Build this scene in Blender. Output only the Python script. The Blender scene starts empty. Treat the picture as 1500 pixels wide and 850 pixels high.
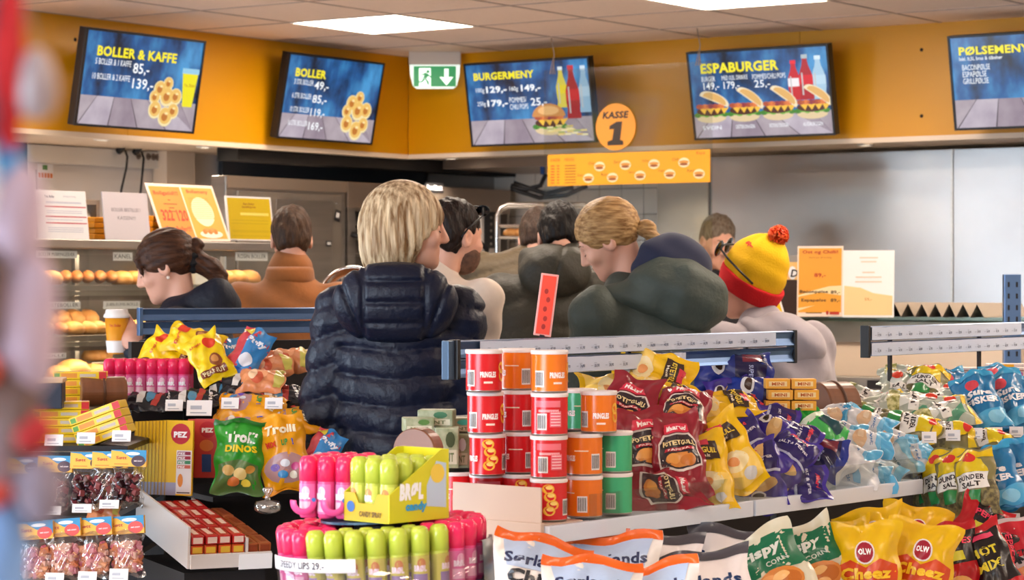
import bpy, bmesh, math, random
import numpy as np
from mathutils import Vector, Matrix, Euler

random.seed(7)
SC = bpy.context.scene
COL = SC.collection
PI = math.pi

# ------------------------------------------------------------------ camera, world, light, exposure
CAM_H = 1.45            # eye height in metres
FPX = 3600.0            # focal length in pixels of a 1500 px wide frame
cam_d = bpy.data.cameras.new('camera')
cam_d.sensor_width = 36.0
cam_d.lens = 36.0 * FPX / 1500.0
cam_d.shift_y = -15.0 / 1500.0
cam_d.clip_end = 60
cam_d.dof.use_dof = True
cam_d.dof.focus_distance = 6.0
cam_d.dof.aperture_fstop = 9.0
cam = bpy.data.objects.new('camera', cam_d)
cam.location = (0, 0, CAM_H)
cam.rotation_euler = (PI / 2, 0, 0)
COL.objects.link(cam)
SC.camera = cam
SC.view_settings.view_transform = 'Standard'
SC.view_settings.look = 'None'
SC.view_settings.exposure = 0.15
SC.view_settings.gamma = 1.0
SC.view_settings.use_curve_mapping = False
world = bpy.data.worlds.new('world')
SC.world = world
world.use_nodes = True
world.node_tree.nodes['Background'].inputs[0].default_value = (0.75, 0.85, 1.0, 1)
world.node_tree.nodes['Background'].inputs[1].default_value = 0.25
try:
    SC.cycles.max_bounces = 6
    SC.cycles.transparent_max_bounces = 24
    SC.cycles.sample_clamp_indirect = 6.0
    SC.cycles.caustics_reflective = False
    SC.cycles.caustics_refractive = False
except Exception:
    pass
PANEL_E = 25.0          # ceiling light panels
DAY_E = 800.0           # daylight through the shop window behind the camera (W)
SCREEN_E = 1.05         # menu screens

# wall frame: p runs along the right-hand fascia, q along the left-hand one, both from their corner
ANG = math.radians(34.8)
CX, CY = -0.574, 13.6
UL = (-math.sin(ANG), -math.cos(ANG))
UR = (math.cos(ANG), -math.sin(ANG))
def W(p, q, z):
    return Vector((CX + p * UR[0] + q * UL[0], CY + p * UR[1] + q * UL[1], z))
WALLROT = math.atan2(UR[1], UR[0])          # local x -> p
M_W = Matrix(((UR[0], UL[0], 0, CX), (UR[1], UL[1], 0, CY), (0, 0, 1, 0), (0, 0, 0, 1)))   # (p,q,z) -> world
def at(x, y, Y):
    return Vector(((x - 750.0) * Y / FPX, Y, CAM_H - (y - 410.0) * Y / FPX))

wl = bpy.data.lights.new('window_daylight', 'AREA')
wl.shape = 'RECTANGLE'; wl.size = 9.0; wl.size_y = 1.9
wl.energy = DAY_E; wl.color = (0.70, 0.84, 1.0)
wlo = bpy.data.objects.new('window_daylight', wl)
wlo.location = W(5.5, 13.9, 1.45)
wlo.rotation_euler = Vector((-UL[0], -UL[1], .3)).to_track_quat('-Z', 'Z').to_euler()
COL.objects.link(wlo)
wl2 = bpy.data.lights.new('side_window_daylight', 'AREA')
wl2.shape = 'RECTANGLE'; wl2.size = 8.4; wl2.size_y = 1.8
wl2.energy = DAY_E * .9; wl2.color = (0.70, 0.84, 1.0)
wlo2 = bpy.data.objects.new('side_window_daylight', wl2)
wlo2.location = W(-.72, 8.5, 1.4)
wlo2.rotation_euler = Vector((UR[0], UR[1], .3)).to_track_quat('-Z', 'Z').to_euler()
COL.objects.link(wlo2)

# ------------------------------------------------------------------ materials
def lin(c):
    if isinstance(c, str):
        c = c.lstrip('#'); c = [int(c[i:i + 2], 16) / 255 for i in (0, 2, 4)]
    return tuple((x / 12.92 if x <= 0.04045 else ((x + 0.055) / 1.055) ** 2.4) for x in c[:3])
MATS = {}
def mat(name, col, rough=0.5, metal=0.0, spec=0.5, emit=0.0, trans=0.0, alpha=1.0, noise=None, bump=None, sheen=0.0, coat=0.0, ior=1.45, stretch=(1, 1, 1)):
    if name in MATS: return MATS[name]
    m = bpy.data.materials.new(name); m.use_nodes = True
    nt = m.node_tree; b = nt.nodes['Principled BSDF']
    c = lin(col) + (1,)
    b.inputs['Base Color'].default_value = c
    b.inputs['Roughness'].default_value = rough
    b.inputs['Metallic'].default_value = metal
    b.inputs['Specular IOR Level'].default_value = spec
    b.inputs['Transmission Weight'].default_value = trans
    b.inputs['Alpha'].default_value = alpha
    b.inputs['IOR'].default_value = ior
    b.inputs['Sheen Weight'].default_value = sheen
    b.inputs['Coat Weight'].default_value = coat
    if emit:
        b.inputs['Emission Color'].default_value = c; b.inputs['Emission Strength'].default_value = emit
    if noise or bump:
        tc = nt.nodes.new('ShaderNodeTexCoord'); mp = nt.nodes.new('ShaderNodeMapping')
        mp.inputs['Scale'].default_value = stretch
        nt.links.new(tc.outputs['Object'], mp.inputs['Vector'])
    if noise:                                  # (scale, second colour, contrast)
        n = nt.nodes.new('ShaderNodeTexNoise'); n.inputs['Scale'].default_value = noise[0]; n.inputs['Detail'].default_value = 4
        nt.links.new(mp.outputs[0], n.inputs['Vector'])
        r = nt.nodes.new('ShaderNodeMapRange'); w = noise[2] if len(noise) > 2 else 0.2
        r.inputs[1].default_value = 0.5 - w; r.inputs[2].default_value = 0.5 + w
        nt.links.new(n.outputs[0], r.inputs[0])
        x = nt.nodes.new('ShaderNodeMix'); x.data_type = 'RGBA'
        x.inputs[6].default_value = c; x.inputs[7].default_value = lin(noise[1]) + (1,)
        nt.links.new(r.outputs[0], x.inputs[0]); nt.links.new(x.outputs[2], b.inputs['Base Color'])
        if emit: nt.links.new(x.outputs[2], b.inputs['Emission Color'])
    if bump:                                   # (scale, strength, distance)
        n = nt.nodes.new('ShaderNodeTexNoise'); n.inputs['Scale'].default_value = bump[0]; n.inputs['Detail'].default_value = 3
        nt.links.new(mp.outputs[0], n.inputs['Vector'])
        bp = nt.nodes.new('ShaderNodeBump'); bp.inputs['Strength'].default_value = bump[1]; bp.inputs['Distance'].default_value = bump[2]
        nt.links.new(n.outputs[0], bp.inputs['Height']); nt.links.new(bp.outputs[0], b.inputs['Normal'])
    MATS[name] = m
    return m
def film(name, col, rough=0.25):               # glossy printed plastic film, one material for each ink
    return mat('film_' + name, col, rough=rough, spec=0.5, bump=(60, 0.25, 0.002))
def ink(col, rough=0.45):
    return mat('ink_' + str(col).lstrip('#'), col, rough=rough)
def glow(col, k=1.0):
    m = mat('lit_%s_%.2f' % (str(col).lstrip('#'), k), col, rough=0.4, emit=SCREEN_E * k)
    m.cycles.emission_sampling = 'NONE'
    bs_ = m.node_tree.nodes['Principled BSDF']; bs_.inputs['Base Color'].default_value = (.012, .012, .015, 1); bs_.inputs['Roughness'].default_value = .3
    return m

# ------------------------------------------------------------------ mesh builder
def rot(ax, a):
    return Matrix.Rotation(a, 4, ax)
def T(*a):
    return Matrix.Translation(Vector(a if len(a) == 3 else a[0]))
_TXT = {}
def text2d(s, bold=0.0, shear=0.0):
    k = (s, bold, shear)
    if k in _TXT: return _TXT[k]
    cu = bpy.data.curves.new('t', 'FONT'); cu.body = s; cu.resolution_u = 2
    cu.offset = bold; cu.shear = shear; cu.space_character = 1.0 + bold * 1.5
    o = bpy.data.objects.new('t', cu)
    me = bpy.data.meshes.new_from_object(o)
    v = np.array([p.co[:2] for p in me.vertices]) if len(me.vertices) else np.zeros((0, 2))
    f = [tuple(p.vertices) for p in me.polygons]
    bpy.data.objects.remove(o); bpy.data.curves.remove(cu); bpy.data.meshes.remove(me)
    if len(v):
        v = v - v.min(0); 
    _TXT[k] = (v, f)
    return _TXT[k]

class MB:
    def __init__(s):
        s.v = []; s.f = []; s.m = []; s.s = []; s.mats = []; s.M = Matrix.Identity(4)
    def mi(s, m):
        if m not in s.mats: s.mats.append(m)
        return s.mats.index(m)
    def add(s, V, F, m, smooth=False, M=None):
        X = s.M @ M if M is not None else s.M
        n = len(s.v)
        A = np.array([tuple(v) for v in V], float).reshape(-1, 3)
        R = np.array(X)
        A = A @ R[:3, :3].T + R[:3, 3]
        s.v.extend(map(tuple, A.tolist()))
        i = s.mi(m)
        for f in F:
            s.f.append(tuple(n + k for k in f)); s.m.append(i); s.s.append(smooth)
        return s
    def box(s, x0, x1, y0, y1, z0, z1, m, M=None, bev=0.0):
        if bev:
            bm = bmesh.new(); bmesh.ops.create_cube(bm, size=1)
            for v in bm.verts:
                v.co = Vector(((x0 + x1) / 2 + v.co.x * (x1 - x0), (y0 + y1) / 2 + v.co.y * (y1 - y0), (z0 + z1) / 2 + v.co.z * (z1 - z0)))
            bmesh.ops.bevel(bm, geom=bm.edges[:], offset=bev, segments=2, affect='EDGES', profile=0.6)
            V = [v.co[:] for v in bm.verts]; bm.verts.index_update()
            F = [[v.index for v in f.verts] for f in bm.faces]; bm.free()
            return s.add(V, F, m, False, M)
        V = [(x, y, z) for x in (x0, x1) for y in (y0, y1) for z in (z0, z1)]
        F = [(0, 1, 3, 2), (4, 6, 7, 5), (0, 4, 5, 1), (2, 3, 7, 6), (0, 2, 6, 4), (1, 5, 7, 3)]
        return s.add(V, F, m, False, M)
    def lathe(s, prof, n, m, M=None, smooth=True, arc=None, ax=None):
        V = []; F = []; a0, a1 = arc or (0, 2 * PI); full = arc is None
        k = n if full else n + 1
        for r, z in prof:
            for i in range(k):
                a = a0 + (a1 - a0) * i / n; V.append((r * math.cos(a), r * math.sin(a), z))
        for j in range(len(prof) - 1):
            for i in range(n):
                i2 = (i + 1) % k
                F.append((j * k + i, j * k + i2, (j + 1) * k + i2, (j + 1) * k + i))
        return s.add(V, F, m, smooth, M)
    def cyl(s, r, z0, z1, n, m, M=None, bev=0.0, r1=None):
        r1 = r if r1 is None else r1
        pr = [(0, z0), (r - bev, z0), (r, z0 + bev), (r1, z1 - bev), (r1 - bev, z1), (0, z1)] if bev else [(0, z0), (r, z0), (r, z0), (r1, z1), (r1, z1), (0, z1)]
        return s.lathe(pr, n, m, M, smooth=False)
    def rod(s, a, b, r, m, n=8, r1=None):
        a = Vector(a); b = Vector(b); d = b - a
        q = d.to_track_quat('Z', 'Y').to_matrix().to_4x4()
        return s.lathe([(0, 0), (r, 0), (r if r1 is None else r1, d.length), (0, d.length)], n, m, T(a) @ q, smooth=False)
    def tube(s, pts, r, m, n=8, smooth=True):
        P = [Vector(p) for p in pts]; V = []; F = []; up = None
        for i, p in enumerate(P):
            d = (P[min(i + 1, len(P) - 1)] - P[max(i - 1, 0)]).normalized()
            if up is None:
                up = Vector((0, 0, 1)) if abs(d.z) < 0.9 else Vector((1, 0, 0))
            a = d.cross(up).normalized(); up = a.cross(d).normalized()
            rr = r[i] if isinstance(r, (list, tuple)) else r
            for k in range(n):
                t = 2 * PI * k / n; V.append(p + a * math.cos(t) * rr + up * math.sin(t) * rr)
        for i in range(len(P) - 1):
            for k in range(n):
                F.append((i * n + k, i * n + (k + 1) % n, (i + 1) * n + (k + 1) % n, (i + 1) * n + k))
        F.append(tuple(range(n - 1, -1, -1))); F.append(tuple(range((len(P) - 1) * n, len(P) * n)))
        return s.add(V, F, m, smooth)
    def grid(s, P, m, smooth=True, M=None, wrap=False):
        P = np.asarray(P, float); a, b = P.shape[:2]
        F = [(i * b + j, (i + 1) * b + j, (i + 1) * b + j + 1, i * b + j + 1) for i in range(a - 1) for j in range(b - 1)]
        return s.add(P.reshape(-1, 3), F, m, smooth, M)
    def raw(s, V, F, m, smooth=True, M=None):
        return s.add(V, F, m, smooth, M)
    def flat(s, pts, m, fn):                    # polygon given in 2-d, mapped into space
        V = [fn(x, y) for x, y in pts]
        return s.add(V, [tuple(range(len(V)))], m)
    def text(s, txt, m, fn, x, y, h, w=None, bold=0.0, shear=0.0, center=False):
        v, f = text2d(txt, bold, shear)
        if not len(v): return s
        e = v.max(0); k = h / e[1]; kx = (w / e[0]) if w else k
        x0 = x - (e[0] * kx / 2 if center else 0)
        return s.add([fn(x0 + p[0] * kx, y + p[1] * k) for p in v], f, m)
    def mesh(s, name):
        me = bpy.data.meshes.new(name); me.from_pydata(s.v, [], s.f)
        for m in s.mats: me.materials.append(m)
        me.polygons.foreach_set('material_index', s.m); me.polygons.foreach_set('use_smooth', s.s)
        me.update(); return me
    def build(s, name, parent=None, M=None):
        o = bpy.data.objects.new(name, s.mesh(name)); COL.objects.link(o)
        if parent: o.parent = parent
        if M is not None: o.matrix_local = M
        return o

def tag(o, label, cat, group=None):
    o['label'] = label; o['category'] = cat
    if group: o['group'] = group
    return o
def struct(o):
    o['kind'] = 'structure'; return o
def empty(name, M=None):
    o = bpy.data.objects.new(name, None); o.empty_display_size = 0.05; COL.objects.link(o)
    if M is not None: o.matrix_world = M
    return o
def dup(o, M=None, label=None, group=None, parent=None):
    c = o.copy(); COL.objects.link(c)
    if parent: c.parent = parent
    if M is not None: c.matrix_local = M
    if label: c['label'] = label
    if group: c['group'] = group
    for ch in o.children:
        d = ch.copy(); COL.objects.link(d); d.parent = c
        for g in ch.children:
            e = g.copy(); COL.objects.link(e); e.parent = d
    return c
def ellip(cx, cy, rx, ry, n=20, a0=0, a1=2 * PI):
    return [(cx + rx * math.cos(a0 + (a1 - a0) * i / n), cy + ry * math.sin(a0 + (a1 - a0) * i / n)) for i in range(n if a1 - a0 > 6.28 else n + 1)]
def rect(x0, y0, x1, y1):
    return [(x0, y0), (x1, y0), (x1, y1), (x0, y1)]

# common materials
steel = mat('brushed_steel', '#b9b4ae', rough=0.32, metal=1.0, noise=(3, '#a8a29c', 0.3), stretch=(1, 1, 14))
steel_dull = mat('dull_steel', '#aaa298', rough=0.42, metal=0.9, noise=(5, '#958d84', 0.3))
chrome = mat('chrome', '#d8d8d8', rough=0.12, metal=1.0)
white = mat('white_paint', '#e6e2dc', rough=0.5)
paper = mat('white_paper', '#f1eff0', rough=0.7)
black = mat('black_plastic', '#141316', rough=0.4)
dark = mat('dark_metal', '#2a2728', rough=0.5, metal=0.3)
blued = mat('blue_grey_metal', '#5d7ba6', rough=0.28, metal=0.7)
clearp = mat('clear_plastic', '#ffffff', rough=0.03, trans=1.0, ior=1.05, spec=0.6)
def pane_mat(name, tint, gloss):
    m = bpy.data.materials.new(name); m.use_nodes = True; nt = m.node_tree; nt.nodes.clear()
    o = nt.nodes.new('ShaderNodeOutputMaterial'); t = nt.nodes.new('ShaderNodeBsdfTransparent'); g = nt.nodes.new('ShaderNodeBsdfGlossy')
    t.inputs[0].default_value = lin(tint) + (1,); g.inputs['Roughness'].default_value = 0.08
    x = nt.nodes.new('ShaderNodeMixShader'); x.inputs[0].default_value = gloss
    nt.links.new(t.outputs[0], x.inputs[1]); nt.links.new(g.outputs[0], x.inputs[2]); nt.links.new(x.outputs[0], o.inputs[0])
    return m
glassy = pane_mat('acrylic_pane', '#f4f6f5', 0.055)
caseglass = pane_mat('display_glass', '#f2f4f2', 0.08)
filmclear = pane_mat('clear_film', '#f6f4f2', 0.16)
# ------------------------------------------------------------------ the room
ZC = 2.69                # ceiling
ZS = 2.13                # underside of the yellow fascia
yellow = mat('yellow_fascia', '#d29200', rough=0.38, noise=(2, '#c88a00', 0.3))
cream = mat('cream_trim', '#e8d3bb', rough=0.5)
tilemat = mat('ceiling_tile', '#f0ddd0', rough=0.9, noise=(30, '#e8d4c7', 0.3))
wallw = mat('white_wall', '#e4dcd6', rough=0.4)
floorm = mat('floor_vinyl', '#bdb4ac', rough=0.35, noise=(1.5, '#aea49c', 0.3))

b = MB(); b.box(-1.4, 14, -1.4, 14.2, -0.1, 0, floorm); struct(b.build('floor', None, M_W))
b = MB(); b.box(-1.4, 14, -1.4, 14.2, ZC + 0.012, ZC + 0.1, mat('ceiling_void', '#4a4340', rough=0.9)); ceil = struct(b.build('ceiling', None, M_W))
PT = 0.64
LIGHTS = [(i, j) for i in (0, 3, 6, 9, 12, 15, 18) for j in (0, 3, 12)]    # in tile steps from (0.64, 1.14)
b = MB(); b.box(-PT / 2 + .006, PT / 2 - .006, -PT / 2 + .006, PT / 2 - .006, 0, 0.03, tilemat); tile_me = b.mesh('ceiling_tile')
b = MB()
ntile = 0
for i in range(-3, 21):
    for j in range(-4, 20):
        if (i, j) in LIGHTS: continue
        p = 0.64 + PT * (i + .5); q = 1.14 + PT * (j + .5)
        if p < -1.2 or q < -1.2: continue
        w = W(p, q, ZC)
        seen = w.y > 9.6 and abs(w.x) < w.y * 0.30
        if seen:
            o = bpy.data.objects.new('tile', tile_me); COL.objects.link(o); o.parent = ceil; o.location = (p, q, ZC - 0.006); ntile += 1
        else:
            b.box(p - PT / 2 + .006, p + PT / 2 - .006, q - PT / 2 + .006, q + PT / 2 - .006, ZC - .006, ZC + .02, tilemat)
far_t = b.build('far_tiles', ceil); far_t['kind'] = 'stuff'
tbar = mat('ceiling_tbar', '#b09f94', rough=.6)
for i in range(-2, 10):
    b = MB(); b.box(.64 + PT * i - .008, .64 + PT * i + .008, -.05, 5.0, ZC - .009, ZC - .005, tbar); b.build('grid_bar', ceil)
for j in range(-1, 7):
    b = MB(); b.box(-.6, 6.5, 1.14 + PT * j - .008, 1.14 + PT * j + .008, ZC - .009, ZC - .005, tbar); b.build('grid_bar', ceil)

# walls
b = MB(); b.box(-0.9, -0.75, -1.3, 4.2, 0, ZC, wallw); b.box(-.9, -.75, 4.2, 14.2, 0, .4, wallw); b.box(-.9, -.75, 4.2, 14.2, 2.4, ZC, wallw); b.box(-.9, -.75, 12.8, 14.2, .4, 2.4, wallw); wl_ = struct(b.build('wall_left', None, M_W))
# shallow white wall boards behind the bakery
for k in range(6):
    q0 = 1.75 + k * 0.36
    b = MB(); b.box(-0.75, -0.735, q0 + .004, q0 + .352, 0.9, 2.0, wallw); b.build('wall_board', wl_)
b = MB(); b.box(-0.9, 14, -1.3, -1.15, 0, ZC, mat('grout', '#a5988c', rough=0.8)); wb_ = struct(b.build('wall_back', None, M_W))
tw = mat('wall_tile_glaze', '#e6ddd2', rough=0.2)
b = MB(); b.box(-.0725, .0725, 0, .012, -.0725, .0725, tw, bev=.003); wt_me = b.mesh('wall_tile')
for i in range(13):
    for j in range(8):
        o = bpy.data.objects.new('tile', wt_me); COL.objects.link(o); o.parent = wb_
        o.location = (-0.15 + i * .15, -1.15, 1.15 + j * .15)
b = MB(); b.box(14, 14.15, -1.4, 14.2, 0, ZC, wallw); struct(b.build('wall_right', None, M_W))
b = MB()
b.box(-.9, 14, 14.0, 14.15, 0, .45, wallw); b.box(-.9, 14, 14.0, 14.15, 2.45, ZC, wallw)
for k in range(8): b.box(-.9 + k * 2.1, -.8 + k * 2.1, 14.0, 14.15, .45, 2.45, wallw)
struct(b.build('wall_front', None, M_W))
b = MB(); b.box(-.9, 14, 14.06, 14.08, .45, 2.45, caseglass); struct(b.build('window_1', None, M_W))
b = MB(); b.box(-.84, -.82, 4.2, 12.8, .4, 2.4, caseglass); struct(b.build('window_2', None, M_W))

# yellow fascias made of boards, with a cream edge below and soffits behind
def fascia(name, along, edges):
    e = struct(empty(name, M_W))
    for a0, a1 in edges:
        b = MB()
        if along == 'q': b.box(-.03, 0, a0 + .0015, a1 - .0015, ZS + .012, ZC, yellow)
        else: b.box(a0 + .0015, a1 - .0015, -.03, 0, ZS + .012, ZC, yellow)
        b.build('panel', e)
    b = MB()
    if along == 'q': b.box(-.05, .006, -.03, 4.2, ZS - .012, ZS + .012, cream)
    else: b.box(0, 9, -.05, .006, ZS - .012, ZS + .012, cream)
    b.build('edge_strip', e)
    return e
fl = fascia('trim_1', 'q', [(0, 2.22), (2.22, 4.2)])
fr = fascia('trim_2', 'p', [(0, 2.44), (2.44, 4.88), (4.88, 9)])
b = MB(); b.box(-.75, -.03, -1.15, 4.2, ZS, ZS + .02, cream); b.box(-.03, 9, -1.15, -.03, ZS, ZS + .02, cream); struct(b.build('trim_3', None, M_W))
hole = mat('hole_dark', '#2a1c08', rough=0.9)
for (x, y, s) in ((1350, 73, 'p'), (1350, 170, 'p'), (110, 58, 'q')):
    k = (x - 750) / FPX
    if s == 'p': t = (k * CY - CX) / (UR[0] - k * UR[1]); P = W(t, 0, 0)
    else: t = (k * CY - CX) / (UL[0] - k * UL[1]); P = W(0, t, 0)
    z = CAM_H - (y - 410) * P.y / FPX
    b = MB(); b.cyl(.009, 0, .002, 10, hole)
    Mx = T(t, .0, z) @ rot('X', -PI / 2) if s == 'p' else T(0, t, z) @ rot('Y', PI / 2)
    b.build('screw_hole', fr if s == 'p' else fl, Mx)

# ceiling light panels
diff = mat('light_diffuser', '#ffecd8', rough=0.5, emit=PANEL_E)
b = MB(); b.box(-.31, .31, -.31, .31, 0, .02, diff); dme = b.mesh('diffuser')
b = MB()
for sx in (-1, 1):
    b.box(sx * .3155 - .0045, sx * .3155 + .0045, -.32, .32, -.006, .03, white); b.box(-.31, .31, sx * .3155 - .0045, sx * .3155 + .0045, -.006, .03, white)
fme = b.mesh('frame')
for i, j in LIGHTS:
    e = empty('ceiling_light', M_W @ T(0.64 + PT * (i + .5), 1.14 + PT * (j + .5), ZC - .005))
    lab = 'square white ceiling light panel over the shop floor'
    if (i, j) == (0, 0): lab = 'square lit ceiling panel above the green exit sign'
    if (i, j) == (3, 0): lab = 'square lit ceiling panel cut by the top edge of the photo'
    tag(e, lab, 'ceiling light', 'square ceiling light panels')
    for n, me in (('diffuser', dme), ('frame', fme)):
        o = bpy.data.objects.new(n, me); COL.objects.link(o); o.parent = e
# downlights in the soffit
spot = mat('downlight_lens', '#fff0d8', rough=0.5, emit=25)
for k, (x, y) in enumerate(((660, 231), (967, 221), (1268, 211), (542, 229), (440, 224), (300, 214), (150, 203))):
    Y = (ZS - CAM_H) * FPX / (410 - y); P = at(x, y, Y)
    e = empty('downlight', T(P.x, P.y, ZS - .001))
    lab = ['small round downlight under the fascia right of the corner', 'small round downlight under the fascia behind the hanging banner', 'small round downlight above the steel splashback',
           'small round downlight under the fascia left of the corner', 'small round downlight below the second menu screen', 'small round downlight above the bakery oven', 'small round downlight above the wall sockets'][k]
    tag(e, lab, 'downlight', 'soffit downlights')
    b = MB(); b.cyl(.026, -.006, -.002, 16, spot); b.build('lens', e)
    sl = bpy.data.lights.new('downlight_beam', 'SPOT'); sl.energy = 50; sl.spot_size = 2.2; sl.spot_blend = .7; sl.color = (1, .86, .68); sl.shadow_soft_size = .025
    so = bpy.data.objects.new('beam', sl); COL.objects.link(so); so.parent = e; so.location = (0, 0, -.02)
    b = MB(); b.lathe([(.026, -.002), (.028, -.009), (.042, -.006), (.044, 0)], 20, white); b.build('ring', e)

# ------------------------------------------------------------------ menu screens
def wood_screen_mat():
    m = bpy.data.materials.new('screen_backdrop'); m.use_nodes = True; nt = m.node_tree; N = nt.nodes; L = nt.links
    b = N['Principled BSDF']; b.inputs['Base Color'].default_value = (.01, .01, .015, 1); b.inputs['Roughness'].default_value = .25
    tc = N.new('ShaderNodeTexCoord'); n = N.new('ShaderNodeTexNoise'); n.inputs['Scale'].default_value = 4.6; n.inputs['Detail'].default_value = 4
    mp = N.new('ShaderNodeMapping'); mp.inputs['Scale'].default_value = (1.3, 1, .8)
    L.new(tc.outputs['Object'], mp.inputs[0]); L.new(mp.outputs[0], n.inputs['Vector'])
    r = N.new('ShaderNodeValToRGB'); L.new(n.outputs[0], r.inputs[0])
    e = r.color_ramp.elements; e[0].position = .36; e[0].color = lin('#0c1526') + (1,); e[1].position = .68; e[1].color = lin('#4390c6') + (1,)
    k = e.new(.5); k.color = lin('#1a5088') + (1,)
    L.new(r.outputs[0], b.inputs['Emission Color']); b.inputs['Emission Strength'].default_value = SCREEN_E
    return m
scr_blue = wood_screen_mat(); scr_blue.cycles.emission_sampling = 'NONE'
woods = [mat('screen_plank_%d' % i, c, rough=.4, emit=SCREEN_E * 1.0, noise=(9, c2, .3), stretch=(1, 1, 1)) for i, (c, c2) in enumerate((('#b5a9b0', '#8d7f89'), ('#c4bac2', '#97899a'), ('#a699a2', '#7d6d7c')))]
gw = glow('#f4f7fa', 1.0); gy = glow('#f2e11c', 1.0); gk = glow('#1a1316', .6)
for w_ in woods:
    w_.cycles.emission_sampling = 'NONE'; bs_ = w_.node_tree.nodes['Principled BSDF']; nt_ = w_.node_tree
    for l_ in list(bs_.inputs['Base Color'].links): nt_.links.remove(l_)
    bs_.inputs['Base Color'].default_value = (.012, .012, .015, 1)
SW, SH = .79, .444
def bun(b, fn, x, y, r, k=1.0):
    k = 1.7
    b.flat(ellip(x, y, r, r * 1.02 * k, 18), glow('#e8d6a2'), lambda u, v: fn(u, v, 3))
    b.flat(ellip(x, y + r * .15, r * .84, r * .84 * k, 18), glow('#e2b662'), lambda u, v: fn(u, v, 4))
    b.flat(ellip(x - r * .1, y - r * .05, r * .42, r * .42 * k, 14), glow('#b8702e'), lambda u, v: fn(u, v, 5))
    b.flat(ellip(x + r * .1, y + r * .6, r * .25, r * .25, 10), glow('#f6d79a'), lambda u, v: fn(u, v, 6))
def bunpile(b, fn, x, y, s):
    for dx, dy, k in ((-.34, .1, .8), (.1, .52, .75), (-.18, .34, .95), (.42, .16, .95), (.38, -.26, .9), (.1, .14, 1.1), (-.28, -.26, 1.0), (.12, -.44, 1.1)):
        bun(b, fn, x + dx * s, y + dy * s * 1.6, .24 * s * k)
def bottle(b, fn, x, y, w, h, c, cap, lab=None, l=3):
    pr = [(.5, 0), (.5, .08), (.44, .16), (.5, .3), (.5, .5), (.4, .62), (.24, .76), (.18, .86), (.18, .92)]
    pts = [(x + w * r, y + h * t) for r, t in pr] + [(x - w * r, y + h * t) for r, t in reversed(pr)]
    b.flat(pts, c, lambda u, v: fn(u, v, l))
    b.flat(rect(x - w * .22, y + h * .91, x + w * .22, y + h), cap, lambda u, v: fn(u, v, l + 1))
    if lab: b.flat(rect(x - w * .49, y + h * .34, x + w * .49, y + h * .55), lab, lambda u, v: fn(u, v, l + 1))
    b.flat(rect(x - w * .3, y + h * .1, x - w * .2, y + h * .6), glow('#ffffff', .5), lambda u, v: fn(u, v, l + 2))
def burger(b, fn_, x, y, s, lid=1.0):
    fn = lambda u, v, l: fn_(u, y + (v - y) * 1.75, l)
    b.flat(ellip(x, y - .2 * s, .46 * s, .15 * s, 16), glow('#d8c096'), lambda u, v: fn(u, v, 5))
    for k in range(7): b.flat(ellip(x + (k - 3) * .14 * s, y - .12 * s + .03 * s * (k % 2), .11 * s, .07 * s, 8), glow('#6fae3c' if k % 3 else '#3f7d2a'), lambda u, v: fn(u, v, 6))
    b.flat(ellip(x, y - .02 * s, .44 * s, .13 * s, 16), glow('#4c2418'), lambda u, v: fn(u, v, 7))
    for k in range(4): b.flat([(x + (-.34 + k * .22) * s, y + .06 * s), (x + (-.1 + k * .22) * s, y + .07 * s), (x + (-.2 + k * .2) * s, y - .1 * s)], glow('#f0b83a'), lambda u, v: fn(u, v, 8))
    for k in range(5): b.flat(ellip(x + (k - 2) * .16 * s, y + .12 * s, .13 * s, .07 * s, 8), glow(('#a84a30', '#d9763c', '#8a3040')[k % 3]), lambda u, v: fn(u, v, 9))
    if lid > 0:
        c, sn = math.cos(-.8 * lid), math.sin(-.8 * lid)
        p = ellip(0, 0, .46 * s, .2 * s, 18, 0, PI) + [(-.46 * s, -.05 * s), (.46 * s, -.05 * s)]
        b.flat([(x + .28 * s * lid + u * c - v * sn, y + .3 * s + u * sn + v * c) for u, v in p], glow('#e9d7b4'), lambda u, v: fn(u, v, 9))
        b.flat([(x + .3 * s * lid + u * .8 * c - v * .8 * sn, y + .315 * s + u * .8 * sn + v * .8 * c) for u, v in p], glow('#d9a860'), lambda u, v: fn(u, v, 10))
    else:
        p = ellip(x, y + .14 * s, .5 * s, .34 * s, 18, 0, PI)
        b.flat(p, glow('#c98848'), lambda u, v: fn(u, v, 10)); b.flat(ellip(x, y + .3 * s, .32 * s, .12 * s, 14), glow('#e6b274'), lambda u, v: fn(u, v, 11))
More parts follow.
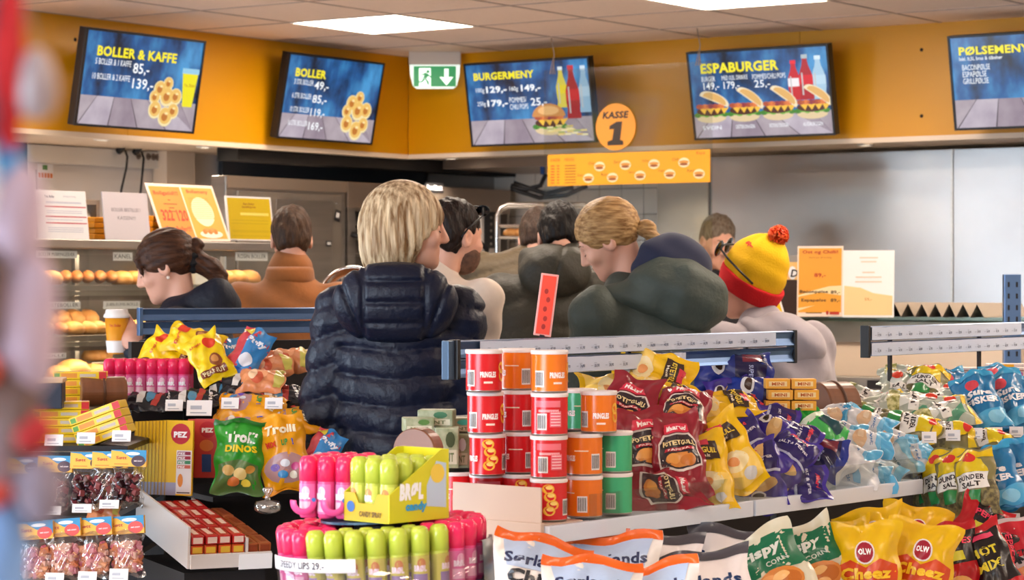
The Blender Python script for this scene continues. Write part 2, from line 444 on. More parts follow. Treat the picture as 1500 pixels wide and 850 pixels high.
def screen(name, side, t, off, z, tilt, label, planks, draw):
    n = Vector((UR[0], UR[1], 0)) if side == 'L' else Vector((UL[0], UL[1], 0))
    r = Vector((-UL[0], -UL[1], 0)) if side == 'L' else Vector((UR[0], UR[1], 0))
    up = (n * math.sin(tilt) + Vector((0, 0, 1)) * math.cos(tilt)).normalized(); fw = r.cross(up)       # fw points into the room
    c = W(off, t, z) if side == 'L' else W(t, off, z)
    Mx = Matrix(((r.x, -fw.x, up.x, c.x), (r.y, -fw.y, up.y, c.y), (r.z, -fw.z, up.z, c.z), (0, 0, 0, 1)))
    e = empty('menu_screen', Mx); tag(e, label, 'screen', 'menu screens on the yellow fascia')
    b = MB(); b.box(-SW / 2, SW / 2, 0, .045, -SH / 2, SH / 2, black, bev=.004)
    w = .011
    for sx in (-1, 1):
        b.box(sx * (SW / 2 - w / 2) - w / 2, sx * (SW / 2 - w / 2) + w / 2, -.006, 0, -SH / 2, SH / 2, black); b.box(-SW / 2 + w, SW / 2 - w, -.006, 0, sx * (SH / 2 - w / 2) - w / 2, sx * (SH / 2 - w / 2) + w / 2, black)
    b.build('frame', e)
    b = MB(); L_ = off / math.cos(tilt); b.box(-.09, .09, .045, .06, -.12, .12, dark)
    bk = MB(); bk.box(-.02, .02, .05, max(.08, off + .03), -.03, .03, dark, M=rot('X', tilt)); bk.build('wall_bracket', e)
    fn = lambda u, v, l=1: ((u - .5) * (SW - 2 * w), -.0006 * l, (.5 - v) * (SH - 2 * w) if False else (v - .5) * (SH - 2 * w))
    b = MB(); b.flat(rect(0, planks, 1, 1), scr_blue, fn)
    # boards of the pictured table top, in perspective
    k = 7
    for i in range(k):
        x0 = i / k; x1 = (i + 1) / k
        f = lambda x: .5 + (x - .5) * 1.0
        g = lambda x: .32 + (x - .32) * 1.75
        cl = lambda x: min(1, max(0, x))
        top0, top1, bt0, bt1 = f(x0) + .002, f(x1) - .002, g(x0) + .004, g(x1) - .004
        pts = []
        b.flat([(cl(bt0), 0), (cl(bt1), 0), (cl(top1), planks), (cl(top0), planks)], woods[i % 3], lambda u, v: fn(u, v, 1))
    b.flat(rect(0, 0, 1, planks), glow('#4a3c44', .7), lambda u, v: fn(u, v, .4))
    b.build('picture', e)
    b = MB(); draw(b, fn)
    if b.v: b.build('print', e)
    return e
def tx(b, fn, s, u, v, h, w=None, c=None, bold=0.0, shear=0.0):
    b.text(s, c or gw, lambda x, y: fn(x, y, 12), u, 1 - v - h, h, w, bold, shear)
def d_bk(b, fn):
    tx(b, fn, 'BOLLER & KAFFE', .09, .15, .11, .68, gy, .035)
    tx(b, fn, '5 BOLLER & 1 KAFFE', .085, .285, .065, .30); tx(b, fn, '85,-', .405, .30, .13, .14, None, .01)
    tx(b, fn, '10 BOLLER & 2 KAFFE', .075, .445, .065, .315); tx(b, fn, '139,-', .415, .465, .13, .18, None, .01)
    bunpile(b, fn, .71, .31, .24)
    b.flat([(.87, .27), (.955, .27), (.98, .66), (.84, .66)], glow('#e4d816'), lambda u, v: fn(u, v, 12))
    b.flat(rect(.835, .64, .985, .70), glow('#8ec3dc'), lambda u, v: fn(u, v, 13))
    b.text('Yes, Boller!', glow('#b05a1e'), lambda u, v: fn(u, v, 13), .865, .49, .04, .1)
def d_b(b, fn):
    tx(b, fn, 'BOLLER', .075, .15, .105, .32, gy, .035)
    for i, (s, p) in enumerate((('3 STK BOLLER', '49,-'), ('6 STK BOLLER', '85,-'), ('10 STK BOLLER', '119,-'), ('16 STK BOLLER', '169,-'))):
        v = .285 + .168 * i
        tx(b, fn, s, .075, v, .065, .20); tx(b, fn, p, .29, v + .005, .115, .15, None, .01)
    bunpile(b, fn, .775, .33, .27)
def d_bm(b, fn):
    tx(b, fn, 'BURGERMENY', .065, .10, .095, .50, gy, .035)
    tx(b, fn, '100g', .075, .29, .07, .07); tx(b, fn, '129,-', .16, .275, .095, .17, None, .03); tx(b, fn, '160g', .355, .29, .07, .07); tx(b, fn, '149,-', .45, .275, .095, .16, None, .03)
    tx(b, fn, '250g', .075, .46, .07, .07); tx(b, fn, '179,-', .16, .445, .095, .17, None, .03); tx(b, fn, 'POMMES/', .345, .425, .065, .14); tx(b, fn, 'CHILI POPS', .345, .51, .065, .15); tx(b, fn, '25,-', .52, .445, .11, .13, None, .01)
    bottle(b, fn, .775, .42, .085, .5, glow('#d9c84a'), glow('#cfd8da'), glow('#e9d020'), 3)
    bottle(b, fn, .955, .35, .09, .57, glow('#8fb2cc'), glow('#c3d6e4'), glow('#a9c4d8'), 3)
    bottle(b, fn, .86, .28, .11, .65, glow('#a01420'), glow('#b8303a'), glow('#c81424'), 6)
    burger(b, fn, .655, .25, .27, 0)
    for i in range(26): b.flat(rect(*(lambda x, y: (x, y, x + .05, y + .022))(.62 + random.random() * .3, .06 + random.random() * .13)), glow(random.choice(('#e8cf86', '#d9b766', '#f1e3b0', '#9fb06a'))), lambda u, v: fn(u, v, 14))
def d_eb(b, fn):
    tx(b, fn, 'ESPABURGER', .085, .12, .12, .57, gy, .035)
    for u, s, p, w in ((.085, 'BURGER', '149,-', .1), (.235, 'MED 0,5L DRIKKE', '179,-', .19), (.46, 'POMMES/CHILI POPS', '25,-', .24)):
        tx(b, fn, s, u, .275, .06, w); tx(b, fn, p, u + .01, .345, .10, .115, None, .005)
    bottle(b, fn, .755, .4, .09, .46, glow('#c01822'), glow('#e02030'), glow('#e8e2e4'), 3)
    bottle(b, fn, .93, .4, .1, .5, glow('#9fc0d6'), glow('#cfe0ea'), glow('#b4cede'), 3)
    bottle(b, fn, .84, .4, .1, .52, glow('#a81620'), glow('#a9b4b8'), glow('#d01826'), 6)
    for i, u in enumerate((.13, .375, .62, .865)):
        burger(b, fn, u, .32, .24, (0.5, .8, .8, .75)[i])
        tx(b, fn, ('SVEIN', 'OSTEKONGEN', 'VESTKNUTSKOGEN', 'ALVDALSKOGEN')[i], u - .07, .86, .045, .14)
def d_pm(b, fn):
    tx(b, fn, 'PØLSEMENYER', .055, .10, .095, .55, gy, .035); tx(b, fn, 'Inkl. 0,5L brus & tilbehør', .055, .215, .045, .28, None, .01)
    for i, s in enumerate(('BACONPØLSE', 'ESPAPØLSE', 'GRILLPØLSE')): tx(b, fn, s, .07, .30 + .075 * i, .062, (.18, .155, .165)[i])
    bottle(b, fn, .62, .15, .12, .6, glow('#c8dae6'), glow('#dfeaf2'), glow('#b4cede'), 3)
screen('menu_screen', 'L', 2.512, .365, 2.362, .178, 'menu screen reading BOLLER & KAFFE with buns and a yellow cup', .31, d_bk)
screen('menu_screen', 'L', .835, .13, 2.391, .2, 'menu screen reading BOLLER with four bun prices', .29, d_b)
screen('menu_screen', 'R', .991, .263, 2.375, .169, 'menu screen reading BURGERMENY with burger, fries and three bottles', .30, d_bm)
screen('menu_screen', 'R', 2.342, .229, 2.368, .19, 'menu screen reading ESPABURGER with four open burgers', .27, d_eb)
screen('menu_screen', 'R', 3.755, .229, 2.368, .19, 'menu screen reading PØLSEMENYER cut by the right edge', .31, d_pm)

# ------------------------------------------------------------------ exit sign
Ye = 13.3; c = at(637, 113, Ye); ks = Ye / FPX
e = empty('exit_sign', T(c.x, c.y, c.z)); tag(e, 'green lit emergency exit sign hanging at the fascia corner', 'exit sign')
b = MB(); b.box(-38 * ks, 38 * ks, -.02, .03, 18 * ks, ZC - c.z - .006, mat('sign_housing', '#cfc3b8', rough=.5), bev=.004); b.build('housing', e)
lit = mat('sign_plate_lit', '#dfeee4', rough=.3, emit=.75)
b = MB(); fn = lambda x, y: (x * ks, 0, y * ks)
pts = [(-37, 19), (37, 19), (36, 2), (32, -13), (27, -17), (-27, -17), (-32, -13), (-36, 2)]
V = [(x * ks, -.006, y * ks) for x, y in pts] + [(x * ks, .006, y * ks) for x, y in pts]
b.add(V, [tuple(range(7, -1, -1)), tuple(range(8, 16))] + [(i, (i + 1) % 8, 8 + (i + 1) % 8, 8 + i) for i in range(8)], lit); b.build('plate', e)
gr = mat('sign_green', '#058a4c', rough=.3, emit=.55); wh = mat('sign_white', '#f2fff6', rough=.3, emit=1.0)
b = MB(); L1 = lambda x, y: (x * ks, -.0068, y * ks); L2 = lambda x, y: (x * ks, -.0075, y * ks); L3 = lambda x, y: (x * ks, -.0082, y * ks)
b.flat(rect(-31, -14, 31, 16), gr, L1)
b.flat(rect(-23, -14, -6, 13), wh, L2)
b.flat([(17, -12), (27, 0), (22, 0), (20, -2), (20, 12), (14, 12), (14, -2), (12, 0), (7, 0)], wh, L2)
b.flat(ellip(-10, 8, 2.4, 2.4, 10), gr, L3)
for pl in ([(-14, 7), (-9, 4), (-12, -3), (-17, -1)], [(-17, 5), (-13, 7), (-14, 4), (-20, 2), (-21, 3)], [(-9, 4), (-5, 0), (-6, -1), (-11, 2)], [(-12, -3), (-9, -6), (-8, -12), (-10, -12), (-12, -7), (-15, -3)], [(-17, -1), (-14, -3), (-18, -8), (-23, -8), (-23, -6), (-19, -6)]):
    b.flat(pl, gr, L3)
b.build('pictogram', e)

# ------------------------------------------------------------------ hanging acrylic pane with banner and till sign
e = empty('hanging_acrylic_screen', M_W); tag(e, 'clear acrylic screen hung on cords above the till', 'acrylic screen')
p0, p1, qq = 1.20, 2.19, .43
b = MB(); b.box(p0, p1, qq, qq + .005, 1.42, 2.52, glassy); b.build('pane', e)
for p in (p0 + .05, p1 - .08):
    b = MB(); b.tube([(p, qq, 2.50), (p + .01, qq, 2.60), (p - .01, qq, ZC)], .003, mat('cord', '#a08c7c', rough=.8)); b.tube([(p - .012, qq + .004, 2.50), (p + .008, qq + .01, 2.58), (p + .012, qq - .004, 2.50)], .003, mat('cord', '#a08c7c')); b.build('cord', e)
ban = mat('banner_yellow', '#e29c16', rough=.5)
def on_right(px, py, q):                       # pixel -> (p, z) on a plane q = const
    k = (px - 750) / FPX; ox, oy = CX + q * UL[0], CY + q * UL[1]
    p = (k * oy - ox) / (UR[0] - k * UR[1]); Y = oy + p * UR[1]
    return p, CAM_H - (py - 410) * Y / FPX
pa, za = on_right(802, 227, qq + .01); pb, zb = on_right(1040, 222, qq + .01); z1 = za; z0 = on_right(802, 273, qq + .01)[1]
bn = empty('menu_banner', M_W); tag(bn, 'long yellow burger price banner on the acrylic screen', 'banner')
b = MB(); b.box(pa, pb, qq + .006, qq + .009, z0, z1, ban); b.build('board', bn)
b = MB(); fnb = lambda u, v, l=1: (pa + (pb - pa) * u, qq + .009 + .0006 * l, z0 + (z1 - z0) * v)
red = ink('#c2361c'); brn = ink('#7a4a12')
b.text('BURGERE', red, fnb, .02, .78, .09, .06); b.text('MENYER', red, fnb, .11, .78, .09, .06)
for i in range(7):
    b.flat(rect(.02, .08 + .09 * i, .045, .115 + .09 * i), red, fnb); b.flat(rect(.06, .08 + .09 * i, .075, .115 + .09 * i), red, fnb)
    b.flat(rect(.11, .08 + .09 * i, .18, .11 + .09 * i), brn, fnb)
for i, (u, v) in enumerate(((.33, .58), (.49, .60), (.665, .60), (.845, .62), (.26, .22), (.41, .22), (.58, .26), (.76, .28), (.935, .26))):
    b.flat(ellip(u, v, .034, .15, 16), ink('#e9d3ac'), fnb); b.flat(ellip(u, v + .02, .03, .05, 12), ink('#c98a3c'), lambda x, y: fnb(x, y, 2)); b.flat(ellip(u, v - .05, .026, .04, 10), ink('#8a4a24'), lambda x, y: fnb(x, y, 3))
    b.text(('Ost', 'Bacon', 'Kylling', 'Chili', 'Svin', 'Rein', 'Spicy', 'Vegan', 'Rød')[i], brn, fnb, u - .07, v + .06, .09, .04)
b.text('Espa', red, fnb, .92, .84, .1, .05)
b.build('print', bn)
ks_ = on_right(902, 186, qq + .012)
e = empty('till_sign', M_W @ T(ks_[0], qq + .0098, ks_[1])); tag(e, 'round orange KASSE 1 sign on the acrylic screen', 'sign')
r = .118; b = MB(); b.lathe([(0, 0), (r, 0), (r, .004), (0, .004)], 40, mat('till_orange', '#e0922a', rough=.5), rot('X', -PI / 2), smooth=False); b.build('disc', e)
b = MB(); f1 = lambda x, y: (x, .0048, y); ik = ink('#2a1a10')
b.text('KASSE', ik, f1, 0, .042, .036, .155, .04, .15, True)
b.add([f1(x, y) for x, y in [(-.048, -.092), (.046, -.092), (.046, -.072), (.028, -.066), (.040, .026), (.006, .026), (-.035, .006), (-.037, -.012), (-.010, -.010), (-.020, -.064), (-.048, -.072)]], [(0, 1, 2, 3, 9, 10), (3, 4, 5, 8, 9), (5, 6, 7, 8)], ik)
b.build('lettering', e)
# ------------------------------------------------------------------ bakery side (left wall)
def on_left(px, py, p):                         # pixel -> (q, z) on a plane p = const
    k = (px - 750) / FPX; ox, oy = CX + p * UR[0], CY + p * UR[1]
    q = (k * oy - ox) / (UL[0] - k * UL[1]); Y = oy + q * UL[1]
    return q, CAM_H - (py - 410) * Y / FPX
M_L = Matrix(((-UL[0], -UR[0], 0, 0), (-UL[1], -UR[1], 0, 0), (0, 0, 1, 0), (0, 0, 0, 1)))     # local: x towards the corner, -y into the room
def ML(p, q, z): return T(W(p, q, z)) @ M_L
M_R = Matrix(((UR[0], -UL[0], 0, 0), (UR[1], -UL[1], 0, 0), (0, 0, 1, 0), (0, 0, 0, 1)))       # local: x to the right, -y into the room
def MR(p, q, z): return T(W(p, q, z)) @ M_R
def FL(x, y, Y, yaw=0): return T(at(x, y, Y)) @ rot('Z', yaw)

# socket trunking with plugs
qa, z_ = on_left(30, 224, -.70); qb, _ = on_left(241, 224, -.70)
e = empty('socket_trunking', ML(-.70, (qa + qb) / 2, 2.085)); tag(e, 'white socket trunking on the wall above the bakery case', 'trunking')
hw = (qa - qb) / 2
b = MB(); b.box(-hw, hw, 0, .035, -.05, .04, white, bev=.004); b.build('channel', e)
for k in range(5):
    x = hw - .20 + k * .042 - (0.16 if k < 2 else 0) + (0 if k < 2 else .0)
    x = [hw - .20, hw - .125, hw - .085, hw - .055, hw - .025][k]
    b = MB(); b.lathe([(0, -.001), (.014, -.001), (.017, -.004), (.019, 0)], 14, mat('socket_grey', '#8d7c70', rough=.5), rot('X', -PI / 2)); o = b.build('socket', e, T(x, -.001, .012))
    b = MB()
    for s in (-1, 1): b.cyl(.0042, 0, .001, 6, black, T(s * .008, -.0045, 0) @ rot('X', PI / 2))
    b.build('contact_holes', o)
for k, (x, y) in enumerate(((177, 219), (201, 221))):
    q1, z1_ = on_left(x, y, -.66)
    e = empty('power_plug', ML(-.66, q1, z1_)); tag(e, ('black power plug with cord nearer the left in the trunking', 'black power plug with cord nearer the white column')[k], 'plug', 'plugs in the wall trunking')
    b = MB(); b.lathe([(0, -.035), (.008, -.034), (.012, -.02), (.018, 0), (.018, .02), (0, .022)], 12, black, rot('X', -PI / 2 - .5)); b.build('plug_body', e)
    b = MB(); b.tube([(0, -.03, -.005), (-.004, -.05, -.04), (-.012, -.05, -.1), (-.025 - .02 * (1 - k), -.05, -.2), (-.03 - .03 * (1 - k), -.03, -.36)], .006, black, 8); b.build('cable', e)
e = empty('wall_sticker', ML(-.733, on_left(66, 252, -.733)[0], on_left(66, 252, -.733)[1])); tag(e, 'small orange and green sticker on the white wall', 'sticker')
b = MB(); b.box(-.055, .055, -.001, 0, -.035, .04, paper); b.build('sheet', e)
b = MB(); f1 = lambda x, y: (x, -.0018, y)
b.flat(rect(-.02, .01, .015, .035), ink('#4f8a3c'), f1)
for k in range(5): b.flat(rect(-.05 + k * .021, -.03, -.034 + k * .021, -.006), ink('#e07a2c'), f1)
b.build('print', e)
# white column between wall boards and oven
q0, _ = on_left(244, 250, -.64); q1, _ = on_left(286, 250, -.64)
b = MB(); b.box(-.74, -.64, q1, q0, 0, ZS, cream, bev=.004); o = b.build('column', None, M_W); struct(o); o.name = 'trim_4'
# a grey screen edge at the far left
e = empty('wall_monitor', ML(-.3, on_left(36, 240, -.3)[0], 1.98)); tag(e, 'dark grey monitor edge hanging left of the white wall', 'monitor')
b = MB(); b.box(-.3, .02, 0, .04, -.1, .12, dark, bev=.006); b.build('housing', e); b = MB(); b.box(-.29, .008, -.003, 0, -.09, .11, mat('monitor_glass', '#30343c', rough=.15)); b.build('screen', e)
b = MB(); b.rod((-.14, .02, .12), (-.14, .02, ZS - 1.98), .012, dark); b.build('hanger', e)

# bakery case
PF = 1.2
QL, _ = on_left(-40, 400, PF); QR, _ = on_left(402, 400, PF)
case = empty('bakery_case', M_W); tag(case, 'glass fronted steel bakery case with three shelves of buns', 'display case')
zt = on_left(130, 351, PF)[1]; zl = on_left(130, 364, PF)[1]
def zc(y): return on_left(130, y, PF)[1]
b = MB(); b.box(PF - .55, PF + .012, QR, QL, zl, zt, steel, bev=.004); b.build('top_ledge', case)
b = MB(); b.box(PF - .55, PF, QR, QL, 0, zc(600), steel_dull); b.build('base_cabinet', case)
b = MB(); b.box(PF - .55, PF - .53, QR, QL, zc(600), zl, mat('case_back', '#8d8078', rough=.5)); b.build('back_panel', case)
shelf_y = (418, 492, 562)
for y in shelf_y:
    b = MB(); b.box(PF - .52, PF - .03, QR, QL, zc(y) - .012, zc(y), steel_dull); b.build('shelf', case)
    b = MB()
    for k, (d0, d1) in enumerate(((0, 8), (9, 15), (16, 22))): b.box(PF - .03 - k * .008, PF - .012 - k * .008, QR, QL, zc(y + d1), zc(y + d0), (steel, steel_dull, mat('tray_edge', '#6e6259', rough=.45, metal=.6))[k])
    b.build('shelf_front', case)
added_glow = mat('added_case_glow', '#ffe6c4', rough=.5, emit=38)  # unseen glowing strips added under the ledge and shelves to brighten the bakery case
for y in (366, 441, 515):
    b = MB(); b.box(PF - .10, PF - .07, QR + .03, QL - .03, zc(y) + (.008 if y > 400 else -.006), zc(y) + (.014 if y > 400 else 0), added_glow); b.build('added_light_strip', case)
b = MB(); b.box(PF - .06, PF - .055, QR, QL, zl - .026, zl, steel_dull); b.build('added_strip_cover', case)  # lip added to hide the topmost added light strip
cuts = [QL] + [on_left(x, 400, PF)[0] for x in (128, 205, 326)] + [QR]
for a1, a0 in zip(cuts, cuts[1:]):
    b = MB(); b.box(PF, PF + .006, a0 + .003, a1 - .003, zc(600), zl - .004, caseglass); b.build('glass_pane', case)
for x in (118, 325):
    q_, _ = on_left(x, 400, PF - .3); b = MB(); b.box(PF - .34, PF - .32, q_ - .012, q_ + .012, zc(600), zl, steel); b.build('upright', case)
for (x0, x1, y0, y1, s) in ((52, 113, 368, 378, 'BOLLER M/BRINGEBÆR'), (166, 194, 370, 382, 'KANEL'), (345, 392, 370, 382, 'ROSIN BOLLER'), (60, 118, 442, 453, 'HVETEBOLLER'), (152, 205, 441, 453, 'JUBILEUMS-BOLLE'), (60, 97, 517, 526, 'BOLLE')):
    qa, za = on_left(x0, y1, PF - .012); qb, zb = on_left(x1, y0, PF - .012)
    o = empty('name_card', T(0, 0, 0)); o.parent = case
    bb = MB(); bb.box(PF - .014, PF - .012, qb, qa, za, zb, paper); fn = lambda u, v: (PF - .0112, qa - (qa - qb) * u, za + (zb - za) * v)
    bb.text(s, ink('#4a4448'), fn, .06, .28, .5, .88)
    bpy.data.objects.remove(o); bb.build('name_card', case)

# baked goods
crust = mat('golden_crust', '#c8803a', rough=.5, noise=(25, '#e0a763', .25))
crust2 = mat('brown_crust', '#a85f2a', rough=.45, noise=(30, '#cf8a4a', .25))
crumb = mat('pale_crumb', '#e8cf98', rough=.8, noise=(60, '#d6b676', .2))
def bun_mesh(kind):
    b = MB()
    if kind == 'round':
        b.lathe([(0, 0), (.036, 0), (.046, .012), (.045, .028), (.034, .044), (.018, .051), (0, .053)], 18, crust)
    elif kind == 'croissant':
        P = []; R = []
        for i in range(15):
            t = i / 14; a = (t - .5) * 2.2
            P.append((math.sin(a) * .06, -math.cos(a) * .035 + .035, .02 + .012 * math.sin(PI * t))); R.append((.008 + .022 * math.sin(PI * t)) * (1 + .14 * (i % 2)))
        b.tube(P, R, crust2, 10)
    else:
        b.lathe([(0, 0), (.036, 0), (.046, .012), (.045, .028), (.034, .044), (.018, .051), (0, .053)], 18, crust, arc=(0, PI))
        b.add([(x, 0, z) for x, z in [(-.036, 0), (.036, 0), (.046, .012), (.045, .028), (.034, .044), (.018, .051), (0, .053), (-.018, .051), (-.034, .044), (-.045, .028), (-.046, .012)]], [tuple(range(11))], crumb)
    return b.mesh(kind + '_bun')
BUN = {k: bun_mesh(k) for k in ('round', 'croissant', 'half')}
def put_bun(kind, x, shelf, depth, s, rz, label, group, lift=0.0):
    p = PF - depth; q, _ = on_left(x, 400, p)
    o = bpy.data.objects.new({'round': 'bun', 'croissant': 'croissant', 'half': 'half_bun'}[kind], BUN[kind]); COL.objects.link(o)
    o.matrix_world = T(W(p, q, zc(shelf_y[shelf]) + lift + .002)) @ rot('Z', WALLROT + PI / 2 + rz) @ Matrix.Diagonal((s, s, s, 1))
    return tag(o, label, 'bread', group)
for i, x in enumerate((96, 112, 128, 146, 163)): put_bun('croissant', x, 0, .16, .82, random.uniform(-.3, .3) + PI + .9, 'brown glazed roll in the row on the top bakery shelf', 'brown rolls on the top bakery shelf', .006)
for i, x in enumerate((58, 74)): put_bun('round', x, 0, .14, 1.1, i, 'pale round bun at the left of the top bakery shelf', 'pale buns on the top bakery shelf')
for i, x in enumerate((178, 196)): put_bun('round', x, 0, .17, 1.1, i, 'sugared round bun beside the ponytail on the top bakery shelf', 'sugared buns on the top bakery shelf')
for i, x in enumerate((327, 345, 364)): put_bun('round', x, 0, .15, 1.2, i, 'golden bun behind the ponytail on the top bakery shelf', 'buns on the top bakery shelf behind the ponytail')
for i, x in enumerate((64, 84, 103, 124)): put_bun('half', x, 1, .30, 1.35, .3 * (i - 1.5) + PI, 'cut seeded bun in the back row of the middle bakery shelf', 'cut buns on the middle bakery shelf', .03)
for i, x in enumerate((70, 88, 107, 126, 141, 193, 204)): put_bun(('croissant', 'croissant', 'round', 'half', 'round', 'round', 'half')[i], x, 1, .13, (.8 if i < 2 else 1.05), i * .9 + .8, 'glazed bun in the front row of the middle bakery shelf', 'front row buns on the middle bakery shelf')
for i, x in enumerate((86, 106, 136, 155)): put_bun('round', x, 2, .15, (1.3, 1.7, 1.3, 1.2)[i], i, 'round chocolate chip bun on the lowest bakery shelf', 'buns on the lowest bakery shelf', .002)
for i, x in enumerate((133, 142, 151)): put_bun('round', x, 2, .32, .9, i, 'small topped bun high at the back of the lowest bakery shelf', 'topped buns on the lowest bakery shelf', .075)
b = MB(); q_, _ = on_left(142, 400, PF - .32); b.box(-.1, .1, -.07, .07, 0, .072, steel_dull, bev=.004); tag(b.build('riser_tray', None, T(W(PF - .32, q_, zc(562) + .001)) @ rot('Z', WALLROT + PI / 2)), 'steel riser tray at the back of the lowest bakery shelf', 'tray')

# notices standing on the ledge
def notice(name, x0, x1, y0, y1, p, label, col, draw, lean=.12, cat='sign', left=True, Y=None, yaw=0):
    if left:
        qa, z0 = on_left(x0, y1, p); qb, _ = on_left(x1, y1, p); w = qa - qb; h = on_left(x0, y0, p)[1] - z0
        Mx = ML(p, (qa + qb) / 2, z0)
    else:
        a = at(x0, y1, Y); c = at(x1, y1, Y); w = c.x - a.x; h = (y1 - y0) * Y / FPX; Mx = T((a + c) / 2) @ rot('Z', yaw)
    e = empty(name, Mx @ rot('X', -lean)); tag(e, label, cat)
    b = MB(); b.box(-w / 2, w / 2, 0, .003, 0, h, col); b.build('sheet', e)
    b = MB(); fn = lambda u, v, l=1: ((u - .5) * w, -.0006 * l, v * h); draw(b, fn); b.build('print', e)
    b = MB(); b.box(-w / 2, w / 2, .003, .012 + h * .35 * math.sin(lean), 0, .004, clearp, M=rot('X', lean)); b.build('foot', e)
    return e
def n1(b, fn):
    b.text('Yes, Boller', ink('#4a4a70'), fn, .18, .84, .06, .2, .02); b.text('Mandag til fredag', ink('#9aa0b8'), fn, .55, .86, .04, .25)
    for v in (.66, .46, .33): b.flat(rect(.17, v, .98, v + .022), ink('#c03048'), fn)
    for v in (.76, .74, .58, .54, .40, .24, .20, .16): b.flat(rect(.2, v, .9, v + .012), ink('#b9bdd0'), fn)
def n2(b, fn):
    b.text('BOLLER BESTILLES I', ink('#7c7480'), fn, .5, .60, .075, .64, 0, 0, True); b.text('KASSEN!!!', ink('#7c7480'), fn, .5, .43, .075, .4, 0, 0, True)
def n3(b, fn):
    r = ink('#c8402a'); b.flat(rect(.03, .04, .485, .95), mat('poster_orange', '#e08e3a', rough=.4), fn); b.flat(rect(.505, .04, .97, .95), mat('poster_orange_pale', '#eaa542', rough=.4), fn)
    g = lambda x, y: fn(x, y, 2)
    b.text('Bollgatid!!!', r, g, .07, .78, .09, .36, .02); b.text('322 120', r, g, .09, .34, .2, .38, .03); b.text('Espa Boller!!!', r, g, .1, .14, .11, .36, .02)
    for v, w in ((.70, .04), (.63, .2), (.56, .08), (.50, .12)): b.flat(rect(.27 - w / 2, v, .27 + w / 2, v + .02), ink('#8a5a2a'), g)
    b.text('Bollemeny', r, g, .57, .83, .08, .32, .02)
    b.flat(ellip(.72, .52, .16, .26, 20), ink('#fff0c0'), g)
    for k in range(11): b.flat(rect(.56, .40 + k * .035, .86, .408 + k * .035), ink('#b8883c'), lambda x, y: fn(x, y, 3))
    b.flat(ellip(.74, .12, .17, .07, 20), ink('#f6ead0'), lambda x, y: fn(x, y, 3))
    for k in range(5): b.flat(ellip(.65 + k * .04, .16 + .03 * (k % 2), .035, .045, 10), ink(('#c8803a', '#d89a50')[k % 2]), lambda x, y: fn(x, y, 4))
def n4(b, fn):
    b.flat(rect(.04, .03, .97, .96), mat('poster_yellow', '#cdb006', rough=.4), fn); g = lambda x, y: fn(x, y, 2)
    b.text('Espa Boller', ink('#8a3a1a'), g, .5, .80, .05, .24, .02, 0, True); b.text('bestilling her', ink('#8a3a1a'), g, .5, .73, .05, .3, .02, 0, True)
    b.flat(rect(.3, .57, .92, .63), ink('#e9d86a'), g)
    for v in (.45, .38, .22, .19, .1): b.flat(rect(.1, v, .9, v + .01), ink('#b09a10'), g)
notice('printed_notice', 56, 131, 277, 351, 1.12, 'white printed sheet with three red lines on the bakery case', paper, n1)
notice('printed_notice', 155, 221, 280, 352, 1.12, 'plain pale grey notice reading BOLLER BESTILLES I KASSEN', mat('grey_paper', '#d5cdd2', rough=.6), n2)
notice('folded_poster', 240, 338, 259, 352, 1.1, 'double orange poster with phone number 322 120 leaning back', mat('laminate_white', '#f4dccb', rough=.3), n3, .42)
notice('printed_notice', 335, 402, 286, 352, 1.0, 'bright yellow notice between the orange poster and brown jacket man', paper, n4)
orange = mat('orange_crate', '#f09a12', rough=.4)
for k, (x0, x1, y0) in enumerate(((128, 162, 318), (214, 250, 316))):
    qa, z0 = on_left(x0, 351, .95); qb, _ = on_left(x1, 351, .95); h = on_left(x0, y0, .95)[1] - z0; w = (qa - qb)
    e = empty('paper_bag_bundle', ML(.95, (qa + qb) / 2, z0)); tag(e, ('orange folded paper bag between the white notices', 'orange folded paper bag behind the grey notice')[k], 'paper bag', 'orange bags on the bakery case')
    b = MB()
    for j in range(4): b.box(-w / 2 + .003 * (j % 2), w / 2 - .002 * (j % 3), -.04, .1, h * j / 4 + .0005, h * (j + 1) / 4 - .0005, orange, bev=.004)
    b.build('stack_body', e)
qa, z0 = on_left(144, 318, .9)
e = empty('tongs_holder', ML(.86, qa, zt)); tag(e, 'grey steel holder behind the white notices', 'holder')
b = MB(); b.box(-.045, -.025, 0, .08, 0, .17, steel_dull); b.box(-.045, .05, 0, .08, .155, .175, steel_dull); b.box(.03, .05, 0, .08, 0, .17, steel_dull); b.build('frame', e)
b = MB(); b.lathe([(.02, 0), (.02, .1), (.012, .13), (0, .135)], 12, steel_dull, T(0, .03, 0)); b.build('cup', e)

# ------------------------------------------------------------------ ovens in the corner
ov = empty('steel_oven', M_W); tag(ov, 'tall stainless oven cabinet with black stickers behind the bakery', 'oven')
qa, _ = on_left(331, 300, 0); qb, _ = on_left(506, 300, 0)
ZO = 1.975
b = MB(); b.box(-.1, 0, qb, qa, .1, ZO, steel, bev=.005); b.build('body', ov)
b = MB(); b.box(0, .012, qb, qa, ZO - .06, ZO - .0, mat('warm_steel', '#b8a898', rough=.35, metal=.9)); b.build('top_strip', ov)
qd0, _ = on_left(345, 300, 0); qd1, _ = on_left(497, 300, 0)
b = MB(); b.box(.0, .018, qd1, qd0, .3, ZO - .075, steel_dull, bev=.004); dr = b.build('door', ov)
qs, _ = on_left(400, 300, 0); qs1, _ = on_left(482, 300, 0)
b = MB(); b.box(.018, .022, qs1, qs, 1.1, ZO - .11, steel, bev=.002); b.build('door_window', dr)
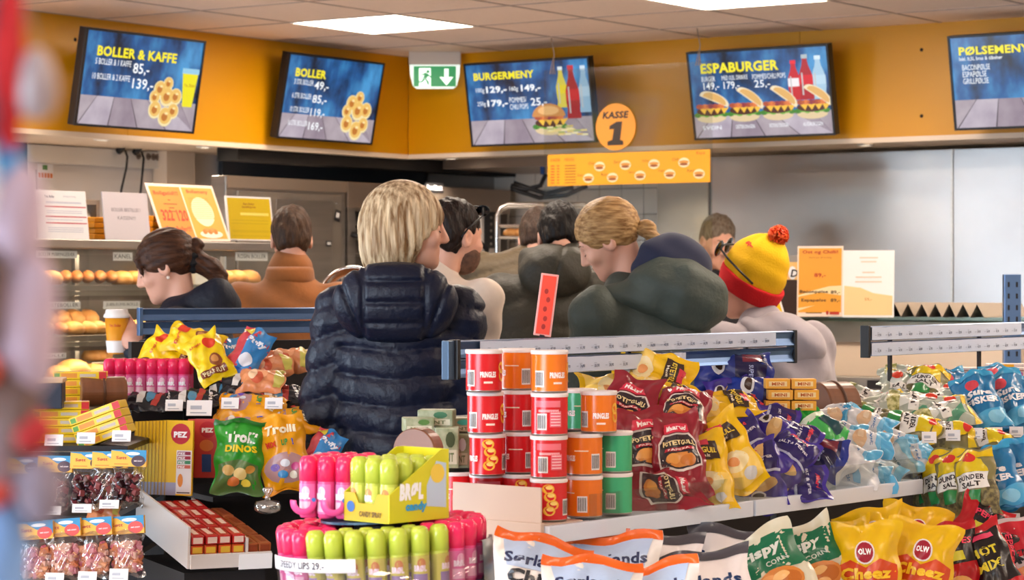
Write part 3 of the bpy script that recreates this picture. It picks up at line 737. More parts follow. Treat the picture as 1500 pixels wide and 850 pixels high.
for (x, y, w, h, r) in ((494, 316, .045, .06, .25), (481, 357, .045, .03, 0), (492, 298, .02, .008, 0)):
    q_, z_ = on_left(x, y, .02); b = MB(); b.box(-w / 2, w / 2, -.002, 0, -h / 2, h / 2, black)
    for j in range(3): b.box(-w * .3 + j * w * .22, -w * .3 + j * w * .22 + w * .12, -.0026, -.002, -h * .2, h * .25, paper)
    b.build('sticker', ov, Matrix(M_W.inverted()) @ ML(.0225, q_, z_) @ rot('Y', r))
ov2 = empty('deck_oven', M_W); tag(ov2, 'wide stainless rack oven with black name plate behind the blonde woman', 'oven')
qc, _ = on_left(746, 300, 0)
b = MB(); b.box(-.74, -.66, qc, qb - .01, .1, ZO, steel_dull); b.box(-.7, 0, qc, qc + .02, .1, ZO - .13, steel_dull); b.build('body', ov2)
b = MB(); b.box(-.7, .01, qc, qb - .01, ZO - .14, ZO + .0, mat('warm_steel2', '#a08f82', rough=.4, metal=.9), bev=.005); b.build('hood', ov2)
q_, z_ = on_left(636, 275, .012); b = MB(); b.box(-.085, .085, -.004, 0, -.026, .026, black); b.text('RevoClassic', paper, lambda x, y: (x, -.0046, y), 0, -.012, .026, .14, .02, 0, True); b.build('name_plate', ov2, Matrix(M_W.inverted()) @ ML(.012, q_, z_))
qe, _ = on_left(519, 300, 0); b = MB(); b.box(-.05, .008, qe, qb - .012, .1, ZO - .14, steel, bev=.003); b.build('front_post', ov2)
for k, y in enumerate((310, 330, 350, 372)):
    z_ = on_left(540, y, -.4)[1]; b = MB(); b.box(-.6, -.15, qc + .35, qe - .02, z_ - .012, z_, steel_dull); b.build('rack_shelf', ov2)
qf0, _ = on_left(703, 340, .01); qf1, _ = on_left(731, 340, .01)
b = MB(); b.box(-.05, .02, qf1, qf0, 1.35, ZO - .14, mat('panel_grey', '#bdb6b4', rough=.4), bev=.004); cp = b.build('control_panel', ov2)
qg0, za = on_left(709, 310, .02); qg1, zb = on_left(727, 364, .02)
b = MB(); b.box(.02, .025, qg1, qg0, zb, za, black); b.build('keypad', cp)
for j in range(5):
    b = MB(); b.cyl(.008, 0, .004, 10, steel_dull, rot('Y', PI / 2)); b.build('button', cp, T(.025, (qg0 + qg1) / 2, zb + (za - zb) * (.12 + .18 * j)))
b = MB(); q0_, z0_ = on_left(518, 343, .02); b.tube([(.0, q0_, z0_), (.05, q0_ - .06, z0_ - .02), (.06, q0_ - .12, z0_ - .1), (.06, q0_ - .2, z0_ - .16), (.04, q0_ - .2, z0_ - .4)], .016, black, 8); b.build('door_handle', ov2)
b = MB(); q0_, z0_ = on_left(690, 360, .02); b.tube([(.0, q0_, z0_), (.05, q0_ - .04, z0_ + .02), (.06, q0_ - .1, z0_ - .02), (.06, q0_ - .1, z0_ - .09), (.06, q0_ + .1, z0_ - .1), (.06, q0_ + .12, z0_ - .2)], .016, black, 8); b.build('door_handle', ov2)
# extractor hood above
e = empty('extractor_hood', M_W); tag(e, 'black extractor hood above the ovens under the fascia', 'hood')
blk = mat('hood_black', '#15110f', rough=.6)
q1_, _ = on_left(318, 230, -.2); q2_, _ = on_left(322, 230, -.72)
b = MB(); b.box(-.2, -.06, -1.13, q1_, 2.06, ZS - .001, blk); b.build('canopy', e)
b = MB(); b.box(-.02, .85, -1.13, -.35, 2.075, ZS - .001, mat('warm_steel3', '#8f8074', rough=.4, metal=.8)); b.build('side_duct', e)
b = MB(); b.box(-.73, -.70, -1.1, q2_, 1.2, 2.12, mat('dark_back', '#3d4046', rough=.5)); struct(b.build('trim_5', None, M_W))
# round steel bowl rim
c = at(516, 440, 9.9)
e = empty('steel_bowl', T(c) @ rot('X', PI / 2)); tag(e, 'round shiny steel bowl rim between brown jacket and blonde woman', 'bowl')
b = MB(); b.lathe([(.10, .0), (.125, .0), (.135, .008), (.14, .0), (.137, -.008), (.125, -.012), (.10, -.03), (.05, -.05), (0, -.055)], 36, chrome); b.build('bowl', e)
b = MB(); b.box(-.02, .02, -.55, -.12, -.03, -.01, steel_dull); b.box(-.12, .12, -1.36, -.55, -.2, 0, steel_dull); b.build('stand', e)

# wire bakery rack
Yr = 13.05
e = empty('bakery_trolley', T(at(800, 410, Yr).x, Yr, 0)); tag(e, 'tubular steel bakery trolley with a tray of rolls', 'trolley')
k = Yr / FPX; zz = lambda y: CAM_H - (y - 410) * k
w = .262; ztop = zz(299)
for yy in (0, .45):
    b = MB(); b.tube([(-w, yy, .12), (-w, yy, ztop - .06), (-w + .02, yy, ztop - .02), (-w + .06, yy, ztop), (w - .06, yy, ztop), (w - .02, yy, ztop - .02), (w, yy, ztop - .06), (w, yy, .12)], .012, chrome, 10); b.build('frame_loop', e)
for j, y in enumerate((330, 347, 372, 398, 424, 450)):
    b = MB()
    for yy in (0, .15, .3, .45): b.rod((-w, yy, zz(y)), (w, yy, zz(y)), .005, chrome, 6)
    for x in (-w, w): b.rod((x, 0, zz(y)), (x, .45, zz(y)), .005, chrome, 6)
    b.build('wire_shelf', e)
for x in (-w, w):
    for yy in (0, .45):
        b = MB(); b.lathe([(0, -.02), (.045, -.02), (.05, 0), (.045, .02), (0, .02)], 14, black, T(x, yy, .05) @ rot('Y', PI / 2)); b.rod((x, yy, .05), (x, yy, .13), .01, steel_dull, 8); b.build('castor', e)
for j in range(5):
    o = bpy.data.objects.new('bread_roll', BUN['round']); COL.objects.link(o); P = at(748 + j * 12, 346, Yr); o.matrix_world = T(P.x, Yr + .15, zz(347) + .006) @ Matrix.Diagonal((.9, .9, .8, 1)); tag(o, 'golden roll on the bakery trolley shelf', 'bread', 'rolls on the bakery trolley')
# black hoses on the tile wall
for j, pts in enumerate(([(800, 255), (792, 272), (770, 278), (748, 272)], [(840, 274), (800, 284), (775, 276), (752, 268)], [(860, 272), (830, 286), (790, 290), (760, 280), (748, 276)])):
    b = MB(); b.tube([at(x, y, 13.6) for x, y in pts], .013, black, 8); tag(b.build('cable_hose'), ('short black hose rising to the blue plug', 'middle black hose on the white tiles', 'longest black hose sagging on the white tiles')[j], 'hose', 'black hoses on the tiled wall')
e = empty('blue_plug', T(at(795, 232, 13.6))); tag(e, 'blue industrial plug hanging above the black hoses', 'plug')
b = MB(); b.lathe([(0, .03), (.024, .03), (.024, -.01), (.016, -.03), (.012, -.09), (0, -.09)], 12, mat('plug_blue', '#234a8a', rough=.4)); b.build('plug_body', e)

# ------------------------------------------------------------------ steel splashback and till counter (right wall)
pa_, _ = on_right(1040, 300, -.62); ps, _ = on_right(1395, 300, -.62)
sp = empty('steel_splashback', M_W); tag(sp, 'large brushed steel splashback behind the till counter', 'splashback')
bs = mat('splash_steel', '#b4b1b0', rough=.3, metal=1.0, noise=(2, '#a29e9c', .3), bump=(3, .12, .02))
for a0, a1 in ((pa_, ps), (ps, 7.5)):
    b = MB(); b.box(a0 + .002, a1 - .002, -.66, -.62, .4, ZS - .02, bs, bev=.002); b.build('sheet', sp)
b = MB(); b.box(ps - .006, ps + .006, -.622, -.612, .4, ZS - .02, steel); b.build('joint_strip', sp)
b = MB(); b.box(pa_ - .32, pa_ + .0, -.64, -.60, .4, 2.02, steel_dull); b.build('return_sheet', sp)
# rear work bench
e = empty('rear_bench', M_W); tag(e, 'steel bench along the splashback', 'bench')
b = MB(); b.box(2.9, 7.4, -.61, -.1, 1.0, 1.04, steel, bev=.004); b.build('worktop', e); b = MB(); b.box(2.95, 7.3, -.58, -.14, 0, 1.0, steel_dull); b.build('cabinet', e)
# front counter with hot food case
e = empty('till_counter', M_W); tag(e, 'till counter with glass top and steel hot dog warmer', 'counter')
zg = at(1240, 466, 10.2).z
b = MB(); b.box(2.55, 6.5, 1.1, 1.78, 0, .86, mat('counter_front', '#cfc0ae', rough=.5)); b.build('counter_body', e)
b = MB(); b.box(3.1, 6.5, .95, 1.75, zg - .012, zg, pane_mat('counter_glass', '#d4e2da', .15)); b.build('glass_top', e)
b = MB(); b.box(3.12, 3.36, 1.0, 1.65, .86, zg - .013, mat('case_brown', '#3a2a22', rough=.5)); b.build('dark_side', e)
b = MB(); b.box(3.36, 6.5, 1.2, 1.66, zg - .10, zg - .014, steel_dull); b.box(3.36, 6.5, 1.60, 1.64, .86, zg - .1, cream); b.build('warmer_body', e)
for z0_, z1_, p0_ in ((.99, 1.05, 3.45), (.90, .96, 3.42)):
    b = MB(); b.box(p0_, 6.4, 1.64, 1.72, z0_, z1_, steel_dull, bev=.004); d = b.build('drawer', e)
    b = MB(); b.box(3.68, 3.84, 1.72, 1.74, z0_ + .014, z1_ - .012, dark); b.build('handle', d)
b = MB(); b.box(3.40, 3.44, 1.6, 1.95, .955, .985, dark, M=None); b.build('arm', e)
# zigzag hot dog rack on the glass
e = empty('bun_rack', M_W); tag(e, 'zigzag steel hot dog rack on the counter glass', 'rack')
n = 9; V = []; F = []
pr0, _ = on_right(1300, 460, 1.3); pr1, _ = on_right(1478, 460, 1.3)
for i in range(2 * n + 1):
    p = pr0 + (pr1 - pr0) * i / (2 * n); z_ = zg + .004 + (.055 if i % 2 else 0)
    for q_ in (1.1, 1.55): V += [(p, q_, z_), (p, q_, z_ + .003)]
for i in range(2 * n):
    a = i * 4; F += [(a + 1, a + 5, a + 7, a + 3), (a, a + 2, a + 6, a + 4), (a, a + 4, a + 5, a + 1), (a + 2, a + 3, a + 7, a + 6)]
b = MB(); b.add(V, F, mat('rack_steel', '#cdbfae', rough=.3, metal=.35)); b.build('zigzag_sheet', e)
# slotted post
c = at(1482, 402, 9.6); b = MB(); k = 9.6 / FPX
e = empty('slotted_post', T(c.x, c.y, 0)); tag(e, 'blue grey slotted steel post at the right edge', 'post')
b.box(-.033, .033, -.02, .02, 0, c.z, blued, bev=.003); b.build('upright', e)
b = MB(); b.box(-.004, .004, -.0215, -.02, -.01, .01, black); sm = b.mesh('slot')
for s in (-1, 1):
    for j in range(24):
        o = bpy.data.objects.new('slot', sm); COL.objects.link(o); o.parent = e; o.location = (s * .016, 0, c.z - .04 - j * .045)
# counter signs
def s1(b, fn):
    b.flat(rect(.03, .06, .97, .97), mat('poster_amber', '#e8a032', rough=.4), fn); g = lambda x, y: fn(x, y, 2); h_ = lambda x, y: fn(x, y, 3)
    b.flat([(.03, .30), (.3, .36), (.7, .43), (.97, .44), (.97, .22), (.6, .2), (.3, .14), (.03, .08)], ink('#f6dca8'), g)
    b.flat([(.03, .28), (.5, .34), (.97, .30), (.97, .18), (.5, .17), (.03, .12)], mat('poster_amber', '#f2b23a'), h_)
    r = ink('#b5301c'); t = lambda x, y: fn(x, y, 4)
    b.text('Ost og Chilli!', r, t, .5, .88, .06, .78, .02, 0, True); b.text('med lys dressing', ink('#9a5a1c'), t, .5, .82, .03, .5, 0, 0, True); b.text('89,-', r, t, .5, .55, .065, .25, .02, 0, True)
    b.text('Baconpølse', ink('#2c1a10'), t, .06, .32, .055, .62, .02); b.text('89,-', ink('#2c1a10'), t, .74, .315, .055, .2, .02)
    b.text('Espapølse', ink('#2c1a10'), t, .1, .2, .055, .54, .02); b.text('89,-', ink('#2c1a10'), t, .74, .2, .055, .2, .02)
    b.flat(rect(.2, .045, .55, .06), ink('#8a6a3a'), t); b.flat(ellip(.67, .055, .03, .03, 12), r, t); b.flat(rect(.72, .03, .93, .07), r, t)
def s2(b, fn):
    b.flat([(.03, .03), (.97, .03), (.97, .32), (.6, .36), (.35, .44), (.03, .47)], ink('#f2cf96'), fn); g = lambda x, y: fn(x, y, 2)
    for i, (v, w) in enumerate(((.88, .36), (.82, .3), (.66, .24), (.59, .5), (.52, .52))): b.flat(rect(.5 - w / 2, v, .5 + w / 2, v + .018), ink('#e4cdb8'), g)
    b.text('59,-', ink('#c88a4a'), g, .5, .24, .05, .14, .01, 0, True)
notice('menu_card', 1167, 1234, 360, 464, 0, 'orange Ost og Chilli! price card on the counter glass', mat('laminate_white', '#f4dccb'), s1, .1, 'sign', False, 10.2, -.25)
notice('menu_card', 1234, 1309, 366, 465, 0, 'overexposed white and pale orange card beside Ost og Chilli!', paper, s2, .12, 'sign', False, 10.15, -.25)
# till equipment behind the beanie
e = empty('card_terminal', FL(1152, 410, 10.6, -.2)); tag(e, 'dark till block with a printed orange label behind the beanie', 'till')
k = 10.6 / FPX
b = MB(); b.box(-18 * k, 16 * k, 0, .2, -150 * k, 0, mat('till_brown', '#3a241c', rough=.5), bev=.004); b.build('body', e)
b = MB(); b.box(-18 * k, 16 * k, -.004, .1, 0, 26 * k, mat('till_orange2', '#f0bd72', rough=.5)); b.box(-16 * k, 16 * k, -.004, .1, 26 * k, 36 * k, steel_dull); b.build('top_strip', e)
b = MB(); b.flat(ellip(9 * k, 10 * k, 6 * k, 10 * k, 12), paper, lambda x, y: (x, -.006, y)); b.text('D', ink('#1a1512'), lambda x, y: (x, -.007, y), 6 * k, 4 * k, 11 * k, None, .02, .2); b.build('label_print', e)
e = empty('yellow_flyer', FL(1142, 445, 9.2, 0)); tag(e, 'yellow and white flyer corner beside the beanie', 'flyer')
b = MB(); k = 9.2 / FPX; b.add([(x * k, y_, z * k) for y_ in (0, .004) for x, z in ((-14, -20), (9, -20), (-2, 18), (-6, 18))], [(0, 1, 2, 3), (7, 6, 5, 4), (0, 4, 5, 1), (1, 5, 6, 2), (2, 6, 7, 3), (3, 7, 4, 0)], paper); b.flat([(-12, -19), (6, -19), (-3, 10)], mat('flyer_yellow', '#f2c40c', rough=.5), lambda x, y: (x * k, -.001, y * k)); b.build('sheet', e)
# ------------------------------------------------------------------ people: implicit surfaces polygonised on a rectilinear grid
def axis(lo, hi, fine, h, H):
    xs = [lo]
    while xs[-1] < hi:
        x = xs[-1]; s = H
        for a, c in fine:
            if a - H <= x <= c: s = h
        xs.append(x + s)
    return np.array(xs)
def nets(fn, xs, ys, zs):
    X, Y, Z = len(xs), len(ys), len(zs)
    # coarse pass: every 4th sample decides which blocks need evaluation
    cx, cy, cz = xs[::4], ys[::4], zs[::4]
    G = np.stack(np.meshgrid(cx, cy, cz, indexing='ij'), -1).reshape(-1, 3)
    D = fn(G).reshape(len(cx), len(cy), len(cz))
    def blk(a): 
        d = np.diff(a); return np.append(d, d[-1])
    lim = np.sqrt(blk(cx)[:, None, None] ** 2 + blk(cy)[None, :, None] ** 2 + blk(cz)[None, None, :] ** 2) * 1.25 + .015
    nn = np.abs(D) < lim
    ix, iy, iz = np.minimum(np.arange(X) // 4, len(cx) - 1), np.minimum(np.arange(Y) // 4, len(cy) - 1), np.minimum(np.arange(Z) // 4, len(cz) - 1)
    F = D[np.ix_(ix, iy, iz)].copy(); m = nn[np.ix_(ix, iy, iz)]
    I = np.nonzero(m)
    F[I] = fn(np.stack([xs[I[0]], ys[I[1]], zs[I[2]]], -1))
    F[0] = F[-1] = 1; F[:, 0] = F[:, -1] = 1; F[:, :, 0] = F[:, :, -1] = 1
    S = F < 0
    cs = np.zeros((X - 1, Y - 1, Z - 1), np.int8)
    for a in (0, 1):
        for b_ in (0, 1):
            for c in (0, 1): cs += S[a:X - 1 + a, b_:Y - 1 + b_, c:Z - 1 + c]
    act = (cs > 0) & (cs < 8); ci = np.nonzero(act); n = len(ci[0])
    idx = np.full(act.shape, -1, np.int64); idx[ci] = np.arange(n)
    pos = np.zeros((n, 3)); cnt = np.zeros(n); AX = (xs, ys, zs)
    for ax in range(3):
        o1, o2 = [k for k in range(3) if k != ax]
        for u in (0, 1):
            for v in (0, 1):
                A = [ci[0].copy(), ci[1].copy(), ci[2].copy()]; A[o1] = A[o1] + u; A[o2] = A[o2] + v
                B = [a.copy() for a in A]; B[ax] = B[ax] + 1
                fa, fb = F[tuple(A)], F[tuple(B)]; k = (fa < 0) != (fb < 0)
                t = np.where(k, fa / np.where(k, fa - fb, 1), 0)
                for d in range(3):
                    pa, pb = AX[d][A[d]], AX[d][B[d]]
                    pos[:, d] += np.where(k, pa + (pb - pa) * t, 0)
                cnt += k
    pos /= cnt[:, None]
    quads = []
    for ax in range(3):
        o1, o2 = (ax + 1) % 3, (ax + 2) % 3
        sl = [slice(1, -1)] * 3; sl[ax] = slice(0, -1); sh = [slice(1, -1)] * 3; sh[ax] = slice(1, None)
        a, c = S[tuple(sl)], S[tuple(sh)]
        for flip in (0, 1):
            e = np.nonzero((a & ~c) if not flip else (~a & c))
            g = [e[0] + (0 if ax == 0 else 1), e[1] + (0 if ax == 1 else 1), e[2] + (0 if ax == 2 else 1)]
            q = []
            for du, dv in ((-1, -1), (0, -1), (0, 0), (-1, 0)):
                h = [k.copy() for k in g]; h[o1] = h[o1] + du; h[o2] = h[o2] + dv; q.append(idx[tuple(h)])
            Q = np.stack(q, -1); quads.append(Q if not flip else Q[:, ::-1])
    Q = np.concatenate(quads); Q = Q[(Q >= 0).all(1)]
    return pos, Q
V3 = lambda *a: np.array(a, float)
def cap(P, a, b, ra, rb, puff=0, L=.06, ph=0.0, sq=None):
    a = np.asarray(a, float); b = np.asarray(b, float); ab = b - a; l2 = (ab ** 2).sum()
    t = np.clip(((P - a) @ ab) / l2, 0, 1); v = P - a - t[:, None] * ab
    if sq is not None: v = v / np.asarray(sq)
    d = np.sqrt((v ** 2).sum(1)); r = ra + (rb - ra) * t
    if puff: r = r + puff * (np.abs(np.sin(PI * (t * math.sqrt(l2) / L + ph))) ** .55 - .5)
    return d - r
def ell(P, c, r, R=None):
    q = P - np.asarray(c, float)
    if R is not None: q = q @ R
    r = np.asarray(r, float)
    k0 = np.sqrt(((q / r) ** 2).sum(1)); k1 = np.sqrt(((q / r ** 2) ** 2).sum(1)) + 1e-9
    return k0 * (k0 - 1) / k1
def smin(a, b, k):
    h = np.clip(.5 + .5 * (b - a) / k, 0, 1); return b + (a - b) * h - k * h * (1 - h)
def smax(a, b, k): return -smin(-a, -b, k)
def euler(yaw=0, pitch=0, roll=0):             # yaw left +, pitch down -, about z, x, y
    return np.array((Matrix.Rotation(yaw, 3, 'Z') @ Matrix.Rotation(pitch, 3, 'X') @ Matrix.Rotation(roll, 3, 'Y')))
def head_sdf(P, c, R, beard=False, fem=False, s=.93):
    q = ((P - np.asarray(c)) @ R) / s
    d = ell(q, (0, -.012, .035), (.077, .098, .098))
    d = smin(d, ell(q, (0, .032, -.030), (.060, .064, .088)), .04)
    d = smin(d, ell(q, (0, .052, -.082), (.038 if fem else .045, .042, .034)), .03)
    d = smin(d, ell(q, (0, .078, -.100), (.022, .018, .018)), .02)                       # chin
    d = smin(d, cap(q, (-.03, .080, .030), (.03, .080, .030), .014, .014), .02)           # brow
    for sx in (-1, 1):
        d = smax(d, -ell(q, (sx * .032, .104, .008), (.017, .016, .012)), .012)           # eye socket
        d = smin(d, ell(q, (sx * .031, .082, .006), (.0135, .0125, .0115)), .004)         # eyelid over the eye
        d = smin(d, ell(q, (sx * .040, .070, -.025), (.024, .022, .022)), .02)            # cheek
        d = smin(d, cap(q, (sx * .010, .104, -.030), (sx * .012, .098, -.032), .008, .007), .008)
        e = ell(q, (sx * .078, -.008, -.004), (.011, .024, .034)); e = smax(e, -ell(q, (sx * .088, -.004, .0), (.010, .013, .020)), .006)
        d = smin(d, e, .008)
    d = smin(d, cap(q, (0, .094, .022), (0, .116, -.024), .009, .0125), .012)              # nose
    d = smin(d, cap(q, (-.020, .091, -.054), (.020, .091, -.054), .0065, .0065), .008)
    d = smin(d, cap(q, (-.017, .090, -.066), (.017, .090, -.066), .0075, .0075), .007)     # lips
    d = smax(d, -cap(q, (-.024, .101, -.0600), (.024, .101, -.0600), .0026, .0026), .004)
    return d * s
def hand_sdf(P, w, dirv, up, grip=.6, s=1.0):
    # palm from the wrist w along dirv; fingers curl towards up
    f = np.asarray(dirv, float); f = f / np.linalg.norm(f); u = np.asarray(up, float); u = u - f * (u @ f); u /= np.linalg.norm(u); r = np.cross(f, u)
    w = np.asarray(w, float)
    d = cap(P, w, w + f * .03 * s, .025 * s, .03 * s)
    Rm = np.stack([r, f, u], 1)
    d = smin(d, ell(P, w + f * .055 * s, (.042 * s, .05 * s, .016 * s), Rm), .02)
    for i, (off, ln) in enumerate(((-.030, .066), (-.010, .076), (.011, .071), (.030, .055))):
        a = w + f * .092 * s + r * off * s
        d1 = f * math.cos(grip * .6) + u * math.sin(grip * .6); d2 = f * math.cos(grip * 1.7) + u * math.sin(grip * 1.7); d3 = f * math.cos(grip * 2.6) + u * math.sin(grip * 2.6)
        b_ = a + d1 * ln * .45 * s; c = b_ + d2 * ln * .32 * s; e = c + d3 * ln * .26 * s
        fg = np.minimum(np.minimum(cap(P, a - f * .02 * s, b_, .0095 * s, .009 * s), cap(P, b_, c, .009 * s, .008 * s)), cap(P, c, e, .008 * s, .007 * s)); d = smin(d, fg, .006)
    a = w + f * .03 * s - r * .032 * s; b_ = a + (f * .5 - r * .5 + u * .6) * .045 * s; c = b_ + (f * .8 + u * .5) * .032 * s
    d = smin(d, np.minimum(cap(P, a, b_, .014 * s, .011 * s), cap(P, b_, c, .0105 * s, .008 * s)), .012)
    return d

SKIN = mat('skin_light', '#d8a68e', rough=.5, noise=(9, '#d09782', .3)); SKIN.node_tree.nodes['Principled BSDF'].inputs['Subsurface Weight'].default_value = .1
SKIN.node_tree.nodes['Principled BSDF'].inputs['Subsurface Radius'].default_value = (.01, .004, .002)
def hair_mat(name, c1, c2, st=(60, 60, 5), rough=.45):
    return mat('hair_' + name, c1, rough=rough, spec=.22, noise=(1.6, c2, .16), bump=(2.2, .5, .01), stretch=st)
def obj_sdf(name, fn, lo, hi, h, m, parent=None, fine=None, H=None):
    H = H or h; fine = fine or [[(lo[i], hi[i])] for i in range(3)]
    xs, ys, zs = (axis(lo[i], hi[i], fine[i], h, H) for i in range(3))
    V, Q = nets(fn, xs, ys, zs)
    me = bpy.data.meshes.new(name); me.from_pydata(V.tolist(), [], Q.tolist()); me.materials.append(m)
    me.polygons.foreach_set('use_smooth', [True] * len(me.polygons)); me.update()
    o = bpy.data.objects.new(name, me); COL.objects.link(o)
    if parent: o.parent = parent
    return o

class Pose:
    pass
def make_pose(h=1.72, hip=None, chest=None, neck=None, head=None, hy=0, hp=0, hr=0, sw=.19, arms=None, female=False, byaw=0.0):
    """joint positions in metres, person faces +y, right hand on +x"""
    p = Pose(); k = h / 1.72; p.k = k; p.f = female
    p.hip = V3(*(hip or (0, 0, .92 * k))); p.chest = V3(*(chest or (0, .01, 1.26 * k))); p.neck = V3(*(neck or (0, .0, 1.43 * k)))
    p.head = V3(*(head or (0, .025, 1.575 * k))); p.R = euler(hy, hp, hr); p.sw = sw
    up = p.neck - p.chest; up /= np.linalg.norm(up)
    r = V3(math.cos(byaw), math.sin(byaw), 0); p.r = r
    p.sh = [p.chest + up * .11 + r * s * sw for s in (-1, 1)]
    a = arms or {}
    p.el = [V3(*a.get('le', p.sh[0] + V3(-.05, .03, -.30) * k)), V3(*a.get('re', p.sh[1] + V3(.05, .03, -.30) * k))]
    p.wr = [V3(*a.get('lw', p.el[0] + V3(.06, .22, .0) * k)), V3(*a.get('rw', p.el[1] + V3(-.06, .22, .0) * k))]
    p.hu = [a.get('lu', (0, 0, 1)), a.get('ru', (0, 0, 1))]; p.grip = a.get('grip', .6)
    p.kn = [p.hip * V3(1, 1, 0) + r * s * .10 + V3(0, .03, .48 * k) for s in (-1, 1)]
    p.ft = [V3(p.hip[0], p.hip[1], 0) * V3(.6, .3, 0) + r * s * .11 + V3(0, -.01, .07) for s in (-1, 1)]
    return p
def body_fn(p, s=.93, fem=False):
    def fn(P):
        d = cap(P, p.hip, p.chest, .095, .11, sq=None)
        d = smin(d, cap(P, p.sh[0], p.sh[1], .055, .055), .06)
        d = smin(d, cap(P, p.chest + (p.neck - p.chest) * .5, p.head + p.R @ V3(0, -.03, -.05), .055, .052 if not fem else .045), .03)
        d = smin(d, cap(P, p.hip - p.r * .05, p.hip + p.r * .05, .085, .085), .04)
        for i in (0, 1):
            d = smin(d, cap(P, p.sh[i], p.el[i], .046, .036), .03); d = smin(d, cap(P, p.el[i], p.wr[i], .036, .025), .015)
            nh = np.sqrt(((P - p.wr[i]) ** 2).sum(1)) < .26
            if nh.any(): d[nh] = smin(d[nh], hand_sdf(P[nh], p.wr[i], p.wr[i] - p.el[i], p.hu[i], p.grip), .012)
            d = smin(d, cap(P, p.hip + p.r * (-1, 1)[i] * .085 + V3(0, 0, -.03), p.kn[i], .062, .046), .02); d = smin(d, cap(P, p.kn[i], p.ft[i], .046, .034), .02)
            d = smin(d, cap(P, p.ft[i] + V3(0, -.03, -.025), p.ft[i] + V3(0, .14, -.035), .038, .03), .02)
        near = np.sqrt(((P - p.head) ** 2).sum(1)) < .32
        if near.any():
            d2 = np.full(len(P), 9.0); d2[near] = head_sdf(P[near], p.head, p.R, fem=fem, s=s); d = np.where(near, smin(d, d2, .018), d)
        return d
    return fn
def clothes(p, m, parent, cuff=1.0, leg=mat('trousers_dark', '#23252d', rough=.8), shoe=mat('shoe_dark', '#191817', rough=.6)):
    def tr(P):
        d = cap(P, p.hip - p.r * .06 - V3(0, 0, .05), p.hip + p.r * .06 - V3(0, 0, .03), .122, .122)
        for i in (0, 1):
            d = smin(d, cap(P, p.hip + p.r * (-1, 1)[i] * .085 + V3(0, 0, -.03), p.kn[i], .09, .068), .03); d = smin(d, cap(P, p.kn[i], p.ft[i] + V3(0, 0, .01), .066, .055), .02)
        return smax(d, .05 - P[:, 2], .01)
    obj_sdf('trousers', tr, (-.45, -.45, .0), (.45, .45, 1.05), .026, leg, parent)
    for i in (0, 1):
        f = p.ft[i]
        sh = lambda P: smax(smin(cap(P, f + V3(0, -.045, -.02), f + V3(0, .16, -.028), .05, .042), cap(P, f, f + V3(0, -.01, .03), .052, .05), .03), .004 - P[:, 2], .004)
        obj_sdf('shoe', sh, (f[0] - .1, f[1] - .15, -.01), (f[0] + .1, f[1] + .26, .18), .014, shoe, parent)
def person(name, p, loc, yaw, label, fem=False, s=.93, hands=(), skin=None):
    fr = .15; c = p.head
    fine = [[(c[i] - (.13, .15, .17)[i], c[i] + (.13, .16, .15)[i])] for i in range(3)]
    for w in hands:
        for i in range(3): fine[i].append((w[i] - .06, w[i] + .11))
    o = obj_sdf(name, body_fn(p, s, fem), (-.6, -.5, -.02), (.6, .75, 1.9), .0055, skin or SKIN, None, fine, .02)
    o.location = (loc[0], loc[1], 0); o.rotation_euler = (0, 0, yaw)
    return tag(o, label, 'person')
def eyes_for(p, parent, s=.93):
    for sx in (-1, 1):
        e = p.head + p.R @ (V3(sx * .031, .0935, -.001) * s)
        b = MB(); b.tube([tuple(p.head + p.R @ (V3(sx * x, y, z) * s)) for x, y, z in ((.019, .0915, .0005), (.026, .0955, -.0035), (.033, .0955, -.0035), (.042, .0885, .0005))], .0014, mat('lash', '#3a2a22', rough=.7), 6); b.build('eyelashes', parent)
        b = MB(); b.tube([tuple(p.head + p.R @ (V3(sx * x, y, z) * s)) for x, y, z in ((.014, .0955, .030), (.026, .0965, .036), (.038, .0905, .036), (.048, .0790, .028))], [.0025, .0032, .003, .0015], mat('brow_hair', '#6a4c36', rough=.8), 6); b.build('eyebrow', parent)

def jacket_fn(p, r0=.145, r1=.165, sh=.075, arm=(.072, .062, .052), puff=.0, L=.065, collar=.075, hem=None, depth=.9, kk=.045, top=None, ph=.0):
    hem = p.hip + V3(0, 0, -.02) if hem is None else hem
    sq = V3(1.12, depth, 1.0)
    def fn(P):
        d = cap(P, hem, p.chest, r0, r1, puff, L, ph, sq=sq)
        d = smin(d, cap(P, p.sh[0], p.sh[1], sh, sh), kk + .03)
        for i in (0, 1):
            a = cap(P, p.sh[i], p.el[i], arm[0], arm[1], puff * .8, L, .2); a = smin(a, cap(P, p.el[i], p.wr[i], arm[1], arm[2], puff * .8, L, .4), .03)
            d = smin(d, a, kk * .6)
        t = top if top is not None else p.neck + (p.head - p.neck) * .12
        c = cap(P, p.chest + (p.neck - p.chest) * .6, t, collar + .02, collar); d = smin(d, c, .05)
        for w, e in zip(p.wr, p.el):                                                   # open the cuffs
            v = w - e; v = v / np.linalg.norm(v); d = np.where(np.sqrt(((P - w) ** 2).sum(1)) < .09, smax(d, (P - w) @ v - .0, .008), d)
        return smax(d, hem[2] - .10 - P[:, 2], .012)
    return fn
def world_px(x, Y): return (x - 750) * Y / FPX
def loc_px(x, y, Y, x0):                        # pixel -> position relative to the feet of a person standing at (x0, Y) facing away
    return ((x - x0) * Y / FPX, 0, CAM_H - (y - 410) * Y / FPX)
down = lambda n, c, c2, r=.42: mat('nylon_' + n, c, rough=r, spec=.35, sheen=.0, noise=(7, c2, .3), bump=(55, .55, .006))
wool = lambda n, c, c2: mat('cloth_' + n, c, rough=.85, sheen=.2, noise=(14, c2, .25), bump=(45, .3, .004))

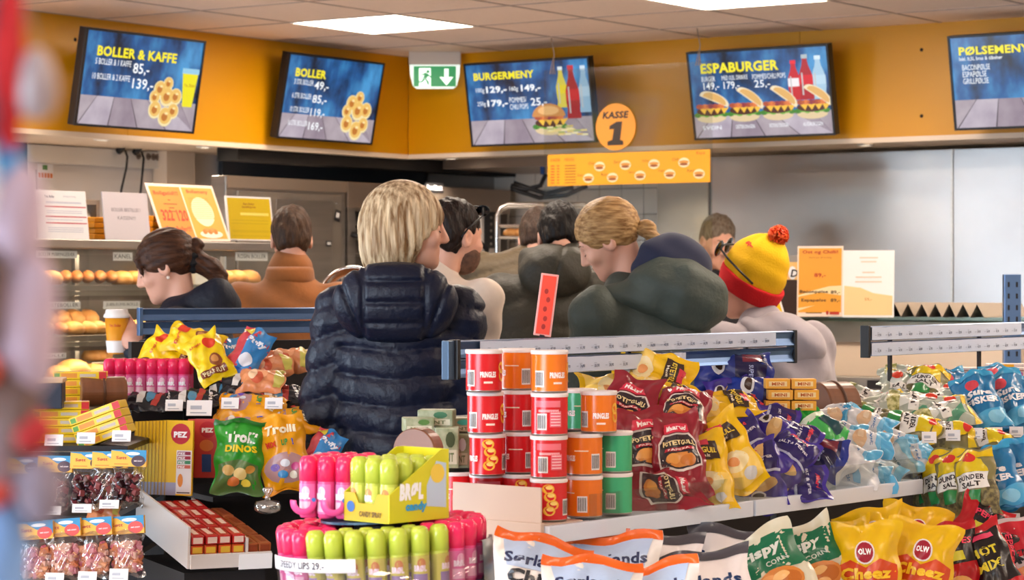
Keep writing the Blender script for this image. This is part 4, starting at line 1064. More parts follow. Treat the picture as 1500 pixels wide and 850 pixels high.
# --- blonde woman in navy puffer, seen from behind, face turned to the right
Y = 7.0; X0 = 582; L = lambda x, y: loc_px(x, y, Y, X0)
hc = L(598, 336)
p = make_pose(1.70, chest=(0, 0, 1.24), neck=(.01, .0, 1.42), head=(hc[0], .03, hc[2]), hy=-1.42, hp=-.06, sw=.165,
              arms=dict(le=(-.205, .02, 1.06), re=(.185, .04, 1.07), lw=(-.15, .22, 1.02), rw=(.11, .25, 1.04)))
o = person('person', p, (world_px(X0, Y), Y), 0, 'person with blonde bob in navy quilted puffer jacket, back turned', True)
eyes_for(p, o)
navy = down('navy', '#0f172e', '#0b1226')
def jk(P):
    z = P[:, 2]
    q = .016
    d = jacket_fn(p, .150, .155, .07, (.074, .076, .058), 0, .06, .07, hem=V3(0, 0, .86), depth=.86)(P)
    seam = np.abs(np.sin(PI * (z - .02 * np.abs(P[:, 0]) / .2) / .078)) ** .5
    back = (np.abs(P[:, 0]) < .19)
    w = np.clip((.185 - np.abs(P[:, 0])) / .03, 0, 1) * np.clip((1.30 - z) / .04, 0, 1)
    seam_arm = np.abs(np.sin(PI * (z + .35 * np.abs(P[:, 0])) / .085)) ** .5
    d = d - .016 * (seam * w + seam_arm * (1 - w)) + .008
    return d + .0018 * np.sin(P[:, 0] * 95 + 6 * np.sin(z * 21)) * np.sin(z * 60 + 3 * np.sin(P[:, 0] * 30))
obj_sdf('puffer_jacket', jk, (-.46, -.36, .70), (.46, .42, 1.52), .0075, navy, o)
def hood(P):
    # soft hood lying on the back: a fat collar roll drooping behind
    x, y, z = P[:, 0], P[:, 1], P[:, 2]
    d = ell(P, (.0, -.13, 1.385), (.178, .085, .125), euler(0, .25, 0))
    d = smin(d, ell(P, (.0, -.02, 1.455), (.12, .11, .055)), .05)
    d = smax(d, -ell(P, (.015, .035, 1.50), (.070, .075, .12)), .02)
    seam = np.minimum(np.abs(np.abs(x) - .085), np.where(np.abs(x) < .085, np.abs((z - 1.30) % .058 - .029), 9))
    side = np.where(np.abs(x) >= .085, np.abs((np.abs(x) * 1.0 - .4 * (z - 1.3)) % .062 - .031), 9)
    d = d + .010 * np.exp(-(np.minimum(seam, side) / .008) ** 2)
    return d
obj_sdf('hood', hood, (-.25, -.30, 1.18), (.25, .16, 1.56), .006, navy, o)
clothes(p, None, o)
bl = hair_mat('blonde_bob', '#e2cba6', '#7c5a38', (42, 42, 2.2))
Rh = p.R; ch = p.head
def hair(P):
    q = (P - ch) @ Rh
    d = ell(q, (0, -.022, .030), (.098, .118, .112))
    d = smin(d, ell(q, (0, -.045, -.045), (.100, .088, .088)), .05)
    d = smin(d, ell(q, (0, -.06, -.085), (.080, .055, .062)), .04)
    # open the face side, keep a sweep over the temple
    d = smax(d, -ell(q, (0, .125, -.082), (.13, .118, .108)), .012)
    d = smax(d, (-.125 - q[:, 2] + .25 * np.clip(q[:, 1], -.1, .1)), .02)
    a = np.arctan2(q[:, 0], -q[:, 1] - .03); zz = q[:, 2]
    rad = np.clip((.13 - zz) / .08, 0, 1)
    d = d + rad * (.0035 * np.sin(a * 23 + 3 * np.sin(zz * 17)) + .0022 * np.sin(a * 47 + 4 * np.sin(zz * 23 + 1)))
    return d
obj_sdf('hair', hair, tuple(ch - .2), tuple(ch + .2), .0045, bl, o)

# --- woman with ponytail and navy jacket, at the bakery, looking left and down, holding a cup
Y = 8.6; X0 = 285; L = lambda x, y: loc_px(x, y, Y, X0)
hc = L(243, 392)
cupc = L(171, 487)
p = make_pose(1.62, hip=(.03, 0, .86), chest=(-.02, .0, 1.17), neck=(-.045, .0, 1.33), head=(hc[0], .0, hc[2]), hy=1.50, hp=-.38, hr=0, sw=.165, byaw=PI / 2,
              arms=dict(le=(-.05, -.20, 1.0), re=(-.10, .22, 1.0), lw=(cupc[0] + .070, -.09, 1.20), rw=(-.2, .16, 1.02), lu=(0, 1, 0), grip=.62))
p.wr[0] = V3(cupc[0] + .085, -.115, cupc[2] - .05)
p.hu[0] = (-.2, 1, .1)
o = person('person', p, (world_px(X0, Y), Y), 0, 'person with brown ponytail and navy jacket bending left at the bakery', True, hands=[p.wr[0]])
eyes_for(p, o)
nv2 = down('navy_dark', '#0e1424', '#0b101e', .6)
jj = jacket_fn(p, .14, .155, .075, (.07, .06, .048), .0, .07, .062, hem=V3(.04, 0, .8), depth=1.0)
def jk(P):
    d = jj(P); x, y, z = P[:, 0], P[:, 1], P[:, 2]
    d = smin(d, cap(P, (-.13, -.05, 1.30), (.09, -.06, 1.41), .035, .045), .03)           # hood edge across the shoulder
    d = smin(d, ell(P, (.08, -.0, 1.35), (.085, .12, .085)), .05)
    return d + .004 * np.sin((x * .6 + z) * 75) * np.clip((1.38 - z) / .05, 0, 1)
obj_sdf('jacket', jk, (-.45, -.42, .68), (.45, .45, 1.52), .009, nv2, o)
clothes(p, None, o)
br = hair_mat('brown', '#4e301f', '#2c1912', (6, 50, 50))
Rh2, ch2 = p.R, p.head
def hair(P):
    q = (P - ch2) @ Rh2
    d = ell(q, (0, -.018, .036), (.087, .110, .100))
    d = smax(d, -ell(q, (0, .115, -.055), (.12, .085, .105)), .015)
    d = smax(d, -ell(q, (0, .02, -.085), (.12, .075, .085)), .012)
    d = smin(d, cap(q, (-.055, .075, .052), (-.066, .072, -.005), .012, .005), .012); d = smin(d, cap(q, (.055, .075, .052), (.066, .072, -.005), .012, .005), .012)
    return d + .0016 * np.sin(q[:, 2] * 240 + q[:, 0] * 60)
obj_sdf('hair', hair, tuple(ch2 - .2), tuple(ch2 + .2), .005, br, o)
S = p.head + p.R @ V3(0, -.125, .03)
sc = L(283, 380); tl = [L(292, 384), L(310, 392), L(322, 408), L(330, 428)]
b = MB(); b.tube([(sc[0] - .012, .0, sc[2] - .01), (sc[0], 0, sc[2] + .012), (sc[0] + .012, 0, sc[2] + .03)], [.02, .03, .02], br, 10); 
def tail(P):
    d = cap(P, (S[0], S[1], S[2]), sc, .03, .022); pts = [sc] + tl
    for i in range(4): d = smin(d, cap(P, pts[i], pts[i + 1], (.022, .034, .036, .028)[i], (.034, .036, .028, .012)[i]), .015)
    return d + .003 * np.sin(P[:, 2] * 160 + P[:, 0] * 120)
obj_sdf('ponytail', tail, (-.15, -.1, 1.3), (.2, .1, 1.62), .005, br, o)
def scr(P):
    q = P - np.array(sc); a = np.arctan2(q[:, 1], q[:, 2]); rr = np.sqrt(q[:, 1] ** 2 + q[:, 2] ** 2)
    return np.sqrt((rr - .030) ** 2 + q[:, 0] ** 2) - (.017 + .005 * np.sin(a * 9))
obj_sdf('scrunchie', scr, (sc[0] - .04, -.07, sc[2] - .07), (sc[0] + .04, .07, sc[2] + .07), .005, mat('scrunchie_black', '#0e0d10', rough=.9), o)
b = MB(); es = p.head + p.R @ V3(-.078, -.01, -.042); b.lathe([(.0, .006), (.005, .004), (.006, 0), (.005, -.004), (0, -.006)], 10, mat('pearl', '#e8dccf', rough=.2), T(*es)); b.build('earring', o)
cup = empty('paper_cup', T(at(171, 487, 8.6 - .09).x, 8.6 - .09 , at(171, 487, 8.51).z)); tag(cup, 'orange paper coffee cup with white lid held beside the bakery', 'cup')
b = MB(); b.lathe([(0, -.075), (.029, -.075), (.031, -.07), (.041, .052), (.0, .052)], 24, mat('cup_orange', '#e0920a', rough=.5)); b.build('cup_wall', cup)
b = MB(); b.lathe([(.043, .050), (.046, .054), (.044, .062), (.040, .066), (.038, .078), (.034, .080), (.032, .074), (0, .074)], 24, mat('lid_white', '#eae4e0', rough=.4)); b.build('lid', cup)
b = MB(); b.lathe([(.0335, -.07), (.0345, -.055), (.0375, -.03), (.0352, -.028), (.0312, -.055)], 24, mat('sleeve_white', '#ece6e4', rough=.6)); b.build('paper_ring', cup)
b = MB(); b.text('Yes, Boller', ink('#c2401c'), lambda x, y: (.0402 * math.sin(x / .04), -.0402 * math.cos(x / .04), y), 0, .018, .011, .042, .02, 0, True); b.build('lettering', cup)

# --- man in brown jacket, back turned
Y = 9.4; X0 = 425; L = lambda x, y: loc_px(x, y, Y, X0)
hc = L(426, 350)
p = make_pose(1.74, chest=(-.01, 0, 1.25), neck=(0, 0, 1.44), head=(hc[0], .02, hc[2] - .005), hy=.15, hp=-.15, sw=.185)
o = person('person', p, (world_px(X0, Y), Y), 0, 'person with short brown hair in rust brown jacket, back turned')
rust = wool('rust', '#8a501a', '#794515')
jj = jacket_fn(p, .16, .17, .075, (.075, .065, .052), 0, .07, .085, hem=V3(0, 0, .8), top=p.neck + V3(0, -.005, .05))
obj_sdf('jacket', lambda P: jj(P) + .003 * np.sin(P[:, 2] * 60 + P[:, 0] * 30), (-.46, -.36, .6), (.46, .5, 1.6), .010, rust, o)
b = MB(); b.lathe([(.074, -.03), (.086, -.02), (.090, .0), (.087, .03), (.080, .045), (.072, .03), (.068, 0)], 28, rust, T(p.neck[0], p.neck[1] - .012, p.neck[2] + .015) @ Matrix.Diagonal((1.06, 1, 1.0, 1))); b.build('collar', o)
clothes(p, None, o)
def short_hair(p, top=1.0, front=.115, s=.93, nape=-.055, swirl=.004):
    R, c = p.R, p.head
    def fn(P):
        q = ((P - c) @ R) / s
        d = ell(q, (0, -.014, .046), (.084, .104, .098 * top))
        d = smin(d, ell(q, (0, -.055, -.015), (.070, .058, .075)), .03)
        d = smax(d, q[:, 1] - front + .9 * np.clip(.055 - q[:, 2], 0, .2), .012)
        d = smax(d, nape - q[:, 2] - .35 * (q[:, 1] + .06), .012)
        for sx in (-1, 1): d = smax(d, -ell(q, (sx * .085, .0, -.012), (.026, .030, .042)), .006)
        return (d + swirl * np.sin(q[:, 0] * 90 + 3 * np.sin(q[:, 1] * 50)) * np.sin(q[:, 1] * 80 + 2 * np.sin(q[:, 0] * 60 + q[:, 2] * 40))) * s
    return fn
def add_hair(p, o, m, **k):
    obj_sdf('hair', short_hair(p, **k), tuple(p.head - .17), tuple(p.head + .19), .005, m, o)
add_hair(p, o, hair_mat('short_brown', '#4a3526', '#2f2017', (70, 70, 20)), top=1.02)

# --- man in cream sweater with sunglasses on his head, turned right
Y = 8.2; X0 = 634; L = lambda x, y: loc_px(x, y, Y, X0)
hc = L(666, 340)
p = make_pose(1.76, chest=(0, 0, 1.27), neck=(.01, 0, 1.455), head=(hc[0], .03, hc[2] - .02), hy=-.85, hp=-.08, sw=.165, byaw=-.25, arms=dict(re=(.155, .08, 1.08), rw=(.1, .3, 1.05)))
o = person('person', p, (world_px(X0, Y), Y), 0, 'person with dark hair and beard in cream sweater behind the blonde bob')
cream_w = wool('cream', '#d8c9bb', '#cbbaab')
jj = jacket_fn(p, .145, .16, .068, (.068, .058, .044), 0, .07, .066, hem=V3(0, 0, .84), depth=.85)
obj_sdf('sweater', lambda P: jj(P) + .0035 * np.sin(P[:, 2] * 50 + P[:, 0] * 40), (-.46, -.36, .68), (.46, .5, 1.6), .010, cream_w, o)
clothes(p, None, o)
dk = hair_mat('dark', '#261812', '#150d0a', (60, 60, 20))
add_hair(p, o, dk, top=1.05, swirl=.005)
R, c = p.R, p.head
def beard(P):
    q = ((P - c) @ R) / .93
    d = ell(q, (0, .040, -.062), (.0665, .066, .068)); d = smax(d, -ell(q, (0, .125, -.028), (.06, .06, .036)), .01)
    d = smax(d, q[:, 2] + .018, .012); d = smax(d, -(q[:, 1] + .012), .01)
    return (d + .0015 * np.sin(q[:, 0] * 300) * np.sin(q[:, 2] * 300)) * .93
obj_sdf('beard', beard, tuple(c - .16), tuple(c + .16), .005, mat('beard_dark', '#4a3226', rough=.8, noise=(60, '#6a4a38', .2)), o)
g = lambda x, y, z: tuple(c + R @ (V3(x, y, z) * .93))
b = MB()
b.tube([g(-.082, .055, .085), g(-.045, .085, .118), g(0, .088, .124), g(.045, .085, .118), g(.082, .055, .085)], .0035, black, 6)
for sx in (-1, 1):
    b.tube([g(sx * .082, .055, .085), g(sx * .086, -.01, .035), g(sx * .086, -.04, .0)], .003, black, 6)
    b.lathe([(0, .003), (.022, .002), (.024, 0), (.022, -.002), (0, -.003)], 16, mat('lens_dark', '#15181c', rough=.08), T(*g(sx * .036, .094, .108)) @ Matrix.Rotation(-.9, 4, 'X'))
b.build('sunglasses_on_head', o)

# --- two men in olive jackets
Y = 9.6; X0 = 757; L = lambda x, y: loc_px(x, y, Y, X0)
hc = L(790, 350)
p = make_pose(1.74, chest=(0, 0, 1.36), neck=(.04, .03, 1.50), head=(hc[0], .06, hc[2] - .01), hy=-.2, hp=-.4, sw=.17)
o = person('person', p, (world_px(X0, Y), Y), 0, 'person with brown hair in quilted olive jacket, farther of two olive jackets')
oliv = down('olive', '#544733', '#493d2b', .6)
jj = jacket_fn(p, .16, .17, .085, (.085, .078, .06), .014, .075, .08, hem=V3(0, 0, .8))
def jk(P):
    z = P[:, 2] + .3 * np.abs(P[:, 0])
    return jj(P) - .012 * (np.abs(np.sin(PI * z / .072)) ** .5 - .5)
obj_sdf('puffer_jacket', jk, (-.46, -.36, .6), (.46, .5, 1.6), .009, oliv, o)
b = MB(); b.lathe([(.072, -.04), (.088, -.03), (.092, -.01), (.086, .005), (.092, .02), (.086, .04), (.072, .045), (.066, 0)], 28, oliv, T(p.neck[0], p.neck[1] - .005, p.neck[2] + .02)); b.build('collar', o)
clothes(p, None, o)
add_hair(p, o, hair_mat('short_brown2', '#3f2e24', '#281c15', (70, 70, 20)), top=1.04)

Y = 8.8; X0 = 798; L = lambda x, y: loc_px(x, y, Y, X0)
hc = L(820, 348)
p = make_pose(1.74, chest=(0, 0, 1.27), neck=(.02, .02, 1.43), head=(hc[0], .06, hc[2] - .005), hy=.05, hp=-.45, sw=.17)
o = person('person', p, (world_px(X0, Y), Y), 0, 'person with black hair in dark olive hooded jacket, nearer of two')
oliv2 = down('dark_olive', '#35332a', '#2c2a22', .6)
jj = jacket_fn(p, .165, .175, .088, (.088, .08, .06), .012, .1, .07, hem=V3(0, 0, .8))
def jk(P):
    return jj(P) - .010 * (np.abs(np.sin(PI * (P[:, 2] + .25 * np.abs(P[:, 0])) / .10)) ** .5 - .5)
obj_sdf('puffer_jacket', jk, (-.46, -.36, .6), (.46, .5, 1.6), .009, oliv2, o)
def hood(P):
    d = ell(P, (.035, -.07, 1.475), (.128, .105, .10), euler(0, -.2, 0)); d = smin(d, cap(P, (-.06, -.02, 1.53), (.11, -.0, 1.55), .035, .035), .05)
    d = smax(d, -ell(P, (hc[0], .09, 1.56), (.078, .09, .13)), .015)
    x, z = P[:, 0], P[:, 2]
    return d + .007 * np.exp(-((x - .03 - .3 * (z - 1.45)) / .006) ** 2) + .004 * np.sin(z * 60 + x * 25) * np.sin(x * 40)
obj_sdf('hood', hood, (-.2, -.25, 1.28), (.25, .2, 1.62), .007, oliv2, o)
clothes(p, None, o)
add_hair(p, o, hair_mat('black', '#17100d', '#0b0807', (60, 60, 20)), top=1.04, swirl=.006)

# --- woman with blonde ponytail in grey green jacket, bent over the counter, looking down to the left
Y = 7.9; X0 = 955; L = lambda x, y: loc_px(x, y, Y, X0)
hc = L(893, 352)
p = make_pose(1.70, hip=(.06, 0, .9), chest=(.0, .03, 1.24), neck=(-.07, .05, 1.40), head=(hc[0], .07, hc[2]), hy=1.35, hp=-.55, hr=-.12, sw=.18, byaw=.75, arms=dict(le=(-.22, .0, 1.06), re=(.05, .3, 1.02), lw=(-.28, .2, 1.08), rw=(-.1, .42, 1.03)))
o = person('person', p, (world_px(X0, Y), Y), 0, 'person with blonde ponytail in grey green jacket looking down', True)
eyes_for(p, o)
gg = down('grey_green', '#474f49', '#3b433d', .6)
jj = jacket_fn(p, .17, .175, .085, (.088, .078, .06), 0, .1, .072, hem=V3(.06, 0, .8), depth=1.0)
def jk(P):
    x, y, z = P[:, 0], P[:, 1], P[:, 2]
    d = jj(P)
    return d + .006 * np.sin(z * 38 + x * 26 + 2 * np.sin(y * 18)) * np.sin(x * 30 - z * 12)
obj_sdf('jacket', jk, (-.5, -.4, .6), (.46, .62, 1.55), .009, gg, o)
def hood(P):
    x, y, z = P[:, 0], P[:, 1], P[:, 2]
    d = ell(P, (.085, -.06, 1.405), (.165, .12, .115), euler(0, 0, .35)); d = smin(d, cap(P, (-.20, -.06, 1.375), (.10, -.13, 1.43), .045, .05), .06)
    d = smax(d, -ell(P, (.0, .05, 1.52), (.14, .085, .105)), .02)
    return d + .006 * np.sin(x * 45 + z * 25) * np.sin(z * 40 - x * 12)
obj_sdf('hood', hood, (-.35, -.32, 1.2), (.33, .2, 1.62), .007, gg, o)
def lining(P):
    d = ell(P, (.062, .0, 1.475), (.135, .11, .125), euler(0, 0, .25)); d = smax(d, -ell(P, (-.04, .10, 1.50), (.12, .12, .16)), .02)
    d = smin(d, cap(P, (-.05, -.1, 1.44), (.03, -.1, 1.46), .022, .03), .03)
    return d + .003 * np.sin(P[:, 0] * 40 + P[:, 2] * 60)
obj_sdf('hood_lining', lining, (-.15, -.2, 1.3), (.26, .2, 1.68), .007, mat('lining_navy', '#121a38', rough=.8, sheen=.1), o)
clothes(p, None, o)
hb = hair_mat('dark_blonde', '#c09a68', '#7c5832', (10, 40, 70))
R7, c7 = p.R, p.head
def hair(P):
    q = (P - c7) @ R7
    d = ell(q, (0, -.018, .038), (.086, .110, .100))
    d = smax(d, -ell(q, (0, .115, -.055), (.12, .085, .115)), .015)
    d = smax(d, -ell(q, (0, .02, -.085), (.12, .070, .090)), .012)
    return d + .0009 * np.sin(q[:, 2] * 260 + q[:, 1] * 30)
obj_sdf('hair', hair, tuple(c7 - .2), tuple(c7 + .2), .005, hb, o)
S = c7 + R7 @ V3(0, -.085, -.005); B = L(931, 336); B = V3(B[0], .06, B[2]); E_ = L(965, 345); E_ = V3(E_[0], .02, E_[2])
obj_sdf('ponytail', lambda P: smin(smin(cap(P, S, B, .03, .017), cap(P, B, (B + E_) / 2 + V3(0, 0, .012), .018, .027), .012), cap(P, (B + E_) / 2 + V3(0, 0, .012), E_ + V3(.03, 0, -.06), .027, .015), .015) + .0025 * np.sin(P[:, 2] * 180 + P[:, 0] * 60), tuple(B - .16), tuple(B + .18), .005, hb, o)
dv = B - S; dv /= np.linalg.norm(dv)
def band(P):
    q = P - B; a = q @ dv; r = np.sqrt(np.maximum(((q - a[:, None] * dv) ** 2).sum(1), 0)); return np.sqrt((r - .02) ** 2 + a ** 2) - .008
obj_sdf('hair_band', band, tuple(B - .04), tuple(B + .04), .004, mat('band_white', '#ece6e2', rough=.7), o)

# --- shop worker behind the acrylic screen
Y = 12.55; X0 = 1062; L = lambda x, y: loc_px(x, y, Y, X0)
hc = L(1049, 350)
p = make_pose(1.78, chest=(.0, .04, 1.27), neck=(.01, .07, 1.46), head=(-hc[0], .11, hc[2] - .02), hy=.30, hp=-.30, hr=.0, sw=.19)
o = person('person', p, (world_px(X0, Y), Y), PI, 'shop worker with short greying hair looking down behind the till', s=1.03)
o.rotation_euler = (0, 0, PI)
eyes_for(p, o, 1.03)
shirt = wool('black_shirt', '#23222a', '#1b1a20')
jj = jacket_fn(p, .15, .165, .068, (.068, .058, .046), 0, .07, .068, hem=V3(0, 0, .84))
obj_sdf('shirt', jj, (-.46, -.36, .68), (.46, .5, 1.6), .012, shirt, o)
clothes(p, None, o)
add_hair(p, o, hair_mat('grey_brown', '#5f4d3e', '#7f7468', (60, 60, 20)), top=.97, s=1.03, swirl=.003, front=.082)

# --- person in yellow beanie and grey hoodie
Y = 8.5; X0 = 1128; L = lambda x, y: loc_px(x, y, Y, X0)
hc = L(1098, 417)
p = make_pose(1.56, hip=(.03, 0, .84), chest=(.02, .0, 1.12), neck=(-.02, .02, 1.29), head=(hc[0], .06, hc[2]), hy=1.15, hp=-.12, hr=.0, sw=.165, byaw=.3)
o = person('person', p, (world_px(X0, Y), Y), 0, 'person in yellow and red bobble beanie and grey hoodie')
R9, c9 = p.R @ euler(0, .52, -.15), p.head
hood_g = wool('hoodie_grey', '#9a9298', '#8b848b')
jj = jacket_fn(p, .15, .165, .072, (.072, .064, .052), 0, .07, .068, hem=V3(.02, 0, .74), depth=.95)
obj_sdf('hoodie', lambda P: jj(P) + .004 * np.sin(P[:, 2] * 40 + P[:, 0] * 50 + np.sin(P[:, 1] * 30)), (-.46, -.4, .55), (.46, .5, 1.45), .009, hood_g, o)
def hood(P):
    d = ell(P, (.055, -.07, 1.245), (.135, .10, .085), euler(0, 0, .25)); d = smin(d, cap(P, (-.07, -.02, 1.29), (.07, -.03, 1.295), .035, .035), .04)
    d = smax(d, -ell(P, (-.03, .07, 1.36), (.085, .09, .12)), .015)
    return d + .005 * np.sin(P[:, 0] * 45 + P[:, 2] * 50)
obj_sdf('hood', hood, (-.2, -.25, 1.05), (.28, .18, 1.45), .007, hood_g, o)
clothes(p, None, o)
def beanie(P):
    q = ((P - c9) @ R9)
    d = ell(q, (0, -.012, .055), (.097, .115, .128)); d = smin(d, ell(q, (0, -.03, .125), (.062, .07, .06)), .04)
    d = smax(d, .028 - q[:, 2] + .15 * q[:, 1], .004)
    return d + .0025 * np.sin(np.arctan2(q[:, 0], q[:, 1] + .012) * 5) + .0012 * np.sin(q[:, 2] * 90 + q[:, 0] * 40)
obj_sdf('beanie_crown', beanie, tuple(c9 - .22), tuple(c9 + .25), .005, mat('knit_yellow', '#e8b80c', rough=.9, bump=(160, .5, .003), noise=(12, '#dcaa08', .3)), o)
def cuff(P):
    q = ((P - c9) @ R9); d = ell(q, (0, -.012, .030), (.104, .122, .150)); zz = q[:, 2] - .15 * q[:, 1]
    return smax(smax(d, zz - .036, .006), -.030 - zz, .006)
obj_sdf('beanie_cuff', cuff, tuple(c9 - .22), tuple(c9 + .25), .005, mat('knit_red', '#c01018', rough=.9, bump=(160, .5, .003)), o)
pc = c9 + R9 @ V3(.0, -.045, .205); b = MB(); rnd = random.Random(3)
for i in range(420):
    v = Vector((rnd.gauss(0, 1), rnd.gauss(0, 1), rnd.gauss(0, 1))).normalized(); a = v.cross(Vector((.3, .5, .8))).normalized(); c_ = v.cross(a); e1 = Vector(pc) + v * rnd.uniform(.033, .039); e0 = Vector(pc) + v * .008; w = .0042
    b.add([e0 + a * w, e0 - a * w * .5 + c_ * w * .8, e0 - a * w * .5 - c_ * w * .8, e1 + a * w, e1 - a * w * .5 + c_ * w * .8, e1 - a * w * .5 - c_ * w * .8], [(3, 4, 5), (0, 1, 4, 3), (1, 2, 5, 4), (2, 0, 3, 5)], ink('#d8481c') if i % 4 else ink('#e86a2c'))
ob = b.build('bobble', o); ob['kind'] = 'stuff'
g = lambda x, y, z: tuple(c9 + R9 @ V3(x, y, z))
b = MB(); b.tube([g(-.108, .06, .085), g(-.108, .0, .060), g(-.106, -.05, .040)], .004, black, 6); b.tube([g(.108, .06, .085), g(.108, .0, .060), g(.106, -.05, .040)], .004, black, 6)
b.tube([g(-.108, .06, .085), g(-.06, .118, .095), g(0, .128, .10), g(.06, .118, .095), g(.108, .06, .085)], .004, black, 6)
for sx in (-1, 1): b.lathe([(0, .004), (.028, .003), (.031, 0), (.028, -.003), (0, -.004)], 16, mat('lens_dark', '#15181c'), Matrix.Translation(g(sx * .045, .128, .09)) @ Matrix([list(r) + [0] for r in R9.tolist()] + [[0, 0, 0, 1]]) @ Matrix.Rotation(PI / 2, 4, 'X'))
b.build('sunglasses', o)
cd_ = R9.T @ V3(0, -1, 0); v_ = V3(0, .62, .62) + .75 * cd_; v_ /= np.linalg.norm(v_)
tz = V3(0, 0, 1) - v_ * v_[2]; tz /= np.linalg.norm(tz); txv = np.cross(tz, v_)
sp_ = V3(0, -.012, .055) + v_ / math.sqrt(((v_ / V3(.097, .115, .128)) ** 2).sum())
b = MB(); b.text('espa', ink('#c8281c'), lambda x, y: g(*(sp_ + v_ * .006 - txv * (x - .02) + tz * y)), 0, 0, .022, .042, .04); b.build('beanie_patch', o)
# ------------------------------------------------------------------ product builders
def surf_from(G):                               # bilinear point and normal on a (nu, nv, 3) front grid
    nu, nv = G.shape[:2]
    def S(u, v, lift=.0012):
        a = min(max(u, 0), .9999) * (nu - 1); c = min(max(v, 0), .9999) * (nv - 1); i, j = int(a), int(c); s, t = a - i, c - j
        p00, p10, p01, p11 = G[i, j], G[i + 1, j], G[i, j + 1], G[i + 1, j + 1]
        P = p00 * (1 - s) * (1 - t) + p10 * s * (1 - t) + p01 * (1 - s) * t + p11 * s * t
        n = np.cross(p10 - p00 + (p11 - p01), p01 - p00 + (p11 - p10)); n = n / (np.linalg.norm(n) + 1e-9)
        return tuple(P + n * lift)
    return S
def draw_print(b, S, prints):
    for l, q in enumerate(prints):
        k = q[0]; lift = .0014 + .0006 * l
        f = lambda u, v: S(u, v, lift)
        if k == 'r':
            _, u0, v0, u1, v1, c = q; n = max(3, int((u1 - u0) * 24)); m = max(3, int((v1 - v0) * 28))
            b.grid([[f(u0 + (u1 - u0) * i / n, v0 + (v1 - v0) * j / m) for j in range(m + 1)] for i in range(n + 1)], film_c(c))
        elif k == 'e':
            _, cu, cv, ru, rv, c = q
            b.grid([[f(cu + ru * r * math.cos(a * PI / 9), cv + rv * r * math.sin(a * PI / 9)) for a in range(19)] for r in (1, .84, .68, .52, .36, .2)], film_c(c)); b.flat([(cu + ru * .2 * math.cos(a * PI / 9), cv + rv * .2 * math.sin(a * PI / 9)) for a in range(17, -1, -1)][::-1], film_c(c), f)
        elif k == 'p':
            pts, c = q[1], q[2]; cu = sum(x for x, _ in pts) / len(pts); cv = sum(y for _, y in pts) / len(pts); V = []; F = []
            P2 = []
            for i in range(len(pts)):
                x0, y0 = pts[i]; x1, y1 = pts[(i + 1) % len(pts)]
                for t in (0, .125, .25, .375, .5, .625, .75, .875): P2.append((x0 + (x1 - x0) * t, y0 + (y1 - y0) * t))
            n = len(P2)
            for r in (1, .86, .72, .58, .44, .3, .15): V += [f(cu + (x - cu) * r, cv + (y - cv) * r) for x, y in P2]
            V.append(f(cu, cv))
            for r in range(6):
                for i in range(n): F.append((r * n + i, r * n + (i + 1) % n, (r + 1) * n + (i + 1) % n, (r + 1) * n + i))
            for i in range(n): F.append((6 * n + i, 6 * n + (i + 1) % n, 7 * n))
            b.add(V, F, film_c(c), True)
        elif k == 't':
            _, s, u, v, h, w, c = q[:7]; b.text(s, film_c(c), f, u, v, h, w, q[7] if len(q) > 7 else .02, q[8] if len(q) > 8 else 0, True)
def film_c(c):
    if not isinstance(c, str): return c
    return film(c.lstrip('#'), c)
